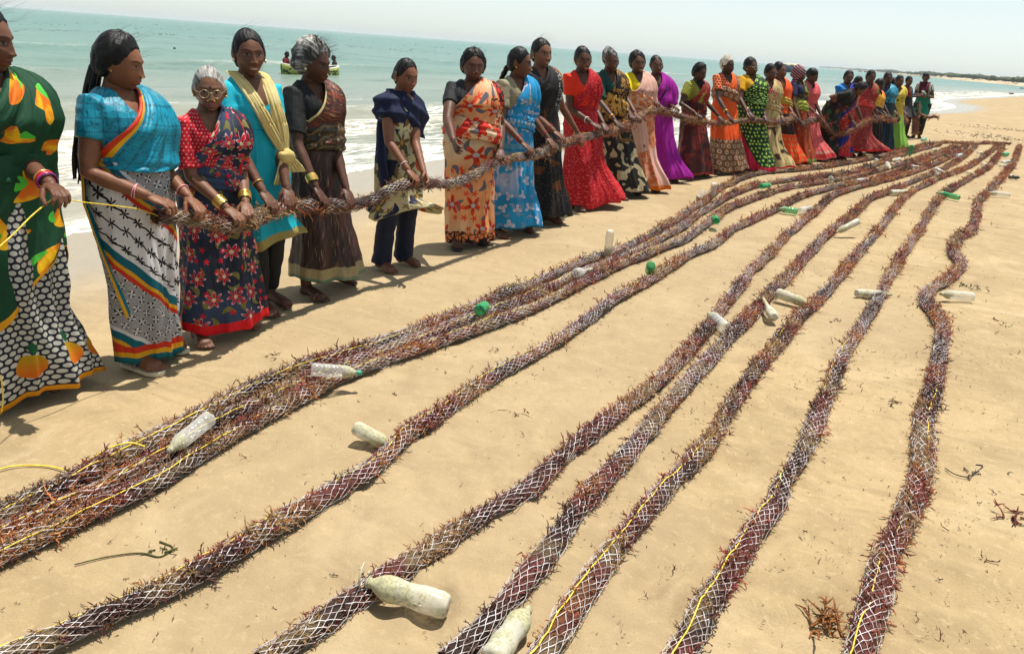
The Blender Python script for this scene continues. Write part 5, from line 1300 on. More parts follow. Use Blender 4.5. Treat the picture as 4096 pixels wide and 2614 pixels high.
# 1 ---- green sari, cut by the left edge
W = Woman('woman in dark green sari with yellow mango print, cut off by the left edge', (62, 1575), (-95, 30), 35, 60, 5, 1.16, (0.126, 0.053, 0.030), 'black', 1, wide=1.08, group='women holding the yellow cord', category='person', feet=[(-20, 1590), (150, 1545)])
_c = W.loc(gp(62, 1575)); cord_hand = W.loc(ray(200, 735)*3.12+C0)
W.build_body({1: (np.array([0.26, 0.20, 0.80]), 0.5), -1: (cord_hand, 0.15)}, grip=(True, True))
W.build_hair('bun', wisps=30, wl=0.14)
def f_mango(n, u, v):
    g = n.mix(n.noise(n.vec(u, v, 0), 6, 3), srgb(10, 55, 34), srgb(16, 78, 46))
    lx, ly, w = cells(n, u+0.13, v+0.03, 5.6, 0.16, 3.0)
    m = leaf_mask(n, lx, ly, w, 0.34, 0.20); m2 = leaf_mask(n, lx-0.22, ly-0.12, w, 0.16, 0.09)
    fc = n.mix(n.noise(n.vec(u*1.0, v*1.0, 2), 14, 2).ss(0.40, 0.6), srgb(245, 190, 10), srgb(225, 110, 10))
    c = n.mix(m*w[0].gt(0.50), g, fc); c = n.mix(m2*w[0].gt(0.45), c, srgb(80, 195, 60)); return c
def f_pebsk(n, u, v):
    c = pat_dots(n, u, v, srgb(35, 38, 52), srgb(200, 198, 185), 40, 0.40, 0.02)
    lx, ly, w = cells(n, u+0.06, v*0.0+0.115-v+0.06, 4.2, 0.0, 6.0, False)
    yy = v-0.135; xx = ((u*7.5).fract()-0.5)/7.5
    r = ((xx*xx)/(0.043*0.043)+(yy*yy)/(0.052*0.052))
    fr = n.mix(yy.ss(-0.04, 0.05), srgb(222, 112, 12), srgb(190, 150, 10))
    c = n.mix(r.lt(1.0), c, fr); lf = ((xx+0.01).abs()*2.0+(yy-0.08).abs()).lt(0.032); return n.mix(lf, c, srgb(20, 90, 50))
W.blouse(cloth('green_blouse', lambda n, u, v: pat_solid(n, u, v, srgb(14, 60, 38))), 0.6)
W.skirt(cloth('pebble_print_cotton', f_pebsk, [(-1, 0.022, srgb(225, 150, 15))], trans=0.12), hem=0.03, w=(0.22, 0.20), flare=0.09, folds=7, amp=0.028)
_mango = cloth('mango_print_cotton', f_mango, trans=0.08)
W.pallu(_mango, 0.026, low=0.80, fold=0.010, nf=4, slack=0.03, width=0.12)
W.skirt(cloth('mango_print_apron', f_mango, [(-1, 0.018, srgb(225, 160, 20))]), top=1.0, hem=0.48, w=(0.24, 0.22), off=0.030, name='sari_overfold', folds=5, amp=0.012, wave=0.14, seed=3, pleat=0.0)
W.bangles(-1, [GOLD, REDB, REDB, REDB, simple('purple_bangle', (0.16, 0.02, 0.22), 0.3)], start=0.80, step=0.03, r=0.034, thick=0.0035)
W1 = W
# 2 ---- teal sari with block print
W = Woman('woman in teal sari top over black and white block-print skirt, looking down', (610, 1440), (440, 137), 50, 66, 12, 1.12, (0.200, 0.082, 0.041), 'black', 2, wide=1.10, feet=[(572, 1480), (662, 1400)])
W.sole = 0.02
W.build_body({1: reach(W, 1, 620, 860, 0.5), -1: reach(W, -1, 775, 862, 0.4)}, face=dict(lidded=0.7))
W.braid_end = np.array([0.05, -0.20, 0.86]); W.build_hair('tail', wisps=26, wl=0.12, puff=0.015)
_jac = cloth('teal_jacquard', lambda n, u, v: pat_jacquard(n, u, v, srgb(0, 140, 165), srgb(0, 102, 128), 9), rough=0.45, sheen=0.1)
W.blouse(_jac, 0.50, 0.016)
W.skirt(cloth('block_print_cotton', pat_geo, [(-1, 0.03, srgb(0, 100, 112)), (0.03, 0.055, srgb(225, 165, 20)), (0.055, 0.085, srgb(205, 50, 22))], trans=0.1), hem=0.05, w=(0.135, 0.135), folds=6, amp=0.018, pleat=0.010)
W.pallu(cloth('teal_sari', lambda n, u, v: borders(n, u, pat_jacquard(n, u, v, srgb(0, 142, 168), srgb(0, 100, 126), 9), [(-0.1, 0.02, srgb(205, 55, 20)), (0.02, 0.04, srgb(232, 175, 25))]), rough=0.45), 0.026, nf=3, slack=0.05, fold=0.008, low=0.90, belly=0.03)
# the striped end of the sari hangs down behind the near hip
def f_end(SS, TT):
    a = np.radians(lerp(118, 158, SS)); z = lerp(1.0, 0.30, TT)+0.06*SS; P = torso(a, np.clip(z, 0.78, 1.2), W.fat, 0.035)
    N = np.stack([np.sin(a), np.cos(a), 0*a], -1); P = P+N*(0.012*np.sin(SS*9+TT*2)-0.02*TT)[..., None]; P[..., 2] = z; P[..., 1] += 0.20*TT**1.2*0.9; P[..., 0] += 0.03*TT; return P
g = fabric_sheet(0.30, 0.72, f_end, (20, 34))
W.add('sari_end', g, cloth('striped_sari_end', lambda n, u, v: borders(n, u, pat_geo(n, u+0.3, v*0.8), [(-0.1, 0.045, srgb(225, 165, 20)), (0.045, 0.14, srgb(0, 112, 125)), (0.14, 0.16, WHT), (0.28, 0.4, srgb(14, 18, 40))])), thick=0.003)
W.bangles(1, [PINKB, PINKB], start=0.78, step=0.03); W.bangles(-1, [PINKB], start=0.8); W.studs(True, True, GOLD, 0.005); W.bindi(0.003)
W.sandals(CREAM_SOLE, STRAP); W2 = W
# 3 ---- old woman with spectacles
W = Woman('old grey-haired woman with spectacles, red blouse and navy sari of red flowers', (895, 1330), (822, 266), 28, 2, 4, 1.02, (0.192, 0.087, 0.048), 'silver', 3, wide=1.02, bend=4, feet=[(805, 1372), (985, 1300)])
W.build_body({1: reach(W, 1, 925, 892, 0.55), -1: reach(W, -1, 985, 872, 0.5)}, face=dict(old=1.0, lip=(0.30, 0.11, 0.10), brow=(0.09, 0.06, 0.045)))
W.build_hair('low', puff=0.007, rough=0.005, wisps=30, wl=0.06)
W.blouse(cloth('red_dotted_cotton', lambda n, u, v: pat_dots(n, u, v, srgb(205, 22, 38), srgb(240, 150, 150), 55, 0.2)), 0.85, 0.015)
_nv = lambda n, u, v: pat_floral(n, u, v, srgb(30, 36, 52), srgb(214, 18, 38), srgb(125, 118, 60), 8.0, 0.40, 7, srgb(52, 66, 92), (0.6, 0.5, 0.3), edge=srgb(225, 180, 185))
W.skirt(cloth('navy_floral', _nv, [(-1, 0.055, srgb(218, 16, 28))], trans=0.08), hem=0.075, w=(0.18, 0.16), folds=6, amp=0.018, flare=0.05)
W.pallu(cloth('navy_floral_drape', lambda n, u, v: borders(n, u, _nv(n, u+0.2, v), [(0.30, 0.335, srgb(200, 14, 30))])), 0.022, nf=5, fold=0.009, slack=0.02, mid=48)
W.wrap(cloth('navy_floral_waist', _nv), 0.84, 0.96, 0.030)
W.glasses(); W.bindi(0.006); W.bangles(1, [GOLD], wide=True, start=0.86, r=0.033); W.bangles(1, [GOLD]*3, start=0.76, step=0.025, r=0.034); W.bangles(-1, [GOLD], wide=True, start=0.84, r=0.033); W.bangles(-1, [GOLD]*3, start=0.74, step=0.025, r=0.034)
W.studs(True, True, GOLD, 0.007, True); W.necklace(simple('bead_string', (0.06, 0.03, 0.02), 0.4), 0.10); W3 = W
# 4 ---- turquoise tunic, yellow scarf
W = Woman('woman in turquoise tunic and black leggings with a knotted yellow scarf', (1075, 1240), (978, 122), 32, 14, 4, 0.92, (0.126, 0.053, 0.029), 'black', 4, wide=0.98, feet=[(1062, 1250), (1108, 1216)])
W.build_body({1: reach(W, 1, 1068, 830, 0.4), -1: reach(W, -1, 1150, 815, 0.3)}, face=dict(smile=0.8))
W.build_hair('bun', puff=0.009, wisps=16, wl=0.14, bun=(-0.02, -0.10, 0.03), bunr=0.03)
_tq = lambda n, u, v: n.mix(n.voro(n.vec(u, v, 0), 16).lt(0.10)*v.lt(0.40), pat_solid(n, u, v, srgb(18, 178, 200), 0.06), srgb(150, 200, 190))
W.trousers(cloth('black_legging', lambda n, u, v: pat_solid(n, u, v, (0.008, 0.008, 0.009))), 0.008, 0.10)
W.skirt(cloth('turquoise_cotton', _tq, [(-1, 0.05, srgb(170, 155, 90))], trans=0.12), top=1.02, hem=0.41, w=(0.205, 0.165), folds=4, amp=0.018, name='tunic', pleat=0.0, wave=0.035, flare=0.05)
W.blouse(cloth('turquoise_top', lambda n, u, v: pat_solid(n, u, v, srgb(22, 182, 205), 0.06)), 0.62, 0.014, z0=0.93, off=0.013)
_yl = cloth('yellow_gauze', lambda n, u, v: pat_streak(n, u, v, srgb(228, 205, 130), srgb(240, 225, 165), None, (40, 3), 0), trans=0.2)
for sd, nm in ((1, 'scarf'), (-1, 'scarf')):
    C = catmull([(sd*0.02, -0.075, 1.285), (sd*0.072, -0.02, 1.292), (sd*0.070, 0.06, 1.255), (sd*0.050-0.01, 0.135, 1.15), (sd*0.030-0.05, 0.150, 1.02), (-0.09, 0.145, 0.90)], 40)
    def f_sc(SS, TT, C=C, sd=sd):
        k = (TT*39).astype(int); P = C[k]; w_ = np.interp(TT, [0, .3, .8, 1], [0.030, 0.036, 0.040, 0.022]); a = (SS-0.5)*2
        return P+np.stack([a*w_, -0.012*a**2+0.0042*np.sin(SS*26+TT*2+sd)+0.003*np.sin(SS*47+TT*5), 0.012*a*sd*0], -1)
    W.add('scarf', fabric_sheet(0.1, 0.5, f_sc, (60, 40)), _yl, thick=0.006)
g = Geo(); V, F = ellipsoid((-0.09, 0.155, 0.885), (0.046, 0.034, 0.036), 18, 14); V += 0.008*vnoise(V[:, 0:1]*60, V[:, 2:3]*60, 0)*nrm(V-np.array([-0.09, 0.155, 0.885])); g.add(V, F); W.add('scarf_knot', g, _yl)
for dx, e in ((0.035, 0.74), (-0.045, 0.80)):
    def f_t(SS, TT, dx=dx, e=e):
        a = (SS-0.5)*2; w_ = lerp(0.022, 0.050, TT); return np.stack([-0.09+dx*(0.4+TT)+a*w_, 0.158+0.006*np.sin(SS*24+TT*3)+0.003*np.sin(SS*51)+0*TT, lerp(0.875, e, TT)], -1)
    W.add('scarf_end', fabric_sheet(0.1, 0.15, f_t, (60, 14)), _yl, thick=0.005)
W.bangles(1, [GOLD], start=0.82, r=0.029, thick=0.003); W.studs(True, False, STUD, 0.010); W4 = W
# 5 ---- grey curly hair, black blouse, brown sari
W = Woman('grey curly-haired woman in black blouse and dark brown striped sari, gold bracelet', (1312, 1156), (1232, 165), 48, 56, 9, 1.02, (0.088, 0.036, 0.021), 'grey', 5, bend=5, wide=1.0, feet=[(1252, 1192), (1368, 1130)])
W.build_body({1: reach(W, 1, 1272, 808, 0.5), -1: reach(W, -1, 1390, 818, 0.4)}, face=dict(old=0.9))
W.build_hair('low', puff=0.024, rough=0.016, wisps=190, wl=0.12, bun=(0, -0.115, -0.035), bunr=0.046)
W.blouse(cloth('black_cotton', lambda n, u, v: pat_solid(n, u, v, (0.010, 0.010, 0.011))), 0.80, 0.014)
_br = lambda n, u, v: pat_streak(n, u, v, srgb(40, 24, 20), srgb(72, 40, 30), srgb(140, 110, 80), (70, 3.5), 0.25)
W.skirt(cloth('brown_silk', _br, [(-1, 0.022, srgb(95, 118, 98)), (0.022, 0.085, srgb(150, 134, 95))], rough=0.5), hem=0.11, w=(0.185, 0.175), folds=6, amp=0.020, flare=0.06)
W.pallu(cloth('brown_striped_drape', lambda n, u, v: borders(n, u, pat_streak(n, v, u, srgb(58, 28, 22), srgb(130, 60, 35), srgb(180, 140, 95), (80, 3), 0.1), [(-0.1, 0.012, srgb(180, 165, 110)), (0.33, 0.40, srgb(62, 55, 42)), (0.40, 0.415, srgb(160, 140, 90))]), rough=0.5), 0.022, nf=4, fold=0.008, mid=55, belly=0.03)
W.wrap(cloth('brown_waist_fold', lambda n, u, v: n.mix(n.voro(n.vec(u*1.0, v*1.2, 0), 22).lt(0.22), pat_streak(n, v, u, srgb(40, 32, 24), srgb(110, 88, 55)), srgb(150, 138, 110)), rough=0.5), 0.88, 1.05, 0.048, tilt=0.03)
W.bangles(1, [GOLD], wide=True, start=0.80, r=0.034); W.studs(True, True, STUD, 0.0075, True); W.bindi(0.0055); W5 = W
# 6 ---- navy shawl, floral tunic
W = Woman('young woman in navy shawl, cream floral tunic and navy trousers', (1588, 1070), (1612, 233), 44, 36, 10, 0.84, (0.200, 0.082, 0.045), 'black', 6, bend=3, wide=0.97, feet=[(1540, 1080), (1632, 1056)])
W.build_body({1: reach(W, 1, 1640, 728, 0.3), -1: free(W, -1, 1695, 690, -0.05)}, grip=(True, False))
W.build_hair('bun', puff=0.006, wisps=8, wl=0.07, line=1.02)
_cf = lambda n, u, v: pat_floral(n, u, v, srgb(200, 188, 145), srgb(120, 100, 60), srgb(30, 42, 75), 5.0, 0.42, 6, srgb(205, 195, 155), srgb(190, 140, 60), small=True)
W.trousers(cloth('navy_cotton', lambda n, u, v: pat_solid(n, u, v, srgb(20, 26, 48))), 0.016, 0.045, flare=0.024)
W.skirt(cloth('cream_floral', lambda n, u, v: n.mix(n.noise(n.vec(u, v, 9), 5, 2).gt(0.60), _cf(n, u, v), srgb(195, 75, 30)), trans=0.12), top=1.03, hem=0.42, w=(0.205, 0.175), folds=5, amp=0.026, name='tunic', pleat=0, wave=0.05, flare=0.16)
W.blouse(cloth('cream_floral_top', _cf), 0.30, 0.004, z0=0.95, off=0.008)
_nvs = cloth('navy_gauze', lambda n, u, v: n.mix(n.noise(n.vec(u, v, 0), 9, 3).gt(0.66), pat_solid(n, u, v, srgb(24, 34, 66), 0.25), srgb(90, 105, 140)), trans=0.12)
def f_shawl(SS, TT):
    th = (SS-0.5)*2*np.pi*0.97+0.2; z = lerp(1.285, 1.07+0.05*np.sin(th*2+1)-0.04*np.cos(th)+0.05*np.sin(th-0.6), TT); P = torso(th, np.minimum(z, 1.262), 0.84, 0)
    o = 0.020+0.010*np.sin(TT*np.pi)+0.012*(1-2*np.abs(np.sin(TT*7+1.6*np.sin(th+0.5))))+0.006*np.sin(th*7+TT*4)+0.006*np.sin(th*15+TT*9)*TT+0.046*np.exp(-((np.abs(np.sin(th))-1)/0.42)**2)*sstep(0.0, 0.25, TT)
    P = P+np.stack([np.sin(th), np.cos(th), 0*th], -1)*o[..., None]; P[..., 2] = z; return P
W.add('shawl', fabric_sheet(1.1, 0.3, f_shawl, (90, 30)), _nvs, thick=0.004)
def f_hang(SS, TT):
    th = np.radians(lerp(75, 150, SS)); z = lerp(1.16, 0.60+0.05*SS, TT); P = torso(th, np.clip(z, 0.76, 1.2), 0.84, 0)
    o = lerp(0.022, 0.060, sstep(0, 0.35, TT))+0.012*np.sin(SS*16+TT*3); P = P+np.stack([np.sin(th), np.cos(th), 0*th], -1)*o[..., None]; P[..., 2] = z; P[..., 1] += 0.09*TT; return P
W.add('shawl_end', fabric_sheet(0.25, 0.6, f_hang, (30, 36)), _nvs, thick=0.004)
W.bangles(1, [WHITEB], start=0.80, r=0.027); W.studs(True, False, GOLD, 0.006); W.bindi(0.002); W6 = W
# 7 ---- orange and cream floral sari
W = Woman('stout woman in cream sari with big orange flowers, black blouse and dark sandals', (1872, 982), (1892, 200), 14, 12, 6, 1.20, (0.103, 0.044, 0.025), 'black', 7, wide=1.10, feet=[(1826, 992), (1922, 974)])
W.sole = 0.02
W.build_body({1: (W.loc(on_sheet(1815, 625, 0.0)), 0.55), -1: reach(W, -1, 2004, 640, 0.5)}, grip=(False, True))
W.build_hair('bun', puff=0.015, rough=0.008, wisps=55, wl=0.09)
W.blouse(cloth('black_blouse', lambda n, u, v: pat_solid(n, u, v, (0.013, 0.013, 0.015))), 0.52, 0.012)
_of = lambda n, u, v: pat_floral(n, u, v, srgb(222, 196, 160), srgb(222, 62, 20), srgb(105, 100, 108), 5.2, 0.42, 5, srgb(232, 160, 105), (0.45, 0.40, 0.42))
_of2 = lambda n, u, v: n.mix(n.noise(n.vec(u, v, 2), 3.0, 1).gt(0.54), _of(n, u, v), pat_pebble(n, u, v, (0.012, 0.01, 0.01), srgb(230, 140, 80), 24, 0.09, srgb(205, 45, 30)))
W.skirt(cloth('orange_floral', lambda n, u, v: n.mix(v.lt(0.09), _of(n, u, v), pat_pebble(n, u, v, (0.012, 0.01, 0.01), srgb(228, 130, 75), 24, 0.09)), trans=0.12), hem=0.05, w=(0.145, 0.135), folds=6, amp=0.014, flare=0.03, knee=0.2)
W.pallu(cloth('orange_floral_drape', _of2, trans=0.1), 0.026, nf=4, fold=0.009, low=0.86, slack=0.03, mid=55, belly=0.05)
W.wrap(cloth('orange_floral_waist', lambda n, u, v: n.mix((u*6+v*4).fract().gt(0.62), _of(n, u, v), srgb(205, 40, 18))), 0.84, 0.98, 0.042, belly=0.05)
W.sandals(RUBBER, RUBBER); W.studs(True, True, GOLD, 0.006); W.bindi(0.002); W.necklace(GOLD, 0.12, 0.002); W7 = W
# 8 ---- blue floral sari
W = Woman('woman with a braid in bright blue sari with white tulips and khaki blouse', (2045, 936), (2070, 190), 46, 74, 4, 0.95, (0.126, 0.053, 0.030), 'black', 8, bend=3, feet=[(1998, 948), (2092, 924)])
W.build_body({1: reach(W, 1, 2096, 612, 0.4), -1: reach(W, -1, 2196, 590, 0.3)})
W.braid_end = np.array([0.02, -0.14, 1.13]); W.build_hair('braid', puff=0.009, wisps=12, wl=0.07)
W.blouse(cloth('khaki_cotton', lambda n, u, v: pat_solid(n, u, v, srgb(150, 142, 115))), 0.62, 0.018)
_bl = lambda n, u, v: pat_floral(n, u, v, srgb(22, 135, 190), srgb(205, 205, 222), srgb(120, 150, 185), 9, 0.36, 3, srgb(30, 150, 205), (0.45, 0.45, 0.55), small=False)
W.skirt(cloth('blue_tulip', lambda n, u, v: n.mix(n.noise(n.vec(u, v, 4), 3.5, 2).ss(0.60, 0.66)*v.ss(0.15, 0.5), _bl(n, u, v), srgb(175, 185, 220)), [(-1, 0.012, srgb(8, 85, 120)), (0.60, 0.64, srgb(95, 165, 200)), (0.66, 0.70, srgb(95, 165, 200))], trans=0.12), hem=0.07, w=(0.20, 0.18), folds=6, amp=0.018, flare=0.08)
W.pallu(cloth('blue_tulip_drape', lambda n, u, v: borders(n, u, _bl(n, u, v), [(0.40, 0.43, srgb(130, 180, 210))]), trans=0.1), 0.026, nf=4, fold=0.010, slack=0.04, mid=52, tail=0.85)
W.wrap(cloth('blue_tulip_waist', lambda n, u, v: n.mix((u*160).sin().gt(0)*((v*13).fract().gt(0.6)), _bl(n, u, v), srgb(150, 195, 220))), 0.86, 0.98, 0.036)
W.bangles(1, [REDB], start=0.84, r=0.029); W.bangles(-1, [REDB], start=0.84, r=0.029); W.studs(True, True, GOLD, 0.006, True); W.necklace(GOLD, 0.13, 0.002); W8 = W
# 9 ---- black sari behind
W = Woman('smiling woman in black sari with silver sequin band, behind the one in blue', (2160, 888), (2158, 156), 46, 38, 3, 0.97, (0.169, 0.073, 0.041), 'black', 9)
W.build_body({1: reach(W, 1, 2228, 565, 0.4), -1: reach(W, -1, 2330, 560, 0.3)}, face=dict(smile=0.8))
W.build_hair('low', puff=0.008, wisps=20, wl=0.14)
W.blouse(cloth('black_blouse_b', lambda n, u, v: pat_solid(n, u, v, (0.012, 0.012, 0.013))), 0.55, 0.013)
_bs = lambda n, u, v: n.mix(n.voro(n.vec(u, v, 0), 60).lt(0.22), srgb(20, 16, 16), srgb(90, 85, 80))
W.skirt(cloth('black_sequin', lambda n, u, v: n.mix(n.noise(n.vec(u, v, 4), 6, 2).gt(0.58), _bs(n, u, v), srgb(95, 52, 18))), hem=0.07, w=(0.20, 0.19), folds=6, amp=0.02, flare=0.06)
W.pallu(cloth('black_sequin_drape', lambda n, u, v: borders(n, u, pat_solid(n, u, v, srgb(18, 14, 14)), [(0.24, 0.40, None)]) if False else n.mix(u.gt(0.26)*u.lt(0.42), n.mix(u.gt(0.42), pat_solid(n, u, v, srgb(20, 15, 15)), srgb(150, 85, 30)), n.mix(n.voro(n.vec(u, v, 0), 70).lt(0.35), srgb(35, 32, 32), srgb(190, 190, 190)))), 0.024, nf=4, slack=0.02)
W.bangles(1, [REDB], start=0.84, r=0.029); W.studs(True, False, GOLD, 0.006); W.necklace(GOLD, 0.13, 0.002)
# 10 ---- red sari
W = Woman('woman in bright red sari with sheer red drape, orange-red blouse', (2345, 826), (2322, 183), 36, 18, 2, 0.92, (0.088, 0.037, 0.022), 'black', 10, bend=8, feet=[(2312, 840), (2385, 814)])
W.build_body({1: reach(W, 1, 2375, 525, 0.35), -1: reach(W, -1, 2415, 528, 0.3)}, face=dict(smile=0.6))
W.build_hair('low', puff=0.007, wisps=4, wl=0.05)
_rd = lambda n, u, v: n.mix(n.noise(n.vec(u, v, 0), 60, 2).gt(0.58), pat_solid(n, u, v, srgb(196, 18, 32), 0.2), srgb(235, 90, 90))
W.blouse(cloth('vermilion_blouse', lambda n, u, v: pat_solid(n, u, v, srgb(228, 48, 18))), 0.55, 0.018)
W.skirt(cloth('red_gauze', _rd, trans=0.25), hem=0.04, w=(0.185, 0.17), folds=6, amp=0.024, flare=0.18)
W.pallu(cloth('red_gauze_drape', lambda n, u, v: _rd(n, u, v), trans=0.25), 0.022, nf=5, fold=0.010, slack=0.02, mid=40, r2=0)
W.bangles(1, [WHITEB], start=0.82, r=0.029, thick=0.004); W.studs(True, True, GOLD, 0.0055)
# 11 ---- dark green blouse
W = Woman('grey-haired woman in dark green blouse and black and ochre patterned sari', (2502, 786), (2426, 188), 42, 16, 8, 0.96, (0.081, 0.036, 0.022), 'grey', 11, bend=10, feet=[(2480, 795), (2532, 775)])
W.build_body({1: reach(W, 1, 2468, 512, 0.5), -1: reach(W, -1, 2525, 488, 0.4)}, face=dict(old=0.8))
W.build_hair('bun', puff=0.009, rough=0.008, wisps=20, wl=0.06, bun=(0, -0.05, 0.10), bunr=0.03)
W.blouse(cloth('bottle_green_cotton', lambda n, u, v: pat_solid(n, u, v, srgb(18, 66, 58))), 0.85, 0.013)
W.skirt(cloth('black_paisley', lambda n, u, v: n.mix(v.gt(0.52), pat_paisley(n, u, v, srgb(22, 18, 14), srgb(165, 152, 118), 8, 3.2, 0.62), pat_paisley(n, u, v, srgb(22, 17, 12), srgb(120, 85, 35), 8, 3.0, 0.68)), [(-1, 0.015, (0.01, 0.01, 0.01))]), hem=0.06, w=(0.21, 0.19), folds=5, amp=0.016, flare=0.05)
W.pallu(cloth('ochre_floral_drape', lambda n, u, v: pat_floral(n, u, v, srgb(24, 20, 16), srgb(190, 140, 60), srgb(150, 110, 50), 11, 0.42, 6, None, (0.05, 0.04, 0.02))), 0.022, nf=4, mid=45, r2=5)
W.wrap(cloth('ochre_waist', lambda n, u, v: pat_floral(n, u, v, srgb(196, 150, 70), srgb(40, 30, 18), srgb(60, 45, 25), 10, 0.36, 6, None, (0.5, 0.35, 0.12))), 0.80, 1.02, 0.046, tilt=0.07)
W.bangles(1, [GOLD, GOLD], start=0.82, r=0.028)
# 12 ---- yellow blouse, peach sari
W = Woman('smiling woman in yellow blouse and peach and orange tie-dye sari', (2572, 762), (2542, 206), 40, 22, 2, 1.05, (0.100, 0.042, 0.025), 'black', 12, wide=1.06, bend=4)
W.build_body({1: reach(W, 1, 2545, 480, 0.4), -1: reach(W, -1, 2625, 438, 0.4)}, face=dict(smile=0.9))
W.build_hair('bun', puff=0.013, rough=0.008, wisps=26, wl=0.09)
W.blouse(cloth('yellow_cotton', lambda n, u, v: pat_solid(n, u, v, srgb(226, 200, 15), 0.06)), 0.58, 0.018)
_pe = lambda n, u, v: n.mix(((u*7).sin()*(v*7+u*2).sin()).gt(0.0), srgb(228, 178, 160), n.mix(n.noise(n.vec(u, v, 0), 16, 2).ss(0.42, 0.58), srgb(215, 110, 60), srgb(230, 160, 125)))
_pe2 = lambda n, u, v: n.mix(n.voro(n.vec(u, v, 0), 12).lt(0.20), _pe(n, u, v), srgb(150, 92, 75))
W.skirt(cloth('peach_tie_dye', _pe2, [(-1, 0.05, srgb(222, 110, 12))], trans=0.15), hem=0.03, w=(0.175, 0.165), folds=6, amp=0.024, flare=0.15)
W.pallu(cloth('peach_drape', lambda n, u, v: _pe2(n, u, v), trans=0.15), 0.026, nf=5, fold=0.010, slack=0.05, mid=52, belly=0.03)
W.wrap(cloth('orange_check_waist', lambda n, u, v: n.mix(((u*70).sin().gt(0.3)).max((v*90).sin().gt(0.3)), srgb(214, 120, 60), srgb(225, 180, 150))), 0.88, 1.06, 0.045)
# 13 ---- magenta sari
W = Woman('woman in magenta sari billowing in the wind, dark blouse, hair pulled back', (2652, 726), (2618, 222), 46, 16, 3, 0.95, (0.096, 0.042, 0.026), 'black', 13)
W.build_body({1: reach(W, 1, 2640, 440, 0.4), -1: reach(W, -1, 2700, 455, 0.3)}, face=dict(old=0.6))
W.build_hair('low', puff=0.005, wisps=8, wl=0.12, line=1.08)
W.blouse(cloth('plum_blouse', lambda n, u, v: pat_solid(n, u, v, srgb(30, 16, 20))), 0.6, 0.013)
_mg = lambda n, u, v: n.mix(n.voro(n.vec(u, v, 0), 14).lt(0.16), pat_solid(n, u, v, srgb(182, 32, 172), 0.22), srgb(120, 14, 110))
W.skirt(cloth('magenta_gauze', _mg, trans=0.32), hem=0.04, w=(0.155, 0.155), folds=5, amp=0.022, flare=0.18)
W.pallu(cloth('magenta_drape', lambda n, u, v: n.mix(((u*80).sin().gt(0.93)).max((v*80).sin().gt(0.93))*u.gt(0.4), _mg(n, u, v), srgb(130, 15, 120)), trans=0.32), 0.03, nf=5, fold=0.014, slack=0.16, mid=55, low=0.88, r2=8)
# 14 ---- dark red sari, olive blouse
W = Woman('woman in olive dotted blouse and dark red sari with a black cloth at her throat', (2762, 712), (2793, 252), 48, 44, 12, 0.98, (0.070, 0.033, 0.019), 'black', 14, bend=5, feet=[(2740, 718), (2808, 700)])
W.build_body({1: reach(W, 1, 2782, 478, 0.45), -1: reach(W, -1, 2880, 488, 0.4)})
W.build_hair('bun', puff=0.013, rough=0.010, wisps=24, wl=0.09)
W.blouse(cloth('olive_dotted', lambda n, u, v: pat_dots(n, u, v, srgb(120, 122, 28), srgb(190, 190, 90), 45, 0.25)), 0.55, 0.018)
_dr = lambda n, u, v: pat_paisley(n, u, v, srgb(70, 16, 14), srgb(120, 34, 24), 7, 2.6, 0.6, srgb(60, 12, 14))
W.skirt(cloth('dark_red_silk', _dr, [(-1, 0.03, srgb(130, 30, 20))], rough=0.55), hem=0.06, w=(0.24, 0.21), folds=6, amp=0.024, flare=0.03)
W.pallu(cloth('dark_red_drape', lambda n, u, v: n.mix(n.noise(n.vec(u, v, 0), 22, 2).gt(0.62), pat_solid(n, u, v, srgb(130, 30, 22), 0.3), srgb(190, 95, 60))), 0.022, nf=4, mid=50)
W.wrap(cloth('dark_red_waist', _dr), 0.86, 0.98, 0.032)
g = Geo(); V, F = ellipsoid((0.0, 0.07, 1.262), (0.062, 0.05, 0.040), 16, 12); V += 0.008*vnoise(V[:, 0:1]*50, V[:, 2:3]*60, 0)*nrm(V-np.array([0, .07, 1.262])); g.add(W.D(V), F); W.add('neck_cloth', g, cloth('black_neck_cloth', lambda n, u, v: pat_solid(n, u, v, (0.008, 0.008, 0.009))))
W.bangles(1, [REDB], start=0.86); W.bangles(-1, [REDB], start=0.86)
# 15 ---- white-haired, orange sari
W = Woman('white-haired woman in spotted orange blouse and orange sari with brown border', (2902, 692), (2902, 222), 46, 50, 6, 1.0, (0.062, 0.028, 0.018), 'white', 15, bend=4, feet=[(2868, 700), (2950, 690)])
W.build_body({1: reach(W, 1, 2915, 482, 0.45), -1: reach(W, -1, 3004, 474, 0.4)}, face=dict(old=0.8))
W.build_hair('bun', puff=0.009, rough=0.007, wisps=40, wl=0.05, bun=(0, -0.11, 0.0), bunr=0.026)
W.blouse(cloth('spotted_orange', lambda n, u, v: pat_dots(n, u, v, srgb(232, 118, 72), srgb(60, 18, 14), 32, 0.30)), 0.58, 0.018)
_og = lambda n, u, v: n.mix(v.gt(0.40), pat_dots(n, u, v, srgb(120, 80, 48), srgb(210, 190, 165), 14, 0.30, 0.0, True), n.mix(n.voro(n.vec(u, v, 0), 9).lt(0.14), srgb(228, 82, 14), srgb(200, 150, 110)))
W.skirt(cloth('orange_brown_cotton', _og), hem=0.06, w=(0.225, 0.20), folds=6, amp=0.018, flare=0.04)
W.pallu(cloth('orange_brown_drape', lambda n, u, v: n.mix(u.gt(0.18), srgb(228, 92, 22), pat_dots(n, u, v, srgb(132, 88, 52), srgb(205, 180, 150), 14, 0.30, 0.0, True))), 0.022, nf=4, mid=42, r2=0)
W.wrap(cloth('brown_waist', lambda n, u, v: pat_dots(n, u, v, srgb(130, 86, 54), srgb(215, 195, 180), 12, 0.30, 0.0, True)), 0.93, 1.06, 0.046, tilt=0.07)
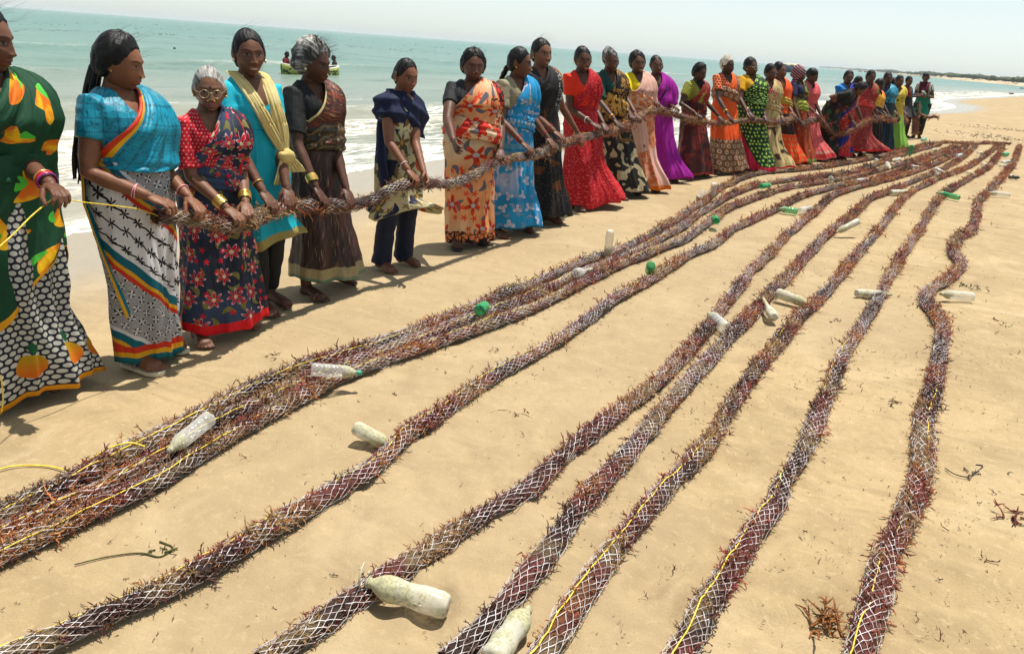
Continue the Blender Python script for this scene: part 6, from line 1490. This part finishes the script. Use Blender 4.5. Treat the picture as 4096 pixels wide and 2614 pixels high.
W.bangles(1, [GOLD]*3, start=0.80, step=0.03, r=0.03); W.bangles(-1, [GOLD]*3, start=0.80, step=0.03, r=0.03); W.studs()
# 16 ---- yellow blouse, green sari
W = Woman('woman in amber blouse and green sari with pale spots over a crimson underskirt', (3012, 688), (2998, 232), 46, 48, 4, 1.12, (0.085, 0.037, 0.022), 'black', 16)
W.build_body({1: reach(W, 1, 2992, 476, 0.45), -1: reach(W, -1, 3062, 488, 0.4)})
W.build_hair('low', puff=0.012, rough=0.006, wisps=8, wl=0.06); W.studs()
W.blouse(cloth('amber_cotton', lambda n, u, v: pat_solid(n, u, v, srgb(212, 160, 12), 0.06)), 0.58, 0.018)
_gn = lambda n, u, v: pat_dots(n, u, v, srgb(20, 58, 26), srgb(165, 200, 80), 19, 0.26, 0.2)
W.skirt(cloth('green_spotted', lambda n, u, v: n.mix(((u-0.30).abs()+v*0.5).lt(0.25), _gn(n, u, v), srgb(196, 20, 66)), [(-1, 0.05, srgb(190, 18, 60))]), hem=0.05, w=(0.23, 0.20), folds=6, amp=0.022, flare=0.05)
W.pallu(cloth('green_spotted_drape', _gn), 0.028, nf=4, slack=0.05, mid=66, low=0.84, belly=0.03)
W.glasses()
g = Geo(); V, F = ellipsoid((0.0, -0.125, 0.02), (0.022, 0.022, 0.022), 10, 8); g.add(W.hd(V), F); W.add('hair_flower', g, simple('white_flower', (0.8, 0.76, 0.5), 0.8))
# 17 ---- red dotted blouse, beige sari
W = Woman('woman in red blouse with white dots and beige sari with blurred flowers', (3074, 680), (3076, 256), 46, 38, 10, 0.98, (0.106, 0.046, 0.027), 'black', 17, bend=4)
W.build_body({1: reach(W, 1, 3064, 488, 0.45), -1: reach(W, -1, 3128, 486, 0.4)})
W.build_hair('bun', puff=0.011, wisps=10, wl=0.06); W.studs()
W.blouse(cloth('red_white_dot', lambda n, u, v: pat_dots(n, u, v, srgb(200, 24, 46), srgb(238, 210, 205), 30, 0.24)), 0.6, 0.018)
_be = lambda n, u, v: n.mix(n.noise(n.vec(u, v, 3), 6, 2).ss(0.52, 0.62)*v.lt(0.6), pat_streak(n, u, v, srgb(205, 180, 125), srgb(176, 150, 100), None, (25, 4)), srgb(52, 38, 30))
W.skirt(cloth('beige_silk', _be, [(-1, 0.035, srgb(205, 20, 45))], trans=0.1), hem=0.035, w=(0.23, 0.20), folds=6, amp=0.022, flare=0.16)
W.pallu(cloth('beige_drape', lambda n, u, v: borders(n, u, pat_streak(n, v, u, srgb(196, 170, 118), srgb(150, 124, 80), None, (30, 4)), [(-0.1, 0.02, srgb(214, 190, 130))])), 0.024, nf=5, fold=0.010, slack=0.03, mid=52)
W.wrap(cloth('beige_waist', lambda n, u, v: pat_streak(n, u, v, srgb(200, 172, 118), srgb(130, 104, 66), None, (60, 3))), 0.84, 1.0, 0.036)
# 18 ---- orange sari behind
W = Woman('woman in flame orange sari and maroon-dotted skirt, half hidden behind the beige sari', (3146, 658), (3112, 250), 60, 62, 2, 0.95, (0.140, 0.060, 0.035), 'black', 18, near=False)
W.build_body({1: reach(W, 1, 3126, 470, 0.4), -1: reach(W, -1, 3172, 470, 0.4)}); W.build_hair('low', puff=0.012, wisps=8, wl=0.09); W.studs()
W.blouse(cloth('maroon_blouse', lambda n, u, v: pat_solid(n, u, v, srgb(110, 28, 22))), 0.5, 0.014)
W.skirt(cloth('orange_dotted_silk', lambda n, u, v: pat_dots(n, u, v, srgb(226, 60, 14), srgb(190, 120, 40), 13, 0.30), [(0.42, 0.72, srgb(45, 18, 16))]), hem=0.05, w=(0.21, 0.19), folds=5, amp=0.02, flare=0.08)
W.pallu(cloth('flame_drape', lambda n, u, v: n.mix(n.noise(n.vec(u, v, 0), 20, 2).gt(0.6), srgb(232, 84, 18), srgb(205, 45, 16))), 0.024, nf=4, mid=50)
W.wrap(cloth('olive_waist', lambda n, u, v: pat_solid(n, u, v, srgb(170, 140, 50), 0.3)), 0.86, 0.98, 0.036)
# 19 ---- head scarf
W = Woman('woman with a striped maroon scarf over her head and navy blouse', (3192, 652), (3190, 266), 68, 84, 6, 1.0, (0.088, 0.040, 0.023), 'black', 19)
W.build_body({1: reach(W, 1, 3204, 500, 0.4), -1: reach(W, -1, 3240, 490, 0.3)}); W.build_hair('low', puff=0.008, wisps=0)
_st = cloth('striped_scarf', lambda n, u, v: n.mix(((v*150).sin()).gt(0.35), srgb(70, 32, 40), srgb(176, 132, 138)))
H = hair_geo(60, 44, puff=0.022, line=0.92, rough=0.006, seed=3, cover=0.55); g = Geo(); hv = H.verts(); g.add(W.hd(hv), H.faces(), None, np.column_stack([hv[:, 0], hv[:, 2]+hv[:, 1]*0.6])); W.add('head_scarf', g, _st)
def f_dr(SS, TT):
    th = np.radians(lerp(60, 200, SS)); z = lerp(1.32, 0.98, TT); rr_ = lerp(0.085, 0.21, sstep(0, 0.6, TT))+0.014*np.sin(SS*17+TT*3); return W.D(np.stack([np.sin(th)*rr_*0.95, np.cos(th)*rr_*0.7-0.01, z+0*th], -1))
W.add('scarf_drape', fabric_sheet(0.5, 0.4, f_dr, (40, 26)), _st, thick=0.004)
W.blouse(cloth('navy_blouse', lambda n, u, v: pat_solid(n, u, v, srgb(28, 34, 70))), 0.58, 0.016)
W.skirt(cloth('rust_print', lambda n, u, v: n.mix(n.voro(n.vec(u, v, 0), 12).lt(0.18), pat_solid(n, u, v, srgb(150, 58, 16), 0.25), srgb(190, 150, 90)), [(-1, 0.06, srgb(120, 130, 60))]), hem=0.04, w=(0.20, 0.19), folds=5, amp=0.018, flare=0.05)
W.pallu(cloth('lime_brown_drape', lambda n, u, v: n.mix(n.noise(n.vec(u, v, 0), 10, 2).gt(0.55), srgb(58, 44, 28), srgb(130, 130, 50))), 0.022, nf=4, mid=55)
W.wrap(cloth('lime_waist', lambda n, u, v: pat_streak(n, v, u, srgb(130, 140, 40), srgb(190, 190, 90), None, (30, 3))), 0.80, 0.96, 0.036)
# 20 ---- pink sari
W = Woman('woman in salmon pink sari bending her head over the rope', (3236, 640), (3236, 268), 62, 74, 26, 0.98, (0.103, 0.044, 0.026), 'black', 20, bend=10)
W.build_body({1: reach(W, 1, 3262, 470, 0.4), -1: reach(W, -1, 3290, 490, 0.3)}); W.build_hair('low', puff=0.010, wisps=6, wl=0.06)
W.blouse(cloth('pink_blouse', lambda n, u, v: pat_solid(n, u, v, srgb(200, 80, 90))), 0.4, 0.013)
_pk = lambda n, u, v: n.mix(n.noise(n.vec(u, v, 0), 50, 2).gt(0.56), srgb(226, 88, 92), srgb(236, 140, 132))
W.skirt(cloth('salmon_gauze', _pk, [(0.03, 0.10, srgb(222, 60, 66)), (0.10, 0.14, srgb(215, 150, 130))], trans=0.2), hem=0.03, w=(0.23, 0.20), folds=6, amp=0.022, flare=0.22)
W.pallu(cloth('salmon_drape', _pk, trans=0.2), 0.026, nf=5, slack=0.04, mid=70, right0=150)
# 21 ---- bending in black
W = Woman('woman bent forward in black top with green and purple cloth on her back', (3290, 636), (3300, 300), 78, 80, 12, 1.06, (0.140, 0.060, 0.035), 'black', 21, bend=42, height=1.58)
W.build_body({1: free(W, 1, 3358, 424, 0.05), -1: free(W, -1, 3368, 428, 0.10)}); W.build_hair('low', puff=0.012, wisps=6, wl=0.06)
W.blouse(cloth('black_top', lambda n, u, v: pat_solid(n, u, v, (0.009, 0.009, 0.010))), 0.62, 0.016)
_gk = lambda n, u, v: n.mix(n.noise(n.vec(u, v, 0), 7, 2).ss(0.52, 0.60), srgb(16, 15, 18), n.mix(n.noise(n.vec(u, v, 5), 12, 1).gt(0.5), srgb(28, 92, 44), srgb(150, 70, 40)))
W.skirt(cloth('black_green_print', _gk), hem=0.04, w=(0.20, 0.18), folds=5, amp=0.02, flare=0.05)
W.pallu(cloth('green_purple_drape', lambda n, u, v: n.mix(n.noise(n.vec(u, v, 3), 4, 1).gt(0.56), _gk(n, u, v), srgb(92, 26, 72))), 0.028, nf=4, mid=60)
# 22 ---- royal blue and red sari
W = Woman('woman in royal blue sari with red and gold border, light blue blouse', (3340, 636), (3394, 282), 42, 18, 6, 1.12, (0.103, 0.046, 0.027), 'black', 22)
W.build_body({1: reach(W, 1, 3424, 512, 0.45), -1: reach(W, -1, 3470, 484, 0.4)}); W.build_hair('low', puff=0.009, wisps=4, wl=0.05)
W.blouse(cloth('light_blue_blouse', lambda n, u, v: pat_solid(n, u, v, srgb(30, 120, 196))), 0.55, 0.018)
_rb = lambda n, u, v: n.mix(n.voro(n.vec(u, v, 0), 10).lt(0.12), srgb(22, 38, 150), srgb(205, 190, 170))
W.skirt(cloth('royal_blue_red', lambda n, u, v: n.mix(((u+v*0.9)*2.2).fract().gt(0.52), n.mix(n.noise(n.vec(u, v, 0), 30, 1).gt(0.6), srgb(172, 28, 28), srgb(205, 130, 80)), srgb(24, 36, 130)), [(-1, 0.06, srgb(180, 30, 55))]), hem=0.06, w=(0.21, 0.19), folds=5, amp=0.02, flare=0.06)
W.pallu(cloth('royal_blue_drape', lambda n, u, v: borders(n, u, _rb(n, u, v), [(0.36, 0.47, srgb(190, 120, 70)), (0.47, 0.8, srgb(212, 26, 34))])), 0.028, nf=3, slack=0.05, mid=62, low=0.84)
# 23 ---- maroon and red
W = Woman('woman in crimson blouse and maroon sari with red billowing hem', (3425, 628), (3482, 280), 44, 26, 4, 0.98, (0.088, 0.040, 0.025), 'black', 23, bend=6)
W.build_body({1: reach(W, 1, 3498, 474, 0.4), -1: reach(W, -1, 3525, 474, 0.3)}); W.build_hair('low', puff=0.009, wisps=10, wl=0.08)
W.blouse(cloth('crimson_blouse', lambda n, u, v: pat_solid(n, u, v, srgb(172, 20, 58))), 0.55, 0.016)
_mr = lambda n, u, v: pat_streak(n, u, v, srgb(150, 44, 42), srgb(176, 74, 66), srgb(205, 150, 130), (60, 5), 0.4)
W.skirt(cloth('maroon_gauze', _mr, [(-1, 0.04, srgb(215, 36, 36))], trans=0.2), hem=0.10, w=(0.21, 0.19), folds=5, amp=0.022, flare=0.34)
W.pallu(cloth('maroon_drape', lambda n, u, v: n.mix(n.noise(n.vec(u, v, 2), 5, 1).gt(0.66), _mr(n, u, v), srgb(60, 150, 50)), trans=0.15), 0.026, nf=5, slack=0.04, mid=56)
W.wrap(cloth('red_waist', lambda n, u, v: pat_streak(n, v, u, srgb(205, 36, 36), srgb(225, 120, 110), None, (40, 3))), 0.86, 1.0, 0.034)
# 24 ---- yellow-orange, dark hair turned away
W = Woman('woman in yellow and orange sari, head bowed, behind the maroon sari', (3492, 614), (3512, 316), 70, 95, 24, 0.95, (0.074, 0.033, 0.019), 'black', 24, near=False)
W.build_body({1: reach(W, 1, 3530, 474, 0.4), -1: reach(W, -1, 3545, 474, 0.3)}); W.build_hair('low', puff=0.016, wisps=4)
W.blouse(cloth('mustard_blouse', lambda n, u, v: pat_solid(n, u, v, srgb(205, 150, 40))), 0.5, 0.014)
W.skirt(cloth('dark_print', lambda n, u, v: pat_solid(n, u, v, srgb(32, 24, 22), 0.4)), hem=0.05, w=(0.20, 0.18), folds=5, amp=0.02)
W.pallu(cloth('yellow_orange_drape', lambda n, u, v: n.mix(n.noise(n.vec(u, v, 0), 9, 2).gt(0.55), srgb(220, 178, 60), srgb(220, 96, 30))), 0.024, nf=4, mid=60)
# 25 ---- teal satin
W = Woman('woman in shiny teal blue sari with navy blouse and dark teal skirt', (3528, 608), (3550, 290), 46, 24, 4, 1.0, (0.062, 0.029, 0.018), 'black', 25, near=False)
W.build_body({1: reach(W, 1, 3556, 474, 0.4), -1: reach(W, -1, 3590, 476, 0.3)}); W.build_hair('low', puff=0.010, wisps=4)
W.blouse(cloth('indigo_blouse', lambda n, u, v: pat_solid(n, u, v, srgb(28, 32, 84))), 0.6, 0.014)
W.skirt(cloth('dark_teal', lambda n, u, v: pat_solid(n, u, v, srgb(20, 46, 56), 0.3)), hem=0.05, w=(0.20, 0.18), folds=5, amp=0.02)
W.pallu(cloth('teal_satin', lambda n, u, v: pat_streak(n, v, u, srgb(26, 110, 140), srgb(70, 165, 190), None, (25, 4)), rough=0.35), 0.026, nf=6, fold=0.010, slack=0.03, mid=66)
W.bangles(1, [REDB], start=0.85)
# 26 ---- yellow-green
W = Woman('woman in mustard yellow sari with black marks and lime green skirt', (3562, 600), (3596, 300), 46, 36, 8, 1.0, (0.126, 0.053, 0.031), 'black', 26, bend=4, near=False)
W.build_body({1: reach(W, 1, 3582, 474, 0.4), -1: reach(W, -1, 3622, 480, 0.3)}); W.build_hair('low', puff=0.007, wisps=3)
W.blouse(cloth('black_blouse_c', lambda n, u, v: pat_solid(n, u, v, srgb(30, 26, 26))), 0.5, 0.014)
W.skirt(cloth('lime_cotton', lambda n, u, v: pat_solid(n, u, v, srgb(138, 190, 72), 0.15), [(0.66, 1.2, srgb(205, 180, 60))], trans=0.15), hem=0.05, w=(0.24, 0.20), folds=6, amp=0.024, flare=0.06)
W.pallu(cloth('mustard_drape', lambda n, u, v: n.mix(n.noise(n.vec(u, v, 0), 13, 2, 0.5, 1.0).ss(0.58, 0.62), srgb(206, 184, 70), srgb(48, 42, 22))), 0.024, nf=5, fold=0.010, mid=70, low=0.84)
W.bangles(1, [PINKB], start=0.86, thick=0.006)
# 27 ---- slim dark top, arms stretched to the last woman
W = Woman('slim woman in dark top and trousers stretching her arm to the end woman', (3618, 558), (3633, 305), 58, 30, 10, 0.86, (0.088, 0.040, 0.025), 'black', 27, near=False, feet=[(3604, 567), (3626, 551)])
_e = lambda w, px, py, k: w.loc(C0+ray(px, py)*k)
kk = lambda w: (w.g[1]/FW[1])/(1.0)
_dp = np.linalg.norm(gp(3660, 553)-C0)
W.build_body({1: (W.loc(C0+nrm(ray(3680, 384))*(np.linalg.norm(W.g-C0)*1.0)), 0.3), -1: (W.loc(C0+nrm(ray(3690, 380))*(np.linalg.norm(W.g-C0)*1.01)), 0.2)}, grip=(False, False)); W.build_hair('low', puff=0.009, wisps=3)
W.trousers(cloth('black_trousers', lambda n, u, v: pat_solid(n, u, v, (0.010, 0.009, 0.010))), 0.022, 0.06)
W.skirt(cloth('dark_tunic', lambda n, u, v: pat_solid(n, u, v, srgb(26, 22, 28), 0.3)), top=1.02, hem=0.56, w=(0.18, 0.16), folds=4, amp=0.012, name='tunic', pleat=0)
W.blouse(cloth('blue_rust_top', lambda n, u, v: n.mix((u*1.0).gt(0.0), srgb(20, 110, 140), srgb(120, 40, 26))), 0.4, 0.013, z0=0.95, off=0.012)
# 28 ---- last woman
W = Woman('last woman in line, green top, maroon scarf and black trousers, holding a bottle', (3672, 553), (3706, 292), -4, -2, 24, 0.94, (0.088, 0.040, 0.025), 'black', 28, near=False, feet=[(3652, 552), (3676, 553)], hscale=1.0)
_d = np.linalg.norm(W.g-C0)
W.build_body({1: (W.loc(C0+nrm(ray(3684, 384))*(_d-0.36)), 0.7), -1: (W.loc(C0+nrm(ray(3702, 384))*(_d-0.36)), 0.7)}, grip=(False, False)); W.build_hair('low', puff=0.009, wisps=3)
W.trousers(cloth('black_trousers_b', lambda n, u, v: pat_solid(n, u, v, (0.010, 0.009, 0.010))), 0.022, 0.09)
W.skirt(cloth('sea_green_tunic', lambda n, u, v: pat_solid(n, u, v, srgb(18, 122, 100), 0.2)), top=1.02, hem=0.52, w=(0.20, 0.17), folds=4, amp=0.014, name='tunic', pleat=0)
W.blouse(cloth('striped_sleeves', lambda n, u, v: n.mix((u*160).sin().gt(0.3), srgb(16, 60, 52), srgb(200, 190, 170))), 0.5, 0.013, z0=0.95, off=0.012)
_ms = cloth('maroon_scarf', lambda n, u, v: pat_solid(n, u, v, srgb(92, 16, 40), 0.3))
for sd in (1, -1):
    C = catmull([(sd*0.02, -0.07, 1.285), (sd*0.075, -0.01, 1.295), (sd*0.06, 0.08, 1.24), (sd*0.055, 0.15, 1.12), (sd*0.05, 0.16, 0.98)], 30)
    W.add('scarf', fabric_sheet(0.1, 0.4, lambda SS, TT, C=C: C[(TT*29).astype(int)]+np.stack([(SS-0.5)*0.09, 0.010*np.sin(SS*15), 0*SS], -1), (14, 30)), _ms, thick=0.006)
W28 = W
# 29, 30 ---- two more faces between the others
W = Woman('black-haired woman hardly seen between the blue sari and the crimson blouse', (3400, 606), (3432, 306), 50, 60, 10, 1.0, (0.074, 0.034, 0.021), 'black', 29, near=False)
W.build_body({1: (np.array([0.2, 0.2, 0.8]), 0.3), -1: (np.array([-0.2, 0.2, 0.8]), 0.3)}); W.build_hair('low', puff=0.012, wisps=0)
W.blouse(cloth('dark_olive_print', lambda n, u, v: n.mix(n.voro(n.vec(u, v, 0), 20).lt(0.2), srgb(26, 26, 22), srgb(110, 105, 60))), 0.6, 0.014); W.skirt(cloth('black_skirt', lambda n, u, v: pat_solid(n, u, v, srgb(22, 20, 22))), hem=0.05, folds=5)
W.pallu(bpy.data.materials['dark_olive_print'], 0.024, nf=4)
W = Woman('black-haired woman hardly seen between the teal and the mustard saris', (3556, 588), (3572, 312), 50, 80, 14, 1.0, (0.074, 0.034, 0.021), 'black', 30, near=False)
W.build_body({1: (np.array([0.2, 0.2, 0.8]), 0.3), -1: (np.array([-0.2, 0.2, 0.8]), 0.3)}); W.build_hair('low', puff=0.014, wisps=0)
W.blouse(cloth('black_blouse_d', lambda n, u, v: pat_solid(n, u, v, (0.012, 0.012, 0.012))), 0.6, 0.014); W.skirt(bpy.data.materials['black_skirt'], hem=0.05, folds=5)
W.pallu(bpy.data.materials['black_skirt'], 0.024, nf=4)
# ------------------------------------------------------------------ out on the water
def sea_pt(px, py): return gp(px, py, SEA_Z)
def boat(label, p0, p1, wd, ht, hull, rim, inner, group=None, name='fishing_boat', deck=None):
    p0, p1 = np.array(p0), np.array(p1); c = (p0+p1)/2; L = np.linalg.norm((p1-p0)[:2]); rz = math.atan2(*(p1-p0)[1::-1])
    root = empty(name, (c[0], c[1], SEA_Z), rz); n, k = 33, 9
    x = np.linspace(-1, 1, n); a = np.linspace(-np.pi/2, np.pi/2, k)
    hw = wd/2*np.clip(1-np.abs(x)**3.2, 0.02, 1)**0.75; top = ht*(0.72+0.34*np.abs(x)**2.2)
    V = np.stack([np.repeat(x[:, None]*L/2, k, 1)*(1-0.03*np.cos(a)[None]), hw[:, None]*np.sin(a)[None]*(0.72+0.28*np.abs(np.sin(a))[None]), lerp(-0.12, top[:, None], 1-np.cos(a)[None])], -1)
    g = Geo(); g.add(V.reshape(-1, 3), grid_faces(k, n)); o = obj('hull', g, hull, root); m = o.modifiers.new('t', 'SOLIDIFY'); m.thickness = 0.05; m.offset = 1
    for s in (0, -1):
        g = Geo(); V2, F = tube(V[:, s]+[0, 0, 0.01], 0.035, 6, True, ref=[0, 0, 1]); g.add(V2, F); obj('gunwale', g, rim, root)
        g = Geo(); q = V[:, s].copy(); q[:, 2] -= 0.10; q[:, 1] *= 1.015; V2, F = tube(q, 0.03, 6, True, ref=[0, 0, 1]); g.add(V2, F); obj('rubbing_strake', g, inner, root)
    for xx in (-0.45, 0.0, 0.45):
        i = int((xx+1)/2*(n-1)); g = Geo(); V2, F = tube([[xx*L/2, -hw[i]*0.93, top[i]*0.8], [xx*L/2, hw[i]*0.93, top[i]*0.8]], 0.05, 4, False, flat=2.0); g.add(V2, F); obj('thwart', g, inner, root)
    if deck is not None:
        r = np.random.default_rng(2); g = Geo()
        for i in range(26):
            xx = r.uniform(-0.8, 0.8); V2, F = ellipsoid((xx*L/2, r.uniform(-0.3, 0.3)*wd, ht*0.95+r.uniform(0, 0.3)*ht), (0.09*L*r.uniform(.5, 1), wd*0.2, ht*0.25*r.uniform(.6, 1.3)), 8, 6); g.add(V2, F)
        obj('heaped_net', g, deck, root)
    tag(root, label, 'boat', group); return root
def f_hull():
    n = NT('yellow_green_paint'); x, y, z = n.objco(); k = n.noise(n.vec(x, y, z), 3, 3)
    m = ((x*3.0+z*4).sin().abs().lt(0.16)).max(((x*3.0-z*4+1.0).sin()).abs().lt(0.14))*k.gt(0.5)
    return n.done(n.bsdf(n.mix(m, n.mix(k, (0.30, 0.34, 0.05), (0.38, 0.41, 0.09)), (0.03, 0.05, 0.02)), 0.45))
_pw = simple('white_paint', (0.72, 0.70, 0.62), 0.5); _pk_ = simple('dark_paint', (0.02, 0.02, 0.025), 0.5)
b0, b1 = sea_pt(1128, 296), sea_pt(1352, 303)
BOAT = boat('yellow-green open boat with white rim afloat behind the grey curly-haired woman', b0, b1, 1.1, 0.36, f_hull(), _pw, _pk_)
boat('long blue boat heaped with pale nets far out by the head-scarf woman', sea_pt(3118, 287), sea_pt(3200, 291), 3.2, 1.5, simple('navy_paint', (0.02, 0.03, 0.11), 0.5), simple('navy_rim', (0.03, 0.04, 0.12), 0.5), _pk_, deck=simple('pale_nets', (0.5, 0.44, 0.34), 0.9))
for i, (px, py, w_) in enumerate(((3440, 287, 14), (3462, 289, 12), (3488, 291, 16))):
    boat(['left one', 'middle one', 'right one'][i]+' of three tiny dark boats moored before the wooded point', sea_pt(px-w_/2, py), sea_pt(px+w_/2, py+1), 2.0, 1.3, simple('dark_hull', (0.05, 0.055, 0.07), 0.6), _pk_, _pk_, group='tiny boats off the wooded point')
def bather(label, px, py, hx, hy, psi, hpsi, arms, shirt=None, depth=0.75, shorts=None, pitch=10, bend=0):
    """a man standing in the water: the surface cuts him at the thigh"""
    p = gp(px, py, SEA_Z); d = np.linalg.norm(p[:2]); z0 = SEA_Z-depth
    q = C0+(p-C0); W = Woman.__new__(Woman)
    W.label, W.psi, W.fat, W.near, W.bend, W.seed = label, psi, 0.92, False, math.radians(bend), int(px); W.r = np.random.default_rng(int(px)); W.skin = np.array((0.055, 0.027, 0.018)); W.hair = 'black'
    W.g = np.array([p[0], p[1], 0]); hp = ray(hx, hy); k = (p[:2]@p[:2])/(hp[:2]@p[:2]); Q = C0+hp*k
    W.zoff = z0; W.h = Q[2]-z0; W.sc = W.h/1.498; c, rr = cdir(p); W.shear = ((Q[:2]-p[:2])@rr)/W.h*rr
    f = face_dir(p, psi); W.yaw = math.atan2(-f[0], f[1]); W.Rz = rotz(W.yaw); W.hyaw = math.radians(hpsi-psi); W.pitch = math.radians(pitch); W.roll = 0
    W.root = empty('person', (p[0], p[1], z0), W.yaw); tag(W.root, label, 'person', 'people in the water'); W.feet_px = None; W.wind = np.array([1, 0, 0.1]); W.hips(); W.hscale = 0.98
    W.build_body(arms, grip=(True, True)); W.build_hair('short', puff=0.010, wisps=0, line=0.95, cover=-0.25)
    if shirt is not None: W.blouse(shirt, 0.7, 0.014, z0=0.84, neck=0.06, depth=0.05)
    W.trousers(shorts or cloth('dark_shorts', lambda n, u, v: pat_solid(n, u, v, (0.012, 0.012, 0.016))), 0.02, 0.42, name='shorts'); return W
bather('man in red shirt standing in the sea at the left end of the yellow-green boat', 1132, 290, 1146, 206, 60, 70, {1: (np.array([0.10, 0.34, 1.0]), 0.3), -1: (np.array([-0.10, 0.36, 1.0]), 0.3)}, cloth('red_shirt', lambda n, u, v: pat_solid(n, u, v, srgb(120, 24, 34))))
bather('bare-chested man standing in the sea at the right end of the yellow-green boat', 1350, 300, 1336, 221, -70, -88, {1: (np.array([0.10, 0.32, 0.95]), 0.3), -1: (np.array([-0.10, 0.32, 0.95]), 0.3)}, None)
bather('person half hidden behind the turquoise woman, blue cloth at the waist', 1040, 268, 1044, 214, 60, 60, {1: (np.array([0.12, 0.25, 0.9]), 0.3), -1: (np.array([-0.1, 0.25, 0.9]), 0.3)}, cloth('blue_cloth', lambda n, u, v: pat_solid(n, u, v, srgb(40, 80, 190))))
bather('swimmer far out with only a dark head above the water', 697, 203, 697, 190, 30, 30, {1: (np.array([0.3, 0.1, 0.9]), 0.3), -1: (np.array([-0.3, 0.1, 0.9]), 0.3)}, None, depth=1.35)
def floats():
    """dark floats and weed strung in rows on the sea"""
    r = np.random.default_rng(77); g = Geo(); e, f = ellipsoid((0, 0, 0), (1, 1, 1), 6, 5)
    rows = [((0, 95), (720, 120), (1050, 152), (1300, 178), (1750, 205)), ((300, 92), (900, 118), (1500, 170), (2000, 208), (2400, 230)), ((760, 150), (1200, 172), (1700, 212), (2250, 252), (2700, 275)), ((0, 118), (400, 128), (700, 140))]
    for row in rows:
        P = catmull([(*q, 0) for q in row], 300)
        for q in P[r.random(300) < 0.34]:
            x, y = q[0]+r.normal(0, 6), q[1]+r.normal(0, 2.6)
            if y < 26+0.0743*x+14: continue
            p = sea_pt(x, y); d = np.linalg.norm(p); s_ = d*r.uniform(0.4, 1.2)*0.00055
            g.add(e*np.array([s_*r.uniform(0.8, 1.8), s_, s_*0.65])+p+[0, 0, s_*0.3], f)
    o = obj('floating_weed', g, simple('wet_weed', (0.05, 0.075, 0.065), 0.4)); tag(o, 'rows of dark floats and weed on the water beyond the women', 'floats', kind='stuff')
floats()
# ------------------------------------------------------------------ hanging bundles and yellow cords
def hang(label, pts, seed, depth_px, r0=0.05, net=NETD, cord=False, dens=3.0):
    d = np.linalg.norm(gp(*depth_px)-C0)
    P = np.array([C0+nrm(ray(x, y))*d for x, y in pts]); P[:, 2] = np.maximum(P[:, 2], 0.03)
    seaweed_rope(P, seed, label, r0=r0, group='seaweed ropes held by the women', ground=False, dens=dens, net=net, cord=cord, netting=net is NETW)
hang('dark seaweed bundle hanging down before the slim woman', [(3590, 482), (3612, 455), (3635, 440), (3650, 455), (3654, 490), (3652, 540)], 41, (3660, 560), 0.036)
hang('pale frayed seaweed strand hanging from the last woman', [(3676, 405), (3674, 440), (3668, 490), (3664, 540)], 42, (3672, 560), 0.03, NETW)
hang('dark seaweed bundle blown out to the right of the last woman', [(3664, 440), (3690, 462), (3715, 470), (3738, 466), (3754, 470)], 43, (3676, 560), 0.03)
def cordline(label, P, rad=0.0028):
    g = Geo(); C = catmull(P, 80); c = C[40].copy(); V, F = tube(C-c, rad, 6, False); g.add(V, F); o = obj('yellow_cord', g, CORD); o.location = c; tag(o, label, 'cord', 'loose yellow cords')
_hw = W1.root.matrix_basis
def w1pt(px, py, k): return C0+ray(px, py)*k
_k1 = float((W1.g@FW-CAMH*FW[2]) if False else 2.75)
cordline('yellow cord drawn taut from the hand of the green-sari woman to the held rope', [w1pt(215, 790, 3.14), w1pt(330, 808, 3.25), w1pt(450, 822, 3.4), on_sheet(560, 838), on_sheet(640, 866)])
cordline('yellow cord slanting down to the left from the hand of the green-sari woman', [w1pt(215, 790, 3.14), w1pt(130, 860, 3.0), w1pt(60, 930, 2.9), w1pt(-40, 1020, 2.8)])
cordline('yellow cord lying on sand and looping onto the left bundle', [gp(-40, 1885, 0.01), gp(60, 1862, 0.008), gp(180, 1862, 0.008), gp(300, 1880, 0.02), gp(360, 1838, 0.06), gp(440, 1790, 0.10), gp(520, 1770, 0.11), gp(580, 1785, 0.10)], 0.0032)
cordline('yellow cord hanging beside the spotted skirt at the left edge', [gp(0, 1660, 0.0)+[0, 0, 0.005], gp(8, 1640, 0.05), gp(12, 1580, 0.12), gp(4, 1500, 0.25)])
bottle(C0+nrm(ray(3525, 545))*np.linalg.norm(gp(3540, 612)-C0), C0+nrm(ray(3507, 503))*np.linalg.norm(gp(3540, 612)-C0), 'green', 'soda', 'green bottle dangling from the held rope before the dark teal skirt', dia=0.085)
bottle(W28.root.matrix_basis @ Vector((0, 0, 0)) if False else C0+nrm(ray(3706, 388))*(np.linalg.norm(W28.g-C0)-0.34), C0+nrm(ray(3688, 362))*(np.linalg.norm(W28.g-C0)-0.30), 'pale', 'soda', 'pale green bottle held in the hands of the last woman', dia=0.10)
# far along the beach
def lump(label, px, py, size, col, name, cat):
    p = gp(px, py, 0.0); g = Geo(); r = np.random.default_rng(int(px))
    for i in range(7):
        V, F = ellipsoid((r.uniform(-1, 1)*size, r.uniform(-.3, .3)*size, size*r.uniform(0.1, 0.35)), (size*r.uniform(.3, .7), size*.35, size*r.uniform(.15, .4)), 8, 6); g.add(V, F)
    V, F = remesh(g, size*0.09, 2); g = Geo(); g.add(V, F); o = obj(name, g, simple(name+'_mat', col, 0.8)); o.location = p-np.array([0, 0, size*0.25]); tag(o, label, cat)
lump('dark low heap of gear at the foot of the far dune', 3935, 329, 3.6, (0.05, 0.045, 0.04), 'beach_heap', 'heap')
lump('reddish brown lump at the edge of the surf near the right edge', 4047, 374, 0.38, (0.16, 0.06, 0.05), 'surf_rock', 'rock')
lump('dark lump on the far sand close to the right edge', 4085, 353, 0.5, (0.05, 0.04, 0.045), 'beach_rock', 'rock')
